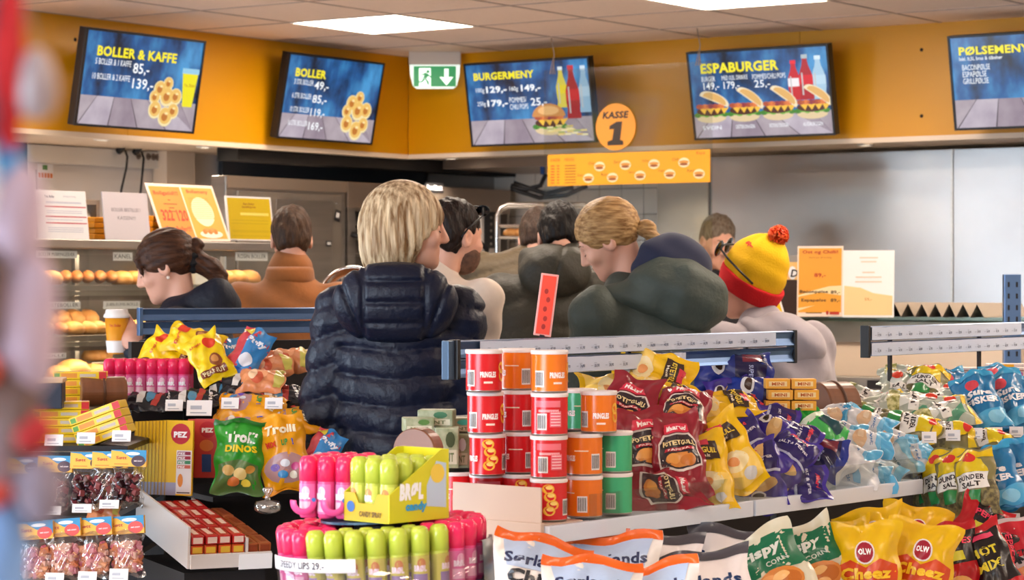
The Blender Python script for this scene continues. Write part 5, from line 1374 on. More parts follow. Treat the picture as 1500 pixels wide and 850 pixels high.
def bag_mesh(name, w, h, t, col, prints, seed=0, clear=None, crumple=1.0, seal=.055, nu=23, nv=29):
    rnd = random.Random(seed); ph = [rnd.uniform(0, 6.28) for _ in range(10)]; bow = rnd.uniform(-.02, .02); folds = [(rnd.uniform(2, 7), rnd.uniform(-8, 8), rnd.choice((-1, 1)) * rnd.uniform(.003, .006)) for _ in range(5)]
    def T_(u, v):
        e = min(max((v - seal) / .22, 0), 1) * min(max((1 - seal - v) / .22, 0), 1); e = math.sin(e * PI / 2) ** .7
        s = max(0.0, 1 - abs(2 * u - 1) ** 2.4) ** .62
        return t / 2 * e * s, e
    F = np.zeros((nu, nv, 3)); B = np.zeros((nu, nv, 3))
    for i in range(nu):
        for j in range(nv):
            u, v = i / (nu - 1), j / (nv - 1); T0, e = T_(u, v)
            x = (u - .5) * w * (1 - .12 * e * (t / w) * 2); z = (v - .5) * h * (1 - .04 * abs(2 * u - 1) * e)
            edge = 1 - e
            wr = crumple * (.0035 * math.sin(11 * u + ph[0] + 5 * v) * math.sin(7 * v + ph[1]) + .003 * math.sin(19 * u - 13 * v + ph[2]) + .0045 * edge * math.sin(26 * u + ph[3]) + .003 * math.sin(23 * v + 9 * u + ph[4]) * (abs(2 * u - 1)))
            fold = 0
            for a_, c_, g_ in folds: fold += g_ * (1 - abs(math.sin(a_ * u + c_ * v + g_ * 900))) ** 4
            wr += crumple * fold * (.35 + .65 * max(edge, abs(2 * u - 1) ** 2))
            ft = .0035 * math.sin(5 * u * PI + ph[5]) * (1 if v < seal or v > 1 - seal else edge)
            bend = bow * math.sin(u * PI) + .02 * crumple * edge * (v - .5) * math.sin(ph[6] + 3 * u)
            x += .004 * crumple * math.sin(15 * v + ph[7]) * (2 * u - 1); z += .006 * crumple * edge * math.sin(9 * u + ph[8])
            k = min(1, T0 / .006)
            F[i, j] = (x, -T0 + ft + bend + wr * k, z); B[i, j] = (x, T0 * .9 + ft + bend + .0012 - wr * k * .6, z)
    b = MB(); m = film_c(col) if not clear else clear
    b.grid(F, m); b.grid(B[:, ::-1], m)
    for g0, g1 in ((F[:, 0], B[:, 0]), (B[:, -1], F[:, -1])): b.grid(np.stack([g1, g0], 1), m)
    for g0, g1 in ((F[0], B[0]), (B[-1], F[-1])): b.grid(np.stack([g0, g1], 1), m)
    S = surf_from(F); draw_print(b, S, prints)
    me = b.mesh(name); me['t'] = t
    return me, F, B
PROTO = {}
def bag(kind, name, x, y, Y, label, roll=0, tilt=0, yaw=0, s=1.0, cat='bag', group=None, var=0):
    me = PROTO[kind][var % len(PROTO[kind])]
    o = bpy.data.objects.new(name, me[0]); COL.objects.link(o)
    P = at(x, y, Y); r = math.radians
    o.matrix_world = T(P) @ rot('Z', r(yaw)) @ rot('X', -r(tilt)) @ rot('Y', r(roll)) @ Matrix.Diagonal((s, s, s, 1))
    tag(o, label, cat, group)
    for n, cm in me[1:]:
        c = bpy.data.objects.new(n, cm); COL.objects.link(c); c.parent = o; c['kind'] = 'stuff' if n == 'sweets' else 'part'
        if n != 'sweets': del c['kind']
    return o
def make(kind, n, *a, **k):
    PROTO[kind] = [(bag_mesh(kind, *a, seed=17 * i + len(kind), **k)[0],) for i in range(n)]
# --- bag designs (u across, v up)
make('yellow_crisps', 3, .125, .19, .042, '#e9b90c', [('r', .06, .08, .94, .45, '#f0c860'), ('e', .52, .36, .30, .13, '#edd9a2'), ('e', .52, .36, .12, .06, '#e59a5c'), ('p', [(.14, .62), (.86, .62), (.80, .84), (.5, .88), (.2, .84)], '#3a2a20'), ('r', .34, .80, .66, .88, '#d23a4a'), ('t', 'POTETGULL', .5, .70, .07, .58, '#f2d24a', .03), ('t', 'Havsalt', .5, .65, .035, .3, '#f6ead0'), ('e', .72, .16, .12, .06, '#c9c6c2')], crumple=.95)
make('maroon_crisps', 3, .125, .205, .045, '#8e1c2c', [('p', [(.1, .34), (.5, .28), (.9, .34), (.9, .62), (.76, .72), (.24, .72), (.1, .62)], '#e8d8d0'), ('p', [(.13, .36), (.5, .31), (.87, .36), (.87, .61), (.74, .70), (.26, .70), (.13, .61)], '#33262a'), ('e', .5, .42, .27, .085, '#d98a3c'), ('e', .38, .44, .13, .06, '#eaa350'), ('e', .62, .40, .13, .06, '#c9762c'), ('r', .22, .52, .78, .555, '#b82638'), ('t', 'PAPRIKA', .5, .525, .022, .4, '#f4dcd4'), ('t', 'POTETGULL', .5, .58, .055, .66, '#f0d9a0', .03), ('p', [(.24, .72), (.76, .72), (.7, .82), (.3, .82)], '#d8344c'), ('t', 'Maarud', .5, .745, .05, .36, '#fff0ee', .03, .1)], crumple=.95)
make('purple_crisps', 3, .112, .17, .042, '#43329a', [('r', .03, .55, .97, .93, '#2b2168'), ('p', [(.0, .56), (1, .50), (1, .54), (.0, .60)], '#c3c8e6'), ('e', .56, .36, .30, .10, '#e0b878'), ('e', .44, .38, .14, .05, '#efcf94'), ('e', .38, .20, .17, .075, '#e8e6ee'), ('e', .38, .21, .12, .04, '#3c2c28'), ('t', 'SALT & PEPPER', .5, .70, .04, .7, '#e6e2f4', .02), ('t', 'Maarud', .5, .82, .06, .4, '#d8344c', .03)], crumple=.95)
make('blue_pack', 2, .125, .19, .05, '#24378e', [('r', .06, .5, .94, .9, '#17184a'), ('r', .1, .6, .42, .86, '#7a2a3a'), ('t', 'SUPER', .68, .68, .06, .36, '#aebce8'), ('e', .5, .28, .24, .09, '#e4e8f2'), ('e', .5, .29, .16, .05, '#4a342c')], crumple=.95)
make('white_crisps', 3, .095, .15, .038, '#e4e8ee', [('r', .0, .80, 1, .99, '#5bb4e4'), ('p', [(.0, .80), (1, .80), (.7, .70), (.3, .74)], '#7cc4ea'), ('r', .0, .0, 1, .15, '#3ea6dc'), ('p', [(.0, .15), (1, .15), (1, .24), (.6, .18)], '#7cc8ee'), ('e', .5, .45, .30, .12, '#e2c09a'), ('e', .42, .47, .14, .05, '#edd4b4'), ('t', 'havsalt', .5, .62, .05, .5, '#3a78b4', .02)], crumple=.95)
make('white_orange_snack', 2, .095, .15, .045, '#e2e6ec', [('r', .0, .0, 1, .14, '#6ab8e0'), ('e', .5, .22, .34, .13, '#e68a3c'), ('e', .4, .24, .14, .06, '#f0a860'), ('r', .2, .6, .8, .72, '#88bce0'), ('t', 'snacks', .5, .5, .06, .6, '#4a86bc', .02)], crumple=.95)
make('white_green_snack', 2, .10, .16, .045, '#c9d8e4', [('r', .0, .85, 1, 1, '#7cbfe0'), ('e', .5, .2, .32, .12, '#5aa83c'), ('e', .45, .22, .16, .06, '#8cc860'), ('t', 'lime', .5, .6, .07, .5, '#3a7aa4', .02)], crumple=.95)
make('green_sweets', 1, .11, .17, .045, '#1f9a3a', [('r', .0, .0, 1, .5, '#46b85a'), ('p', [(.0, .5), (1, .42), (1, .52), (.0, .6)], '#d6e8d2'), ('r', .62, .1, 1, .42, '#1d4a52'), ('t', 'lime', .4, .7, .08, .5, '#0f6a24', .03)], crumple=.95)
make('salt_chips', 3, .20, .28, .07, '#efe9e4', [('r', .0, .93, 1, 1.0, '#e8661c'), ('p', [(.1, .93), (.9, .93), (.84, .74), (.16, .74)], '#b4c8e6'), ('t', 'Sørlands', .5, .76, .085, .74, '#1f2a52', .035), ('t', 'Chips', .5, .60, .13, .62, '#26262c', .05), ('e', .5, .34, .32, .16, '#e8c26a'), ('e', .42, .36, .15, .08, '#f2d68a')])
make('salt_chips_dark', 2, .20, .28, .07, '#efe9ea', [('r', .0, .92, 1, 1.0, '#4a4850'), ('t', 'Sørlands', .5, .70, .10, .8, '#1f3a66', .035), ('t', 'Chips', .5, .54, .13, .62, '#26262c', .05), ('e', .5, .32, .3, .15, '#e8c26a')])
make('crispy_green', 2, .19, .27, .07, '#d9d4bc', [('p', [(.0, .66), (1, .60), (1, .90), (.0, .96)], '#0f6e4a'), ('p', [(.02, .97), (.3, .95), (.08, .82)], '#c8203a'), ('t', 'Crispy', .46, .75, .11, .7, '#dfe8e2', .05, .15), ('t', 'CORN', .66, .68, .04, .3, '#cfe0d8', .02), ('e', .56, .52, .30, .13, '#d8873a'), ('e', .44, .55, .15, .07, '#eaa052'), ('e', .68, .52, .14, .07, '#c46f2a'), ('e', .55, .46, .13, .05, '#f0b468'), ('e', .6, .57, .10, .035, '#f4c078'), ('r', .1, .06, .9, .2, '#1a7a52')])
make('cheese_snack', 3, .165, .235, .075, '#e6b708', [('p', [(.08, .02), (.92, .02), (.94, .60), (.72, .66), (.5, .58), (.28, .66), (.06, .60)], '#d2481a'), ('e', .5, .72, .15, .11, '#f0e2dc'), ('e', .5, .72, .125, .095, '#a01c30'), ('t', 'OLW', .5, .70, .055, .19, '#ffffff', .04), ('t', 'Cheez', .5, .47, .11, .7, '#f6c62a', .05, .1), ('t', 'doodles', .5, .35, .09, .7, '#f6c62a', .05, .1), ('e', .32, .12, .1, .05, '#f0a81c'), ('e', .6, .1, .12, .05, '#f4b830')])
make('red_snack', 2, .13, .22, .06, '#b8141e', [('r', .3, .55, .98, .9, '#1c1418'), ('r', .35, .58, .7, .68, '#d8d23a'), ('t', 'PEPPES', .6, .75, .07, .6, '#e83a5c', .03), ('e', .5, .3, .26, .12, '#e0a050')])
make('black_red_snack', 1, .14, .22, .06, '#c01a24', [('r', .1, .3, .95, .9, '#1a1417'), ('t', 'HOT', .5, .62, .10, .5, '#e8d83a', .04), ('t', 'MIX', .5, .46, .10, .5, '#e8d83a', .04), ('r', .2, .8, .8, .86, '#e0406a')])
make('pink_snack', 1, .15, .22, .06, '#c9bcc0', [('r', .4, .55, .98, .95, '#c0182c'), ('t', 'XL', .55, .5, .12, .4, '#2a2a30', .04), ('e', .5, .3, .3, .14, '#e08a40')])
make('green_dino', 1, .15, .215, .05, '#2f9a2c', [('p', [(.0, .0), (1, .0), (.9, .38), (.5, .46), (.1, .38)], '#5a7a40'), ('t', 'Trolli', .54, .68, .15, .64, '#f2f4ea', .05, .1), ('t', 'DINOS', .54, .55, .10, .66, '#f0d81c', .05), ('e', .3, .30, .12, .07, '#d8b46a'), ('e', .55, .26, .14, .08, '#e0c880'), ('e', .75, .32, .1, .06, '#c08a3a'), ('e', .42, .16, .12, .06, '#d6783a'), ('e', .68, .15, .11, .05, '#e8d24a'), ('r', .0, .93, 1, 1, '#1d6e24')])
make('gold_sweets', 2, .15, .22, .055, '#eaa010', [('e', .5, .30, .42, .20, '#b58a8c'), ('e', .3, .32, .09, .05, '#6a4ab0'), ('e', .5, .36, .09, .05, '#e0e4ee'), ('e', .68, .30, .09, .05, '#c84a8a'), ('e', .42, .22, .09, .05, '#3a8ac8'), ('e', .62, .2, .09, .05, '#e8e0d0'), ('t', 'Trolli', .52, .74, .11, .6, '#f8ecc8', .05, .1), ('t', 'MIX', .3, .58, .08, .2, '#d83a2a', .05), ('t', 'UP', .55, .58, .08, .15, '#2a8a3a', .05), ('t', '!', .7, .58, .08, .03, '#2a4ac8', .05), ('r', .0, .0, 1, .06, '#d88a08')])
make('yellow_candy', 2, .13, .19, .05, '#ecc80e', [('e', .68, .74, .18, .12, '#d83a1c'), ('e', .64, .36, .18, .13, '#8a4a24'), ('e', .62, .38, .10, .07, '#c98a4a'), ('r', .1, .12, .8, .24, '#7a3a1e'), ('t', 'PEANUT', .45, .14, .07, .6, '#f0e0b0', .03), ('t', 'Duplo', .3, .72, .07, .34, '#c8281c', .03)], crumple=.95)
make('puffy_candy', 1, .12, .20, .05, '#c8404a', [('p', [(.3, 1), (1, 1), (1, .1), (.45, .0)], '#3d86c4'), ('t', 'Puffy', .62, .66, .13, .58, '#f2f4fa', .05, .2), ('e', .6, .38, .2, .12, '#e4e8f2'), ('p', [(.0, .9), (.3, .98), (.4, .8)], '#e8d04a'), ('e', .6, .14, .24, .08, '#1f5aa8')])
make('clear_candy', 2, .12, .15, .04, '#d88a5a', [('e', .4, .5, .22, .16, '#e8a070'), ('e', .62, .4, .2, .14, '#c85a3a'), ('r', .1, .78, .9, .96, '#c8ba5a'), ('e', .5, .3, .2, .1, '#f0c8a0')], crumple=.95)
make('liquorice_bag', 3, .13, .17, .03, '#1b1920', [('p', [(.1, .6), (.9, .5), (.9, .62), (.1, .74)], '#b03a30'), ('r', .2, .2, .8, .34, '#d8d2cc'), ('e', .5, .46, .3, .09, '#4a86a8'), ('t', 'Lakris', .5, .78, .08, .6, '#e8e0d8', .04)], crumple=.95)
make('salt_sweets', 3, .115, .175, .035, '#8a8152', [('r', .0, .0, 1, .52, mat('sweet_pattern', '#8f8658', rough=.3, noise=(90, '#57503a', .12))), ('r', .0, .86, 1, .97, '#e8c414'), ('r', .12, .40, .88, .64, '#f0eee8'), ('t', 'DUNDER', .5, .53, .075, .62, '#3a3434', .04), ('t', 'SALT', .5, .43, .075, .42, '#3a3434', .04), ('p', [(.12, .64), (.88, .64), (.78, .82), (.5, .88), (.22, .82)], '#e3c81c'), ('e', .5, .84, .13, .06, '#d8342c'), ('r', .3, .2, .7, .38, '#2f8a4a')], crumple=.95)
make('striped_sweets', 3, .12, .18, .04, '#b9c2b4', [('r', .0, .88, 1, .97, '#ecc814'), ('p', [(.0, .8), (.3, .8), (.9, .1), (.6, .1)], '#dfe4df'), ('p', [(.55, .8), (.8, .8), (1, .5), (1, .25)], '#5a9a7c'), ('e', .3, .72, .14, .09, '#d8402c'), ('r', .1, .1, .9, .26, mat('sweet_stripes', '#8a8a3c', rough=.3, noise=(70, '#e0dca0', .1))), ('r', .2, .4, .8, .54, '#f2f0ea'), ('t', 'SALT', .5, .43, .08, .46, '#443c3c', .04)], crumple=.95)
make('blue_sweets', 3, .12, .18, .045, '#1f78b0', [('r', .0, .9, 1, 1, '#3aa0d0'), ('e', .4, .72, .16, .09, '#d84a58'), ('t', 'Sure', .5, .52, .11, .6, '#f2f6fa', .05, .15), ('t', 'FISKER', .52, .38, .11, .72, '#f2f6fa', .05, .1), ('p', [(.0, .2), (1, .3), (1, .05), (.0, .02)], '#4aa8d8'), ('e', .7, .16, .2, .08, '#8accea')], crumple=.95)

# --- bags with a header card: card, clear film and loose sweets
def header_bag(kind, w, h, cols, disc, n=90, seed=1):
    out = []
    for var in range(2):
        rnd = random.Random(seed + var)
        b = MB(); cz = h * .30
        b.box(-w / 2, w / 2, -.006, .006, h / 2 - cz, h / 2, mat('card_yellow', '#eab13c', rough=.5))
        f1 = lambda x, y: ((x - .5) * w, -.0068, h / 2 - cz + y * cz); f2 = lambda x, y: ((x - .5) * w, -.0074, h / 2 - cz + y * cz); f3 = lambda x, y: ((x - .5) * w, -.008, h / 2 - cz + y * cz)
        b.flat([(0, 1), (1, 1), (1, .3), (.55, .55), (.3, .9), (0, .96)][::-1], mat('card_blue', '#2a86b8', rough=.5), f1)
        b.flat(ellip(.62, .78, .2, .1, 14), ink('#eef4f8'), f2); b.flat(ellip(.78, .34, .2, .34, 18), disc, f2)
        b.text('SMÅ GODT', ink('#f0dfe0'), f3, .78, .3, .1, .24, .03, 0, True); b.text('Søtt', ink('#b8481c'), f2, .3, .42, .2, .3, .03, 0, True)
        b.flat(rect(.1, .12, .5, .17), ink('#c8801c'), f2)
        card = b.mesh(kind)
        G, F, B = bag_mesh(kind + '_film', w * .96, h * .76, .045, None, [], seed=seed + var, clear=filmclear, seal=.03)
        for v in G.vertices: v.co.z -= h * .14
        s = MB()
        for i in range(n):
            u, v = rnd.uniform(.10, .90), rnd.uniform(.07, .80) ** 1.15; x = (u - .5) * w * .86; z = -h / 2 + .012 + v * h * .60; y = rnd.uniform(-.014, .012) * (1 - abs(2 * u - 1) ** 3)
            r = rnd.uniform(.007, .012); m_ = film_c(rnd.choice(cols))
            s.box(-r, r, -r * .8, r * .8, -r, r, m_, M=T(x, y, z) @ Euler((rnd.uniform(0, 3), rnd.uniform(0, 3), rnd.uniform(0, 3))).to_matrix().to_4x4(), bev=r * .35)
        out.append((card, ('film_bag', G), ('sweets', s.mesh('sweets'))))
    PROTO[kind] = out
header_bag('dark_sweet_bag', .115, .17, ('#4a1a22', '#6e2830', '#2a1418', '#7a3a3a', '#4a2a24'), ink('#3a1a30'), 75, 3)
header_bag('pink_sweet_bag', .115, .17, ('#d88a94', '#e0a07a', '#c86a7a', '#e8b8a8', '#d07a50'), ink('#d8443c'), 95, 9)

# ------------------------------------------------------------------ middle display shelf with the crisps
GB = math.radians(39); GD = (math.sin(GB), math.cos(GB)); GN = (-math.cos(GB), math.sin(GB)); GO = (.065, 4.9)
M_G = Matrix(((GD[0], GN[0], 0, GO[0]), (GD[1], GN[1], 0, GO[1]), (0, 0, 1, 0), (0, 0, 0, 1)))      # (s, d, z) -> world
lipw = mat('lip_white', '#d8e1ef', rough=.4); strip_m = mat('strip_blue_white', '#cfdcf2', rough=.35)
carton = mat('carton_beige', '#cdb6a6', rough=.7)
def gp(s, d, z): return M_G @ Vector((s, d, z))
ZSH = .957
gd = empty('display_shelf', M_G); tag(gd, 'grey display shelf full of crisps and chip cans in the middle', 'shelf')
def lip_px(y): return CAM_H - (y - 410) * 4.9 / FPX
for a0, a1 in ((0, .735), (.745, 1.49)):
    b = MB(); b.box(a0, a1, 0, .44, ZSH - .02, ZSH, lipw); b.build('shelf_board', gd)
    b = MB(); b.box(a0, a1, -.012, 0, lip_px(797), lip_px(771), lipw, bev=.002); b.build('price_lip', gd)
    b = MB(); b.box(a0, a1, -.16, .44, .60, .62, lipw); b.build('lower_board', gd)
b = MB(); b.box(.2, 1.5, .44, .48, .05, 1.15, dark); b.build('back_panel', gd)
b = MB(); b.box(-.02, 1.5, .0, .44, .0, .1, dark); b.build('plinth', gd)
b = MB(); b.box(.45, 1.48, .34, .43, ZSH, 1.10, dark); b.build('riser', gd)
for s_ in (.42, .735, 1.10, 1.48):
    b = MB(); b.box(s_ - .0015, s_ + .0015, .0, .40, ZSH, ZSH + .10, glassy); b.build('divider', gd)
b = MB(); b.box(.145, 1.48, -.004, -.001, ZSH, ZSH + .055, glassy); b.build('front_guard', gd)
b = MB(); b.box(-.012, 0, -.0, .26, lip_px(797), lip_px(767), carton, bev=.002); b.build('end_lip', gd)
def header(parent, s0, s1, d, z1, strips, fmt, capcol=black):
    hh = .084
    for k in (0, 1):
        zt_ = z1 - k * hh / 2
        b = MB(); P = [(s0, d - .006 + .004 * (1 - math.cos(t * PI / 6)) * (1 if t < 3 else 1), 0) for t in range(2)]
        prof = [(-.010, -.0385), (-.016, -.037), (-.012, -.030), (-.008, -.0195), (-.012, -.009), (-.016, -.003), (-.010, -.0005), (.006, -.0005), (.006, -.0385)]
        V = [(s, d + x, zt_ + z) for s in (s0, s1) for x, z in prof]; n = len(prof)
        F = [(i, (i + 1) % n, n + (i + 1) % n, n + i) for i in range(n)] + [tuple(range(n - 1, -1, -1)), tuple(range(n, 2 * n))]
        b.add(V, F, blued); b.build('header_rail', parent)
    for (a0, a1, k) in strips:
        zt_ = z1 - k * hh / 2
        b = MB(); b.grid([[(a0 + (a1 - a0) * i / 12, d - .0165 + .0012 * math.sin(i * 1.7 + k), zt_ - .037 + .0345 * j) for j in (0, 1)] for i in range(13)][::-1], strip_m); 
        fnl = lambda x, y: (x, d - .0185, zt_ - .037 + y)
        n = int((a1 - a0) / .055)
        for i in range(n):
            x = a0 + .012 + i * .055
            b.text('%d,90' % (19 + (i * 7 + k * 13) % 60), ink('#5a6a88'), fnl, x + .014, .008, .0085, .018, .03); b.flat(rect(x, .012, x + .008, .013), ink('#8a9ab4'), fnl); b.flat(rect(x + .012, .0185, x + .022, .0195), ink('#8a9ab4'), fnl)
        b.build('price_strip', parent)
    for s in (s0, s1):
        b = MB(); b.box(s - .008 if s == s0 else s - .004, s + .004 if s == s0 else s + .008, d - .018, d + .008, z1 - hh, z1 + .002, capcol, bev=.002); b.build('end_cap', parent)
    for s in np.arange(s0 + .15, s1, .5):
        b = MB(); b.box(s - .006, s + .006, d + .006, d + .014, .9, z1 - .02, dark); b.build('bracket', parent)
header(gd, .19, 1.53, .40, 1.319, [(.26, 1.44, 0), (.26, .86, 1), (.89, 1.04, 1)], None)
b = MB(); b.box(.162, .182, .39, .41, 1.235, 1.319, mat('end_bracket', '#4a6078', rough=.35, metal=.4), bev=.002); b.build('header_end_plate', gd)
# cardboard tray end
e = empty('carton_tray', M_G); tag(e, 'beige carton tray holding the red chip cans', 'tray')
b = MB(); b.box(-.006, -.002, .005, .235, ZSH + .005, ZSH + .078, carton); b.build('side', e)
b = MB(); b.box(-.002, .13, .004, .235, ZSH + .001, ZSH + .004, carton); b.build('base', e)
b = MB(); b.box(-.002, .13, .235, .239, ZSH + .001, ZSH + .05, carton); b.build('back', e)

# chip cans
def can_mesh(kind, base, design):
    b = MB(); r, h = .037, .086; m = mat('can_' + kind, base, rough=.22)
    b.lathe([(0, 0), (r - .002, 0), (r, .0025), (r, .004)], 32, steel); b.lathe([(r, .004), (r, h - .006)], 32, m)
    b.lathe([(r + .001, h - .008), (r + .0018, h - .004), (r + .001, h), (r - .004, h), (r - .006, h - .002), (0, h - .002)], 32, mat('can_lid', '#e6dedc', rough=.3))
    def cy(a, z, l=0):
        R = r + .0004 + .0003 * l; return (R * math.sin(a), -R * math.cos(a), z)
    def patch(a0, a1, z0, z1, c, l=0):
        n = max(2, int(abs(a1 - a0) * 8)); b.grid([[cy(a0 + (a1 - a0) * i / n, z, l) for z in (z0, z1)] for i in range(n + 1)], ink(c, .25))
    def oval(a, z, ra, rz, c, l=0): b.flat(ellip(a, z, ra, rz, 16), ink(c, .25), lambda x, y: cy(x, y, l))
    def barcode(a):
        patch(a - .28, a + .28, .012, .045, '#e9e4e0', 1)
        for i in range(11): patch(a - .24 + i * .044, a - .222 + i * .044 + (.012 if i % 3 == 0 else 0), .015, .042, '#3a3034', 2)
    if design == 'front':
        b.text('PRINGLES', ink('#fbf4ee', .3), lambda x, y: cy(x, y, 2), 0, .030, .012, .9, .05, 0, True); patch(-.25, .25, .018, .022, '#f4d9c8', 1)
        oval(.95, .05, .28, .012, '#f0b83a', 1); oval(1.0, .034, .3, .013, '#e8a62c', 1); barcode(-1.05)
    elif design == 'chips':
        for a, z in ((-.15, .066), (-.05, .05), (.1, .034), (-.1, .022)): oval(a, z, .34, .010, '#f0b436', 1); oval(a + .05, z + .003, .2, .004, '#f8d270', 2)
        b.text('PRINGLES', ink('#fbf4ee', .3), lambda x, y: cy(x, y, 2), -1.1, .030, .012, .7, .05, 0, True); barcode(1.0)
    elif design == 'back':
        patch(-.9, .5, .058, .071, '#e8707c', 1); patch(-.75, .4, .048, .053, '#f0a0a4', 1); barcode(-.55); patch(-.1, .55, .018, .05, '#e66a78', 1)
        for i in range(5): patch(-.05, .5, .021 + i * .006, .0225 + i * .006, '#f8dcdc', 2)
    else:
        patch(-.9, .9, .060, .072, base, 0); barcode(.55); patch(-.7, .1, .05, .052, '#f4e4c8', 1); b.text('PRINGLES', ink('#fbf4ee', .3), lambda x, y: cy(x, y, 2), -1.0, .030, .012, .7, .05, 0, True)
    return b.mesh(kind + '_can')
CAN = {(c, d): can_mesh(c + '_' + d, col, d) for c, col, ds in (('red', '#d22226', ('front', 'chips', 'back', 'side')), ('orange', '#e8761a', ('front', 'side')), ('green', '#3fae78', ('side',))) for d in ds}
b = MB()
def can(c, d, x, y, Y, rz, label):
    P = at(x, y, Y); o = bpy.data.objects.new('chip_can', CAN[(c, d)]); COL.objects.link(o); o.matrix_world = T(P.x, P.y, P.z) @ rot('Z', rz); tag(o, label, 'can', 'short chip cans in the stack')
    return o
def cz(x, Y, row): return 410 + (CAM_H - (ZSH + .005 + row * .0865)) * FPX / Y       # pixel height of a can base
for c, d, x, Y, row, rz, lab in (
    ('red', 'side', 668, 5.16, 0, .3, 'red chip can at the far left of the lowest row'), ('red', 'back', 714, 5.11, 0, .3, 'red chip can behind the beige carton tray'), ('red', 'chips', 762, 5.10, 0, .2, 'red chip can half hidden by the carton corner'), ('red', 'chips', 804, 4.985, 0, .1, 'red chip can in the lowest row at the carton corner'),
    ('orange', 'side', 856, 5.06, 0, -.7, 'orange chip can in the lowest row'), ('green', 'side', 900, 5.13, 0, -.8, 'green chip can in the lowest row'),
    ('red', 'chips', 714, 5.05, 1, .2, 'red chip can left in the second row from below'), ('red', 'side', 760, 5.11, 1, .1, 'red chip can in the middle of the second row from below'), ('red', 'back', 804, 4.985, 1, .2, 'red chip can right of the reds in the second row from below'),
    ('orange', 'side', 856, 5.06, 1, .1, 'orange chip can in the second row from below'), ('green', 'side', 900, 5.13, 1, -.8, 'green chip can in the second row from below'),
    ('red', 'front', 711, 5.04, 2, .3, 'red chip can left in the third row'), ('red', 'side', 758, 5.11, 2, 0, 'red chip can in the middle of the third row'), ('red', 'back', 805, 4.985, 2, .1, 'red chip can with nutrition table in the third row'), ('orange', 'front', 877, 5.07, 2, .1, 'orange chip can on top of the green and orange pair'), ('green', 'side', 848, 5.17, 2, .4, 'dark green chip can half hidden behind the top orange pair'),
    ('red', 'front', 709, 5.02, 3, .25, 'red chip can on top of the stack'), ('orange', 'side', 757, 5.11, 3, 0, 'orange chip can in the middle of the top row'), ('orange', 'front', 805, 4.985, 3, .45, 'orange chip can at the right of the top row')):
    can(c, d, x, cz(x, Y, row), Y, rz, lab)

# ------------------------------------------------------------------ crisps on the middle shelf
for i, a in enumerate((
    ('yellow_crisps', 905, 585, 5.62, 'yellow crisp bag corner behind the top orange can', 95, 50, 10), ('yellow_crisps', 958, 552, 5.66, 'yellow crisp bag lying topmost below the price strips', 106, 40, 0), ('yellow_crisps', 965, 592, 5.55, 'yellow crisp bag lying second above the maroon bags', 108, 50, 0), ('yellow_crisps', 1052, 604, 5.60, 'yellow crisp bag wedged beside the purple bags', 75, 62, 0),
    ('yellow_crisps', 1066, 672, 5.34, 'large tilted yellow crisp bag facing front', -28, 24, -8), ('yellow_crisps', 1032, 703, 5.30, 'yellow crisp bag low beside the maroon bags', -12, 20, -8), ('yellow_crisps', 1050, 705, 5.40, 'yellow crisp bag lying lowest at the shelf lip', -50, 40, -8, .75),
    ('maroon_crisps', 918, 610, 5.45, 'maroon crisp bag tucked behind the orange can', 20, 35, 0), ('maroon_crisps', 946, 672, 5.27, 'maroon crisp bag beside the green cans', -4, 22, 15), ('maroon_crisps', 993, 676, 5.24, 'maroon crisp bag facing front with paprika crisps', -6, 24, 8), ('maroon_crisps', 965, 728, 5.16, 'maroon crisp bag lying flat at the shelf lip', 84, 48, 10), ('maroon_crisps', 1000, 620, 5.42, 'maroon crisp bag leaning under the yellow bags', 10, 55, 0))):
    k = a[0]; bag(k, 'crisp_bag', a[1], a[2] - 8, a[3] + .13, a[4], *a[5:], cat='crisp bag', group=k.replace('_crisps', '') + ' crisp bags', var=i)
for i, a in enumerate((
    ('blue_pack', 1075, 556, 6.0, 'blue and purple pack lying on top below the price strips', 92, 35, 0), ('purple_crisps', 1085, 583, 5.92, 'purple crisp bag with blue cup print near the top', 80, 50, 0), ('blue_pack', 1118, 592, 5.92, 'blue pack pointing at the orange boxes', 100, 45, 0), ('purple_crisps', 1078, 612, 5.82, 'purple crisp bag in shade beside the yellow bags', 60, 55, 0), ('purple_crisps', 1118, 622, 5.78, 'purple crisp bag under the orange boxes', 100, 50, 0),
    ('purple_crisps', 1148, 648, 5.66, 'purple crisp bag with crisps and coffee cup in the centre', 112, 45, 0), ('purple_crisps', 1102, 668, 5.52, 'dark purple crisp bag with pale stripe beside the yellow bag', -38, 30, -8), ('purple_crisps', 1112, 705, 5.47, 'purple crisp bag standing at the shelf lip', -14, 24, -8), ('purple_crisps', 1150, 688, 5.55, 'purple crisp bag with tilted cup print by the white packs', 35, 36, 0), ('blue_pack', 1180, 668, 5.68, 'blue pack lying beside the white packs', 115, 48, 0), ('purple_crisps', 1160, 716, 5.52, 'purple crisp bag lying lowest at the divider', 88, 40, 0))):
    k = a[0]; bag(k, 'crisp_bag', a[1], a[2] - 8, a[3] + .13, a[4], *a[5:], cat='crisp bag', group='purple and blue crisp bags', var=i)
bag('green_sweets', 'sweet_bag', 1186, 622, 5.95, 'bright green bag between purple and white packs', -48, 42, 0, 1.0, 'sweet bag')
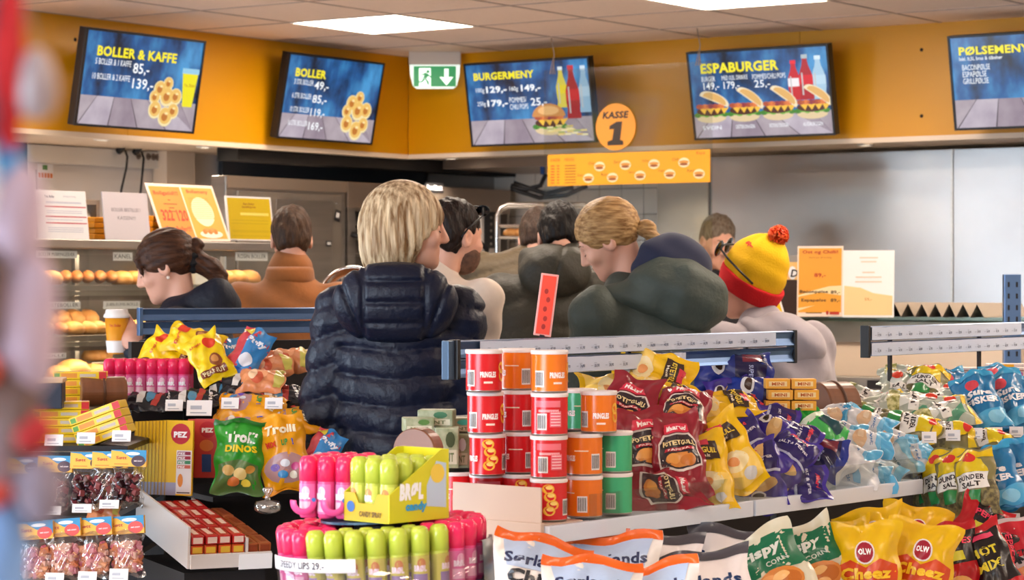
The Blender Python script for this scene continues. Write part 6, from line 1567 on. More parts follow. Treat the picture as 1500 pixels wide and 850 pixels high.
for i, a in enumerate((
    ('white_crisps', 1225, 618, 6.12, 'white and blue pack near the green bag', 70, 50), ('white_crisps', 1268, 630, 6.1, 'white and blue pack lying topmost', 112, 42), ('white_crisps', 1222, 642, 5.98, 'white and blue pack second from top', 108, 45), ('white_crisps', 1302, 655, 6.06, 'white and blue pack at the right end', 104, 42), ('white_crisps', 1262, 658, 5.95, 'white and blue pack in the middle of the pile', 95, 45), ('white_crisps', 1240, 678, 5.86, 'white and blue pack facing front below the pile', 112, 38), ('white_crisps', 1330, 680, 6.02, 'white and blue pack at the right shelf corner', 70, 40),
    ('white_orange_snack', 1205, 672, 5.78, 'white pack with orange end above the divider', 60, 38), ('white_orange_snack', 1218, 690, 5.72, 'white pack with orange end in the middle', 50, 36), ('white_orange_snack', 1198, 706, 5.66, 'white pack with orange end lowest left', 35, 34), ('white_orange_snack', 1238, 706, 5.74, 'white pack with orange end lowest right', 85, 36), ('white_green_snack', 1275, 696, 5.86, 'pale pack with green end at the shelf lip', 118, 38), ('white_green_snack', 1300, 690, 5.95, 'pale blue pack behind the green ended pack', 60, 38), ('white_crisps', 1265, 712, 5.82, 'white and blue pack flat at the shelf lip', 86, 45))):
    bag(a[0], 'snack_pack', a[1], a[2] - 6, a[3] + .15, a[4], a[5], a[6], 0, 1.0, 'snack pack', 'white snack packs', i)
for i in range(2):
    for j in range(3):
        b = MB(); b.box(-.03, .03, -.025, .025, -.012, .012, mat('box_amber', '#f0ae3a', rough=.4), bev=.002); b.box(-.022, .022, -.0256, -.025, -.006, .006, ink('#f6dca0')); b.text('MINI', ink('#c8641c'), lambda x, y: (x, -.0262, y), 0, -.004, .008, .03, .03, 0, True)
        P = at(1138 + i * 38 + (j % 2) * 4, 562 + j * 16, 5.98)
        tag(b.build('sweet_box', None, T(P)), '%s small amber box in the %s column beside the beanie person' % (('top', 'middle', 'lowest')[j], ('left', 'right')[i]), 'box', 'small amber boxes')
bag('blue_pack', 'snack_pack', 1120, 612, 6.05, 'pale barcode pack below the amber boxes', 88, 50, 0, .9, 'snack pack')
# lower shelf
for i, a in enumerate((
    ('salt_chips', 775, 888, 4.86, 'white salted chips bag leaning at the carton end', 14, 12, 0), ('salt_chips', 842, 868, 5.08, 'white salted chips bag behind, in shade', 8, 8, 0), ('salt_chips', 905, 882, 4.98, 'white salted chips bag with broad orange seam', -5, 12, -5), ('salt_chips', 862, 922, 4.78, 'white salted chips bag in the front row at left', 4, 16, 0), ('salt_chips_dark', 962, 880, 5.1, 'white chips bag with dark grey seam behind', 2, 10, 0), ('salt_chips', 968, 925, 4.86, 'white salted chips bag in the front row centre', -12, 16, -5), ('salt_chips_dark', 1042, 906, 5.02, 'white chips bag with dark grey seam in front', -10, 14, -8))):
    bag(a[0], 'chips_bag', a[1], a[2], a[3], a[4], a[5], a[6], a[7], 1.0, 'chips bag', 'white salted chips bags', i)
for i, a in enumerate(((1065, 868, 5.28, 'pale chips bag with pink letters behind the green bags', 6, 10, -5), (1140, 868, 5.22, 'green and cream crispy bag facing front', -30, 18, -8), (1196, 856, 5.42, 'green and cream crispy bag behind', -28, 14, -8))):
    bag('crispy_green' if i else 'salt_chips_dark', 'chips_bag', a[0], a[1], a[2], a[3], a[4], a[5], a[6], 1.0, 'chips bag', 'green crispy bags' if i else None, i)
for i, a in enumerate(((1240, 838, 5.72, 'yellow cheese snack bag leftmost, half hidden', -14, 8, -5), (1270, 845, 5.42, 'yellow cheese snack bag standing in front', -4, 8, -10), (1345, 842, 5.5, 'yellow cheese snack bag leaning right in front', 10, 12, -8), (1288, 815, 5.75, 'yellow cheese snack bag behind the two front ones', -12, 20, 0), (1335, 812, 5.85, 'yellow cheese snack bag under the shelf lip', 12, 18, 0))):
    bag('cheese_snack', 'snack_bag', a[0], a[1], a[2], a[3], a[4], a[5], a[6], 1.0, 'snack bag', 'yellow cheese snack bags', i)
for i, a in enumerate((('red_snack', 1402, 835, 5.75, 'red snack bag standing beside the cheese bags', -14, 10, -10), ('red_snack', 1424, 790, 5.95, 'red snack bag sticking up diagonally', 30, 20, 0), ('red_snack', 1436, 812, 5.85, 'red snack bag lying across', 80, 40, 0), ('black_red_snack', 1450, 835, 5.75, 'black and red snack bag with yellow letters', -24, 18, -8), ('pink_snack', 1492, 828, 5.85, 'pale pink and red snack bag at the right edge', -22, 18, -8))):
    bag(a[0], 'snack_bag', a[1], a[2], a[3], a[4], a[5], a[6], a[7], 1.0, 'snack bag', 'red snack bags', i)
# ------------------------------------------------------------------ right display shelf
gr2 = empty('display_shelf', M_G); tag(gr2, 'display shelf of sweet bags at the right edge with blue white price strips', 'shelf')
S0, S1 = 1.80, 3.3
header(gr2, S0, S1, .34, 1.327, [(S0 + .012, 2.66, 0), (S0 + .012, 3.2, 1)], None)
for z_ in (.94, .66):
    b = MB(); b.box(1.56, S1, .06, .46, z_ - .02, z_, dark); b.build('shelf_board', gr2)
b = MB(); b.box(1.56, S1, .46, .49, .05, 1.12, dark); b.build('back_panel', gr2)
b = MB(); b.box(1.6, S1, .24, .455, .945, 1.05, dark); b.build('riser', gr2)
def tags(parent, pts, w=.03, h=.03):
    for x, y, Y in pts:
        P = at(x, y, Y); b = MB(); b.box(-w / 2, w / 2, -.0015, .0015, -h / 2, h / 2, paper); b.flat(rect(-w * .35, -h * .1, w * .1, h * .15), ink('#b0b4c0'), lambda u, v: (u, -.002, v)); b.flat(rect(-w * .35, -h * .35, w * .3, -h * .28), ink('#a0a4b0'), lambda u, v: (u, -.002, v))
        M = parent.matrix_world.inverted() @ (T(P) @ rot('Z', -.1) @ rot('X', -.25)); b.build('price_tag', parent, M)
bpy.context.view_layer.update()
tags(gr2, [(1361, 641, 6.12), (1396, 638, 6.2), (1429, 635, 6.28), (1458, 634, 6.36), (1489, 633, 6.44)], .036, .028)
tags(gr2, [(1445, 770, 6.05), (1484, 762, 6.1)], .034, .034)
for i, a in enumerate((
    ('striped_sweets', 1335, 556, 6.75, 'striped sweet bag topmost below the price strips', 100, 55), ('striped_sweets', 1320, 572, 6.62, 'striped sweet bag with yellow end near the top', 20, 50), ('salt_sweets', 1352, 572, 6.62, 'white labelled salt sweet bag near the top', 20, 50), ('striped_sweets', 1268, 590, 6.6, 'striped blue white sweet bag at the left of the pile', 120, 52), ('striped_sweets', 1295, 600, 6.48, 'striped sweet bag with upright yellow end', 65, 50), ('striped_sweets', 1340, 600, 6.45, 'sweet bag with red dot and white label in the middle', 100, 52),
    ('salt_sweets', 1290, 622, 6.35, 'olive sweet bag lying low at the left', 110, 58), ('salt_sweets', 1330, 628, 6.3, 'olive sweet bag lying behind the first price tag', 108, 58), ('striped_sweets', 1378, 612, 6.42, 'pale green sweet bag beside the blue bags', 65, 55), ('salt_sweets', 1380, 640, 6.3, 'olive sweet bag behind the second price tag', 95, 62), ('salt_sweets', 1430, 650, 6.34, 'olive sweet bag below the blue bags', 90, 65), ('striped_sweets', 1372, 590, 6.6, 'green and white sweet bag under the blue bag pile', 80, 55))):
    bag(a[0], 'sweet_bag', a[1], a[2], a[3], a[4], a[5], a[6], 0, 1.0, 'sweet bag', 'striped and olive sweet bags', i)
for i, a in enumerate(((1402, 582, 6.7, 'blue sweet bag leftmost in the upper row', -25, 42), (1436, 592, 6.5, 'blue sweet bag with large white letters in front', -18, 35), (1478, 590, 6.62, 'blue sweet bag right of the front one', -20, 35), (1455, 575, 6.85, 'blue sweet bag behind the front pair', 10, 40), (1500, 600, 6.75, 'blue sweet bag cut by the right edge in the upper row', -14, 35))):
    bag('blue_sweets', 'sweet_bag', a[0], a[1], a[2], a[3], a[4], a[5], -10, 1.0, 'sweet bag', 'blue sweet bags', i)
for i, a in enumerate((('salt_sweets', 1366, 712, 6.2, 'olive sweet bag hanging rearmost in the lower row'), ('salt_sweets', 1380, 712, 6.14, 'olive sweet bag hanging second in the lower row'), ('salt_sweets', 1402, 712, 6.08, 'olive sweet bag with hidden salt label in the lower row'), ('salt_sweets', 1430, 711, 6.02, 'olive sweet bag with full salt label in the lower row'))):
    bag(a[0], 'sweet_bag', a[1], a[2], a[3], a[4], -14, 16, -35, 1.0, 'sweet bag', 'hanging olive sweet bags', i)
for i, a in enumerate(((1463, 702, 6.08, 'blue sweet bag hanging beside the olive bags'), (1486, 696, 6.16, 'blue sweet bag hanging second in the lower row'), (1512, 690, 6.24, 'blue sweet bag hanging at the right edge'))):
    bag('blue_sweets', 'sweet_bag', a[0], a[1], a[2], a[3], -24, 18, -30, .95, 'sweet bag', 'hanging blue sweet bags', i)
for i in range(6):
    b = MB(); b.box(-.02, .02, -.03, .03, -.026, .026, mat('box_white', '#e4d8d4', rough=.5), bev=.002); b.flat(rect(-.012, -.018, .008, .012), ink(('#8a7a80', '#c85aa8', '#6a6a74')[i % 3]), lambda x, y: (x, -.0306, y)); b.flat(rect(-.012, .015, .012, .019), ink('#b07a70'), lambda x, y: (x, -.0306, y))
    P = at(1411 + i * 20, 551, 7.3); tag(b.build('sweet_carton', None, T(P)), ('leftmost', 'second', 'third', 'fourth', 'fifth', 'rightmost')[i] + ' small white carton in the row behind the blue bags', 'carton', 'white cartons behind the blue bags')
b = MB(); P = at(1475, 537, 7.35); b.box(-.06, .06, -.03, .03, -.009, .009, mat('box_white', '#e4d8d4'), bev=.002); b.box(-.025, .015, -.0306, -.03, -.007, .007, ink('#f0b41c')); tag(b.build('sweet_carton', None, T(P)), 'flat white and yellow carton lying on the white cartons', 'carton')
b = MB(); P = at(1460, 575, 7.3); b.box(-.15, .15, -.05, .05, -.02, .008, dark); tag(b.build('carton_ledge', None, T(P.x, P.y, at(1460, 566, 7.3).z - .008)), 'dark ledge carrying the white cartons', 'ledge')
# wooden rounded bowl edge behind the white packs
def wood_drum(x, y, Y, r, ln, yaw, label, ends=1):
    e = empty('wooden_drum', T(at(x, y, Y)) @ rot('Z', yaw) @ rot('Y', PI / 2)); tag(e, label, 'drum')
    wd = mat('drum_wood', '#8a5a3e', rough=.35, noise=(8, '#75492f', .3), stretch=(1, 1, 6))
    b = MB(); b.lathe([(0, -ln / 2), (r * .96, -ln / 2), (r, -ln / 2 + .004), (r, ln / 2 - .004), (r * .96, ln / 2), (0, ln / 2)], 36, wd, smooth=False); b.build('roll', e)
    if ends: b = MB(); b.lathe([(r + .0005, -.004), (r + .004, -.002), (r + .004, .002), (r + .0005, .004)], 36, mat('drum_groove', '#5a3826', rough=.4)); b.build('band', e)
    return e
wood_drum(1218, 598, 6.5, .07, .10, .5, 'brown wooden drum behind the white packs')
# red price paddle
e = empty('price_paddle', T(at(800, 447, 5.7)) @ rot('Y', .13)); tag(e, 'red plastic price paddle standing on the price rail', 'sign')
k = 5.7 / FPX; b = MB(); b.box(-13 * k, 13 * k, 0, .004, -46 * k, 46 * k, mat('paddle_edge', '#e8a49c', rough=.3), bev=.0015); b.build('holder', e)
b = MB(); b.box(-10 * k, 10 * k, -.0012, 0, -43 * k, 43 * k, mat('paddle_red', '#ee4a34', rough=.4)); f = lambda x, y: (x, -.002, y)
for i, (u, v) in enumerate(((-2, 20), (2, 8), (-1, -6), (1, -20), (0, -32))): b.flat(ellip(u * k, v * k, 3 * k, 4 * k, 8), ink('#a82820'), f)
b.build('card', e); b = MB(); b.box(-.006, .006, 0, .004, -60 * k, -44 * k, black); b.build('clip', e)

# pale green tins beside the cans
tin = mat('tin_green', '#aab094', rough=.35, noise=(40, '#7c8a66', .15))
for i, (x, y, w, h, lab) in enumerate(((612, 622, .062, .03, 'flat pale green pack lying left in the pile beside the cans'), (640, 612, .075, .035, 'flat pale green pack with leaf print on top'), (668, 622, .07, .03, 'flat pale green pack with blue bow print'), (655, 655, .05, .085, 'upright pale green pack with dark seeds'), (678, 660, .04, .07, 'upright pale green pack with silver panel'), (625, 655, .04, .08, 'upright pale green pack behind the wooden drum'))):
    Y = 5.15 + .04 * (i % 3); P = at(x, y, Y)
    b = MB(); b.box(-w / 2, w / 2, -.03, .03, -h / 2, h / 2, tin, bev=.003)
    f = lambda u, v: (u * w, -.0306, v * h)
    b.flat(rect(-.42, -.4, .42, -.05), ink('#c9c8b0'), f); b.text('MINT', ink('#6a7a54'), lambda u, v: (u * w, -.0312, v * h), 0, -.34, .22, .6, .03, 0, True)
    b.flat(ellip(.15, .2, .2, .2, 10), ink(('#4f7a3c', '#2f6a44', '#3fae9c', '#3c4a2c', '#c9ccd2', '#5a6a3c')[i]), f)
    tag(b.build('mint_pack', None, T(P) @ rot('Z', (.15, -.1, .2, 0, -.2, .1)[i])), lab, 'pack', 'pale green mint packs')
b = MB(); b.box(-.075, .085, -.06, .08, -.012, 0, black); tag(b.build('mint_tray', None, T(at(650, 688, 5.2))), 'black tray under the pale green packs', 'tray')
b = MB(); P = at(650, 697, 5.2); b.box(-.04, .05, -.02, .06, -.7 , 0, dark); tag(b.build('tray_stand', None, T(P.x, P.y + .02, P.z - .008)), 'dark stand carrying the black tray beside the cans', 'stand')
e = wood_drum(613, 660, 4.95, .046, .05, 1.2, 'brown wooden drum beside the green packs', 0)

# ------------------------------------------------------------------ round carousel with candy tubes
def tube_mesh(kind, capc, bodyc, labc):
    b = MB(); r = .0165; b.lathe([(0, 0), (r - .002, 0), (r, .003), (r, .068)], 20, mat('tube_' + kind, bodyc, rough=.25)); body = b.mesh('tube_body')
    b = MB(); b.lathe([(r - .0015, .066), (r + .001, .067), (r + .001, .100), (r - .002, .108), (r - .006, .112), (0, .113)], 20, mat('tubecap_' + kind, capc, rough=.18)); cap_ = b.mesh('cap')
    b = MB(); cy = lambda a, z, l=0: ((r + .0006 + .0003 * l) * math.sin(a), -(r + .0006 + .0003 * l) * math.cos(a), z)
    b.grid([[cy(-1.2 + 2.4 * i / 10, z) for z in (.008, .062)] for i in range(11)], ink(labc, .3))
    b.grid([[cy(-.8 + 1.6 * i / 8, z, 1) for z in (.012, .030)] for i in range(9)], ink('#8a7fa8' if kind == 'green' else '#e6b9cc', .3))
    b.flat(ellip(.15, .048, .45, .010, 14), ink('#c88a4a' if kind == 'green' else '#f0c0d4', .3), lambda x, y: cy(x, y, 2))
    b.text('BRØL', ink('#f4f6fa', .3), lambda x, y: cy(x, y, 3), 0, .034, .012, 1.3, .06, 0, True)
    return body, cap_, b.mesh('wrap_label')
TUBE = {'pink': tube_mesh('pink', '#e8285e', '#e0508c', '#dc6aa4'), 'green': tube_mesh('green', '#b3c142', '#bcc552', '#c9cf5a')}
def candy_tube(kind, M, label, group):
    e = empty('candy_tube', M); tag(e, label, 'candy tube', group)
    for n, me in zip(('tube_body', 'cap', 'wrap_label'), TUBE[kind]):
        o = bpy.data.objects.new(n, me); COL.objects.link(o); o.parent = e
CC = Vector((at(563, 0, 4.5).x, 4.5, .886)); CM = T(CC) @ rot('Y', math.radians(-3))
ca = empty('candy_carousel', CM); tag(ca, 'round clear carousel of pink and green candy tubes with price strip', 'carousel')
b = MB(); b.lathe([(0, .0), (.188, .0), (.197, .006), (.197, .012), (.186, .012), (0, .012)], 56, mat('carousel_base', '#33536e', rough=.3)); b.build('base_plate', ca)
b = MB(); b.lathe([(.193, .012), (.196, .075), (.194, .075), (.191, .012)], 56, pane_mat('carousel_clear', '#faf3f6', .07)); b.build('clear_rim', ca)
b = MB(); b.lathe([(.1965, .052), (.1985, .052), (.1985, .076), (.1965, .076)], 20, paper, None, True, (PI * 1.08, PI * 1.44)); b.text('SPEEDY LIPS 29.-', ink('#4a4450'), lambda x, y: (.2004 * math.sin(-.80 + x), -.2004 * math.cos(-.80 + x), y), 0, .058, .013, .62, .02, 0, True); b.build('price_strip', ca)
b = MB(); b.lathe([(.196, .0), (.203, .0), (.203, .085), (.196, .085)], 14, mat('frame_grey', '#30404e', rough=.3), None, True, (-.42, .12)); b.build('side_guard', ca)
b = MB(); b.cyl(.03, -.86, .0, 20, dark); b.build('post', ca)
b = MB(); b.lathe([(0, -.862), (.16, -.862), (.16, -.85), (.03, -.835), (0, -.835)], 30, dark); b.build('foot', ca)
b = MB(); b.cyl(.05, .012, .118, 20, dark); b.build('core', ca)
b = MB(); b.cyl(.11, .127, .131, 36, mat('carousel_base', '#33536e')); b.build('upper_plate', ca)
ORD = ('first', 'second', 'third', 'fourth', 'fifth', 'sixth', 'seventh', 'eighth', 'ninth', 'tenth', 'eleventh', 'twelfth', 'thirteenth', 'fourteenth', 'fifteenth', 'sixteenth'); cnts = {}
for ring, (R, n) in enumerate(((.171, 28), (.135, 22), (.100, 16))):
    for i in range(n):
        a = 2 * PI * (i + .5 * (ring % 2)) / n            # 0 at the front, growing to the right
        deg = math.degrees((a + PI) % (2 * PI) - PI)
        green = -42 < deg < 48 if ring == 0 else -30 < deg < 30
        if ring == 2 and abs(deg) < 60: continue
        lean = .05 if ring == 0 else 0
        M = CM @ T(R * math.sin(a), -R * math.cos(a), .0125) @ rot('Z', a) @ rot('X', lean) @ rot('Z', random.uniform(-.5, .5) if ring == 0 else 0)
        k = 'green' if green else 'pink'
        cnt = cnts.setdefault((k, ring, deg < 0), [0]); cnt[0] += 1
        lab = '%s candy tube, %s of the %s %s ring of the carousel' % ('lime green' if green else 'pink', ORD[cnt[0] - 1], ('right front' if deg >= 0 else 'left front') if green else ('right' if deg >= 0 else 'left'), ('outer', 'middle', 'inner')[ring])
        candy_tube(k, M, lab, k + ' candy tubes in the carousel')
# box of green tubes and loose pink tubes on the upper plate
bx = at(578, 780, 4.42); bz = CC.z + .1325
MBx = T(bx.x + .002, 4.44, bz) @ rot('Z', -.75)
e = empty('tube_box', MBx); tag(e, 'open yellow green carton of candy tubes on the carousel', 'box')
bg = mat('carton_lime', '#d2cc22', rough=.4); bw, bd = .115, .15
def slab(pts, th, axis_):
    V = [p for p in pts] + [tuple(c + (th if k == axis_ else 0) for k, c in enumerate(p)) for p in pts]; n = len(pts)
    return V, [tuple(range(n - 1, -1, -1)), tuple(range(n, 2 * n))] + [(i, (i + 1) % n, n + (i + 1) % n, n + i) for i in range(n)]
b = MB(); V, F = slab([(-bw / 2, -bd / 2, 0), (bw / 2, -bd / 2, 0), (bw / 2, -bd / 2, .05), (.03, -bd / 2, .05), (.02, -bd / 2, .032), (-.02, -bd / 2, .032), (-.03, -bd / 2, .05), (-bw / 2, -bd / 2, .05)], .002, 1); b.add(V, F, mat('carton_gold', '#c8a81c', rough=.4)); b.build('front_flap', e)
b = MB(); V, F = slab([(bw / 2, -bd / 2, 0), (bw / 2, bd / 2, 0), (bw / 2, bd / 2, .125), (bw / 2, bd / 2 - .02, .125), (bw / 2, -bd / 2, .05)], .002, 0); b.add(V, F, bg); b.build('side_panel', e)
b = MB(); V, F = slab([(-bw / 2, -bd / 2, 0), (-bw / 2, bd / 2, 0), (-bw / 2, bd / 2, .125), (-bw / 2, bd / 2 - .02, .125), (-bw / 2, -bd / 2, .05)], .002, 0); b.add(V, F, bg); b.build('side_panel', e)
b = MB(); b.box(-bw / 2, bw / 2, bd / 2 - .002, bd / 2, 0, .125, bg); b.build('back_panel', e); b = MB(); b.box(-bw / 2, bw / 2, -bd / 2, bd / 2, -.001, 0, bg); b.build('bottom', e)
b = MB(); f = lambda u, v, l=0: (bw / 2 + .0026 + .0004 * l, -bd / 2 + u * bd, v * .125)
b.text('BRØL', ink('#f4f6fa'), lambda x, y: f(x, y, 1), .36, .30, .26, .40, .07, .1, True); b.text('candy', ink('#2a9ad0'), lambda x, y: f(x, y, 2), .44, .12, .16, .36, .06, .1, True)
b.flat([(.62, .2), (.95, .16), (.95, .8), (.78, .84), (.62, .5)], ink('#b8cce0'), f); b.flat(ellip(.8, .66, .12, .14, 14), ink('#e8c84a'), lambda x, y: f(x, y, 1)); b.build('side_print', e)
b = MB(); f = lambda u, v: (-bw / 2 + u * bw, -bd / 2 - .001, v * .05); b.flat(ellip(.16, .5, .09, .2, 12), ink('#3a6ab0'), f); b.text('CANDY SPRAY', ink('#6a4a10'), f, .6, .16, .2, .5, .04, 0, True); b.build('front_print', e)
for i in range(3):
    for j in range(4):
        candy_tube('green', MBx @ T(-.038 + i * .038, -.054 + j * .036, .001) @ rot('Z', random.uniform(-.4, .2)), 'lime green candy tube in the yellow carton, %s row, %s' % (('front', 'second', 'third', 'rear')[j], ('left', 'middle', 'right')[i]), 'green candy tubes in the carton')
MB2 = T(at(505, 0, 4.52).x, 4.50, bz - .001) @ rot('Z', -.35)
for i in range(3):
    for j in range(4):
        candy_tube('pink', MB2 @ T(-.05 + i * .036, -.045 + j * .036, 0) @ rot('Z', random.uniform(-.4, .4)), 'pink candy tube beside the yellow carton, %s row, %s' % (('front', 'second', 'third', 'rear')[j], ('left', 'middle', 'right')[i]), 'pink candy tubes on the upper tier')
for i in range(2):
    b = MB(); b.lathe([(.013, -.004), (.024, -.004), (.024, .004), (.013, .004)], 20, mat('pink_ring', '#f0589a', rough=.25), None, True, (PI * .95, PI * 2.05)); b.flat(ellip(.019, .004, .004, .004, 10), ink('#3a6ab0'), lambda x, y: (x, y, .0046)); 
    P = MB2 @ Vector((-.05 + i * .06, -.068, .03)); tag(b.build('pink_handle', None, T(P) @ rot('X', PI / 2)), ('pink looped handle in front of the left upper tubes', 'pink looped handle beside the yellow carton')[i], 'handle', 'pink looped handles')

# ------------------------------------------------------------------ left display shelves
LB = math.radians(62)
LO = at(205, 0, 7.5); M_L0 = Matrix(((math.sin(LB), -math.cos(LB), 0, LO.x), (math.cos(LB), math.sin(LB), 0, LO.y), (0, 0, 1, 0), (0, 0, 0, 1)))
g0 = empty('display_shelf', M_L0); tag(g0, 'display shelf of sweets at the left with blue header rail', 'shelf')
header(g0, 0, .62, 0, 1.363, [], None, blued)
for z_, d0 in ((1.09, -.42), (.82, -.46)):
    b = MB(); b.box(.06, .66, d0, .0, z_ - .015, z_, dark); b.build('shelf_board', g0)
b = MB(); b.box(-.02, .66, .02, .05, .05, 1.26, dark); b.build('back_panel', g0); b = MB(); b.box(.06, .66, -.36, .02, 0, .1, dark); b.build('plinth', g0)
bpy.context.view_layer.update()
tags(g0, [(255, 594, 6.95), (337, 591, 6.95), (401, 591, 6.95)], .05, .032); tags(g0, [(292, 598, 6.93)], .072, .044)
for i, a in enumerate((('yellow_candy', 250, 515, 7.3, 'yellow chocolate bag leaning left above the pink tubes', -62, 38), ('yellow_candy', 285, 502, 7.28, 'yellow chocolate bag highest under the blue rail', -70, 45), ('yellow_candy', 306, 525, 7.16, 'yellow chocolate bag in front with peanut band', -28, 30), ('puffy_candy', 362, 522, 7.2, 'red and blue puffy sweet bag standing upright', 28, 22), ('puffy_candy', 335, 535, 7.3, 'red sweet bag behind the puffy bag', -10, 35),
    ('clear_candy', 395, 540, 7.25, 'orange candy bag beside the puffy bag', 70, 50), ('clear_candy', 422, 530, 7.3, 'orange candy bag with green top at the navy sleeve', 85, 45), ('clear_candy', 385, 560, 7.1, 'orange candy bag lying lowest beside the black bags', 95, 55),
    ('liquorice_bag', 225, 590, 7.08, 'black sweet bag lying leftmost under the pink tubes', 95, 66), ('liquorice_bag', 285, 585, 7.05, 'black sweet bag with red band lying in the middle', 85, 64), ('liquorice_bag', 330, 572, 7.1, 'black sweet bag below the yellow bags', 80, 62), ('liquorice_bag', 365, 565, 7.12, 'black sweet bag with blue oval lying flat', 100, 62), ('liquorice_bag', 410, 580, 7.08, 'black sweet bag lying at the navy sleeve', 75, 62),
    ('gold_sweets', 370, 600, 7.0, 'orange sweet bag lying between the price tags', 95, 62), ('gold_sweets', 370, 622, 6.98, 'orange sweet bag lying under the price tags', 85, 62), ('gold_sweets', 420, 620, 6.98, 'orange sweet bag lying behind the standing orange bag', 80, 58))):
    bag(a[0], 'sweet_bag', a[1], a[2], a[3], a[4], a[5], a[6], 0, .88, 'sweet bag', a[0].replace('_', ' ') + ' group', i)
bag('green_dino', 'sweet_bag', 350, 670, 6.75, 'green fruit gum bag standing beside the PEZ packs', 3, 10, 5, .95, 'sweet bag')
bag('gold_sweets', 'sweet_bag', 415, 665, 6.78, 'orange wrapped candy bag standing beside the navy sleeve', -10, 10, 5, .98, 'sweet bag')
bag('puffy_candy', 'sweet_bag', 468, 668, 6.85, 'red and green sweet bag under the navy jacket', 30, 25, 0, .8, 'sweet bag')
# pink tubes in a row
b = MB(); P = at(214, 582, 7.2); b.box(-.14, .12, -.02, .06, -.012, 0, clearp if False else steel_dull); tag(b.build('tube_tray', None, T(P)), 'grey tray under the row of pink tubes', 'tray')
for i in range(8):
    for j in range(2):
        P = at(160 + i * 15.6 + j * 6, 582, 7.2 + j * .036)
        candy_tube('pink', T(P.x, P.y, at(0, 582, 7.2).z + .0005) @ rot('Z', -.3 + .1 * (i % 3)), 'pink candy tube below the blue rail, %s from left in the %s row' % (ORD[i], ('front', 'rear')[j]), 'pink candy tubes in the left row')
wood_drum(150, 574, 7.0, .043, .13, .35, 'bronze brown wooden drum left of the pink tubes')
# PEZ packs
pezc = [mat('pez_card', '#e2b40e', rough=.4)]
def pez_mesh(red):
    b = MB(); w, h = .083, .205; b.box(-w / 2, w / 2, -.004, .004, -h / 2, h / 2, pezc[0] if not red else ink('#c83a34')); f = lambda u, v, l=1: ((u - .5) * w, -.004 - .0004 * l, (v - .5) * h)
    b.flat(ellip(.55, .82, .36, .14, 18), ink('#b81c2c'), f); b.text('PEZ', ink('#f2eef0'), lambda x, y: f(x, y, 2), .55, .77, .08, .5, .06, 0, True)
    if not red:
        b.flat(rect(.42, .02, .98, .60), ink('#ded8d6'), f)
        for i in range(4): b.flat(rect(.46, .54 - i * .06, .94, .585 - i * .06), ink(('#8a1c3a', '#a01c34', '#3f8a5c', '#c8604a')[i]), lambda x, y: f(x, y, 2)); b.text('PEZ', ink('#f0e8e8'), lambda x, y: f(x, y, 3), .62, .545 - i * .06, .03, .26, .05, 0, True)
        b.flat(ellip(.58, .2, .1, .09, 12), ink('#e0862c'), lambda x, y: f(x, y, 2)); b.flat(rect(.46, .03, .94, .045), ink('#4a2a20'), lambda x, y: f(x, y, 2)); b.flat(rect(0, 0, .42, .17), ink('#9a98b0'), f); b.flat(rect(0, 0, .035, 1), ink('#a87c08'), lambda x, y: f(x, y, 3))
    else:
        b.flat(ellip(.5, .55, .3, .1, 14), ink('#e07a3c'), f); b.flat(rect(.3, .1, .7, .4), ink('#2a4a8a'), lambda x, y: f(x, y, 2))
    return b.mesh('candy_card')
PZ = pez_mesh(False), pez_mesh(True)
for i in range(10):
    P = at(216 + i * 5.2, 671, 6.98 - i * .028); o = bpy.data.objects.new('candy_card', PZ[0]); COL.objects.link(o); o.matrix_world = T(P) @ rot('Z', -.35) @ rot('X', -.06)
    tag(o, 'yellow PEZ card, %s from the left in the fanned row' % ORD[i] if i < 9 else 'frontmost yellow PEZ card of the fanned row', 'candy card', 'yellow PEZ cards')
for i in range(2):
    P = at(303 - i * 10, 657, 6.85 + i * .05); o = bpy.data.objects.new('candy_card', PZ[1]); COL.objects.link(o); o.matrix_world = T(P) @ rot('Z', -.1) @ Matrix.Diagonal((.8, 1, .8, 1)); tag(o, ('red PEZ card right of the yellow fan', 'red PEZ card behind the other red one')[i], 'candy card', 'red PEZ cards')
# low tray of red candy bars
Yt = 6.35; k = Yt / FPX
TM = T(at(338, 0, Yt).x, Yt, at(0, 812, Yt).z) @ rot('Z', .42) @ rot('X', .13)
e = empty('candy_tray', TM); tag(e, 'white low tray filled with red candy bars', 'tray')
trw = mat('tray_white', '#d8cec8', rough=.5)
hw = 62 * k
b = MB(); b.box(-hw, hw, 0, .5, -.012, 0, trw); b.build('bottom', e); b = MB(); b.box(-hw, hw, -.008, 0, -.034, .004, trw, bev=.002); b.build('front_lip', e)
b = MB(); b.box(-hw - .006, -hw, 0, .5, -.034, .075, trw); b.build('side_wall', e); b = MB(); b.box(-hw + .15, -hw + .156, .0, .5, 0, .04, trw); b.build('divider', e)
b = MB(); b.box(.02, .11, -.0095, -.008, -.04, .0, paper); b.build('price_tag', e)
b = MB(); b.box(-hw, hw, .05, .5, -.62, -.05, dark, M=rot('X', -.13)); b.build('cabinet', e)
redc = mat('bar_red', '#b8201e', rough=.25); brc = mat('bar_brown', '#a0522a', rough=.3)
def bar_mesh(m, m2):
    b = MB(); b.box(-.017, .017, -.05, .05, 0, .024, m, bev=.004); b.box(-.0125, .0125, -.0506, -.05, .004, .020, m2); b.box(-.006, .008, -.03, .03, .0241, .0246, m2); return b.mesh('candy_bar')
BARS = bar_mesh(redc, ink('#e8c8b8')), bar_mesh(brc, ink('#8a3a1c')), bar_mesh(ink('#c8481c', .3), ink('#e0b23a'))
n = 0
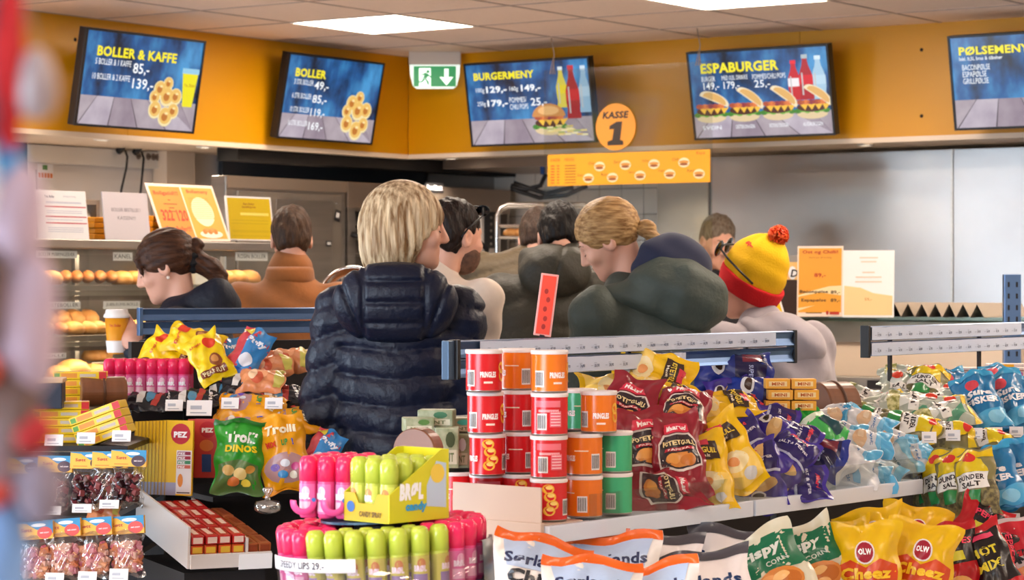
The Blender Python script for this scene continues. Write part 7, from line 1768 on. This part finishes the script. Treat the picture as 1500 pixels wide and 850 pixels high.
for j in range(4):
    for i in range(6):
        for l in range(2 if i < 4 else 1):
            kk = 0 if i < 4 else 1
            if l == 0 and i < 4 and j == 0: kk = 2
            o = bpy.data.objects.new('candy_bar', BARS[kk]); COL.objects.link(o)
            o.matrix_world = TM @ T(-hw + .022 + i * .0365, .054 + j * .11, .0005 + l * .0255) @ rot('Z', random.uniform(-.04, .04))
            tag(o, ('shiny red candy bar in the white tray', 'brown candy bar at the right of the white tray', 'red and yellow candy bar at the front of the white tray')[kk] + ', %s row, %s column%s' % (('front', 'second', 'third', 'rear')[j], ORD[i], ('', ', on top')[l]), 'candy bar', ('red candy bars', 'brown candy bars', 'red and yellow candy bars')[kk])
            n += 1
e = empty('clear_wrapper', T(at(392, 752, 6.3))); tag(e, 'crumpled clear wrapper knot behind the candy tray', 'wrapper')
b = MB(); b.lathe([(.02, 0), (.034, .008), (.036, .02), (.03, .03), (.008, .034), (.006, .045), (.016, .06), (.012, .066)], 14, pane_mat('knot_film', '#e6dfd8', .3)); b.build('film_knot', e)

# wafer packs at far left
wfm = mat('wafer_yellow', '#ebc514', rough=.35)
def wafer_mesh():
    b = MB(); b.box(-.075, .075, -.03, .03, 0, .0215, wfm, bev=.002); f = lambda u, v, l=1: (u * .075, -.03 - .0004 * l, v * .0215)
    b.flat(rect(.72, .05, .99, .95), ink('#c8202a'), f); b.flat(rect(-.7, .2, -.1, .8), ink('#e0902a'), f); b.flat(rect(-.95, .2, -.75, .8), ink('#5a9a34'), f); b.flat(rect(0, .3, .6, .7), ink('#c8b8a8'), f)
    g = lambda u, v: (u * .075, v * .03, .0219); b.flat(rect(.72, -.9, .98, .9), ink('#c8202a'), g); b.flat(rect(-.9, -.8, -.6, .8), ink('#4f9a3c'), g); b.flat(ellip(0, 0, .4, .5, 14), ink('#e0a04a'), g); b.text('KEKS', ink('#b8281c'), lambda x, y: (x * .075, y * .03, .0223), 0, -.3, .6, .7, .06, 0, True)
    return b.mesh('wafer_pack')
WF = wafer_mesh(); wn = 0
lay = ('lowest', 'second', 'third', 'fourth', 'fifth', 'topmost', 'seventh')
wafer_tray = MB(); P = at(120, 652, 6.75)
for (x, y, Y, n_, rz, ry, nm) in ((90, 648, 6.7, 5, .12, 0, 'level stack'), (158, 645, 6.6, 4, -.2, -.35, 'tilted stack'), (118, 590, 7.0, 4, .1, 0, 'rear stack'), (20, 648, 6.7, 5, .1, 0, 'leftmost stack')):
    for i in range(n_):
        P = at(x, y, Y); o = bpy.data.objects.new('wafer_pack', WF); COL.objects.link(o)
        o.matrix_world = T(P) @ rot('Z', rz) @ rot('Y', ry) @ T(0, 0, .0225 * i) @ rot('Z', .05 * math.sin(i * 2.1)); tag(o, '%s yellow wafer pack of the %s' % (lay[i], nm), 'wafer pack', 'yellow wafer packs')
e = empty('dark_box', T(at(66, 580, 6.6)) @ rot('Z', .1)); tag(e, 'dark navy box end between the wafer packs', 'box')
b = MB(); b.box(-.055, .045, 0, .12, -.036, .034, mat('navy_box', '#1a2338', rough=.4), bev=.003); b.build('carton', e); b = MB(); b.box(-.058, .048, -.004, .125, .034, .046, mat('box_lid', '#c8a888', rough=.5), bev=.003); b.build('lid', e)
gl = empty('display_shelf', T(at(110, 0, 6.6).x, 6.62, 0) @ rot('Z', -.03)); tag(gl, 'display shelf at the far left with wafers and sweet bags', 'shelf')
bpy.context.view_layer.update()
for y, d in ((652, 6.6), (754, 6.35), (848, 6.1)):
    z_ = at(0, y, d).z; b = MB(); b.box(-.32, .15, d - 6.62 - .04, .5, z_ - .014, z_, dark); b.build('shelf_board', gl)
b = MB(); b.box(-.32, .15, .5, .53, .05, .95, dark); b.build('back_panel', gl); b = MB(); b.box(-.32, .15, -.3, .5, 0, .08, dark); b.build('plinth', gl)
tags(gl, [(25, 651, 6.52), (79, 645, 6.52), (126, 642, 6.52), (178, 639, 6.48)], .05, .03); tags(gl, [(120, 745, 6.2), (160, 739, 6.2), (75, 748, 6.2)], .05, .022); tags(gl, [(128, 846, 5.95), (174, 842, 5.95), (80, 848, 5.95)], .046, .028)
for i, (x, y) in enumerate(((32, 710), (80, 708), (128, 703), (160, 702), (188, 700))):
    bag('dark_sweet_bag', 'sweet_bag', x, y, 6.3 - .02 * i, ('dark red sweet bag leftmost in the upper hanging row', 'dark red sweet bag second in the upper hanging row', 'dark red sweet bag in the middle of the upper hanging row', 'dark red sweet bag half covered in the upper hanging row', 'dark red sweet bag at the right of the upper hanging row')[i], 0, 8, -12, .82, 'sweet bag', 'dark sweet bags with cards', i)
for i, (x, y) in enumerate(((52, 808), (92, 804), (138, 802), (185, 800))):
    bag('pink_sweet_bag', 'sweet_bag', x, y, 6.0, ('pink sweet bag leftmost in the lower hanging row', 'pink sweet bag second in the lower hanging row', 'pink sweet bag third in the lower hanging row', 'pink sweet bag at the right of the lower hanging row')[i], -5, 8, -12, .85, 'sweet bag', 'pink sweet bags with cards', i)
bag('clear_candy', 'sweet_bag', 152, 750, 6.3, 'small pale sweet bag lying between the two hanging rows', 80, 50, 0, .55, 'sweet bag')

# ------------------------------------------------------------------ blurred hanging goods right in front of the camera at left
Yn = .85; KN = Yn / 1.55
st = empty('hanging_stand', T(at(-60, 0, Yn).x, Yn, 0)); tag(st, 'grey pole stand close to the camera at the left edge', 'stand')
b = MB(); b.cyl(.008, .03, 2.0, 14, steel_dull); b.build('pole', st)
b = MB(); b.cyl(.16, 0, .03, 30, dark, None, .004); b.build('foot', st)
def near_obj(name, x, y, Y, label, cat, fn): 
    e = empty(name, T(at(x, y, Y))); tag(e, label, cat); fn(e); return e
def soft(e, parts):
    for n, c, r, m in parts:
        c = tuple(x * KN for x in c); r = tuple(x * KN for x in r)
        obj_sdf(n, lambda P: ell(P, (0, 0, 0), r) + .0012 * np.sin(P[:, 0] * 180 + P[:, 2] * 120), tuple(-x - .008 for x in r), tuple(x + .008 for x in r), max(r) / 9, m, e).location = c
pl_red = mat('plush_red', '#c81820', rough=.8, sheen=.3); pl_white = mat('plush_white', '#bfa8b8', rough=.85, sheen=.2); pl_brown = mat('plush_brown', '#6e5650', rough=.85); pl_blue = mat('plush_blue', '#7fa6dc', rough=.7); pl_cyan = mat('foil_blue', '#2a9ae0', rough=.3)
near_obj('red_ribbon_toy', 4, 75, Yn, 'blurred red and grey hanging item at the top left', 'toy', lambda e: soft(e, [('red_loop', (.004, 0, .0), (.013, .012, .05), pl_red), ('grey_core', (-.012, -.004, -.01), (.012, .012, .06), mat('plush_grey', '#6a5a78', rough=.8)), ('red_tail', (.004, 0, -.042), (.008, .008, .03), pl_red)]))
def blob(e):
    b = MB(); b.M = Matrix.Diagonal((KN * .8, KN * .8, KN * .8, 1)); b.lathe([(0, -.030), (.012, -.026), (.017, -.012), (.016, .004), (.012, .018), (.006, .026), (0, .028)], 20, mat('bauble_clear', '#a8989a', rough=.3)); b.build('bauble', e)
    b = MB(); b.M = Matrix.Diagonal((KN, KN, KN, 1)); b.tube([(0, 0, .026), (-.01, 0, .06)], .001, steel_dull, 6); b.build('thread', e)
near_obj('pale_bauble', 54, 122, Yn, 'blurred pale shiny bauble hanging in front of the yellow fascia', 'bauble', blob)
near_obj('blue_foil_toy', -4, 265, Yn, 'blurred bright blue and white hanging item', 'toy', lambda e: soft(e, [('white_core', (-.008, -.012, 0), (.012, .012, .034), mat('foil_white', '#f2f8ff', rough=.3)), ('blue_shell', (.0, .0, .0), (.019, .012, .042), pl_cyan)]))
near_obj('white_plush', 18, 420, Yn, 'blurred tall white and brown soft toy at the left edge', 'soft toy', lambda e: soft(e, [('head', (.003, 0, .045), (.020, .018, .036), pl_white), ('body', (.010, 0, -.022), (.021, .018, .046), pl_white), ('brown_patch', (-.013, -.014, -.005), (.012, .014, .036), pl_brown), ('leg', (.006, -.002, -.078), (.015, .016, .030), pl_brown), ('red_nose', (-.010, -.020, -.050), (.007, .007, .010), mat('nose_orange', '#f05a3c', rough=.5))]))
near_obj('red_boots_toy', 16, 615, Yn, 'blurred red and brown soft piece below the white toy', 'soft toy', lambda e: soft(e, [('brown_body', (-.004, 0, .02), (.016, .016, .026), pl_brown), ('red_foot', (.014, -.004, -.006), (.016, .014, .014), mat('plush_red2', '#b83034', rough=.8)), ('grey_side', (-.01, 0, -.02), (.016, .016, .03), mat('plush_mauve', '#a8909c', rough=.8))]))
near_obj('grey_tassel', 62, 715, Yn, 'blurred grey tuft in front of the dark sweet bags', 'tassel', lambda e: soft(e, [('tuft', (0, 0, 0), (.016, .014, .022), mat('tuft_grey', '#8f8290', rough=.9))]))
near_obj('blue_plush', -10, 810, Yn, 'blurred pale blue soft toy at the lower left corner', 'soft toy', lambda e: soft(e, [('body', (.0, 0, -.012), (.024, .02, .05), pl_blue), ('red_scarf', (-.006, -.006, .038), (.022, .018, .012), mat('scarf_red', '#e05a50', rough=.8))]))
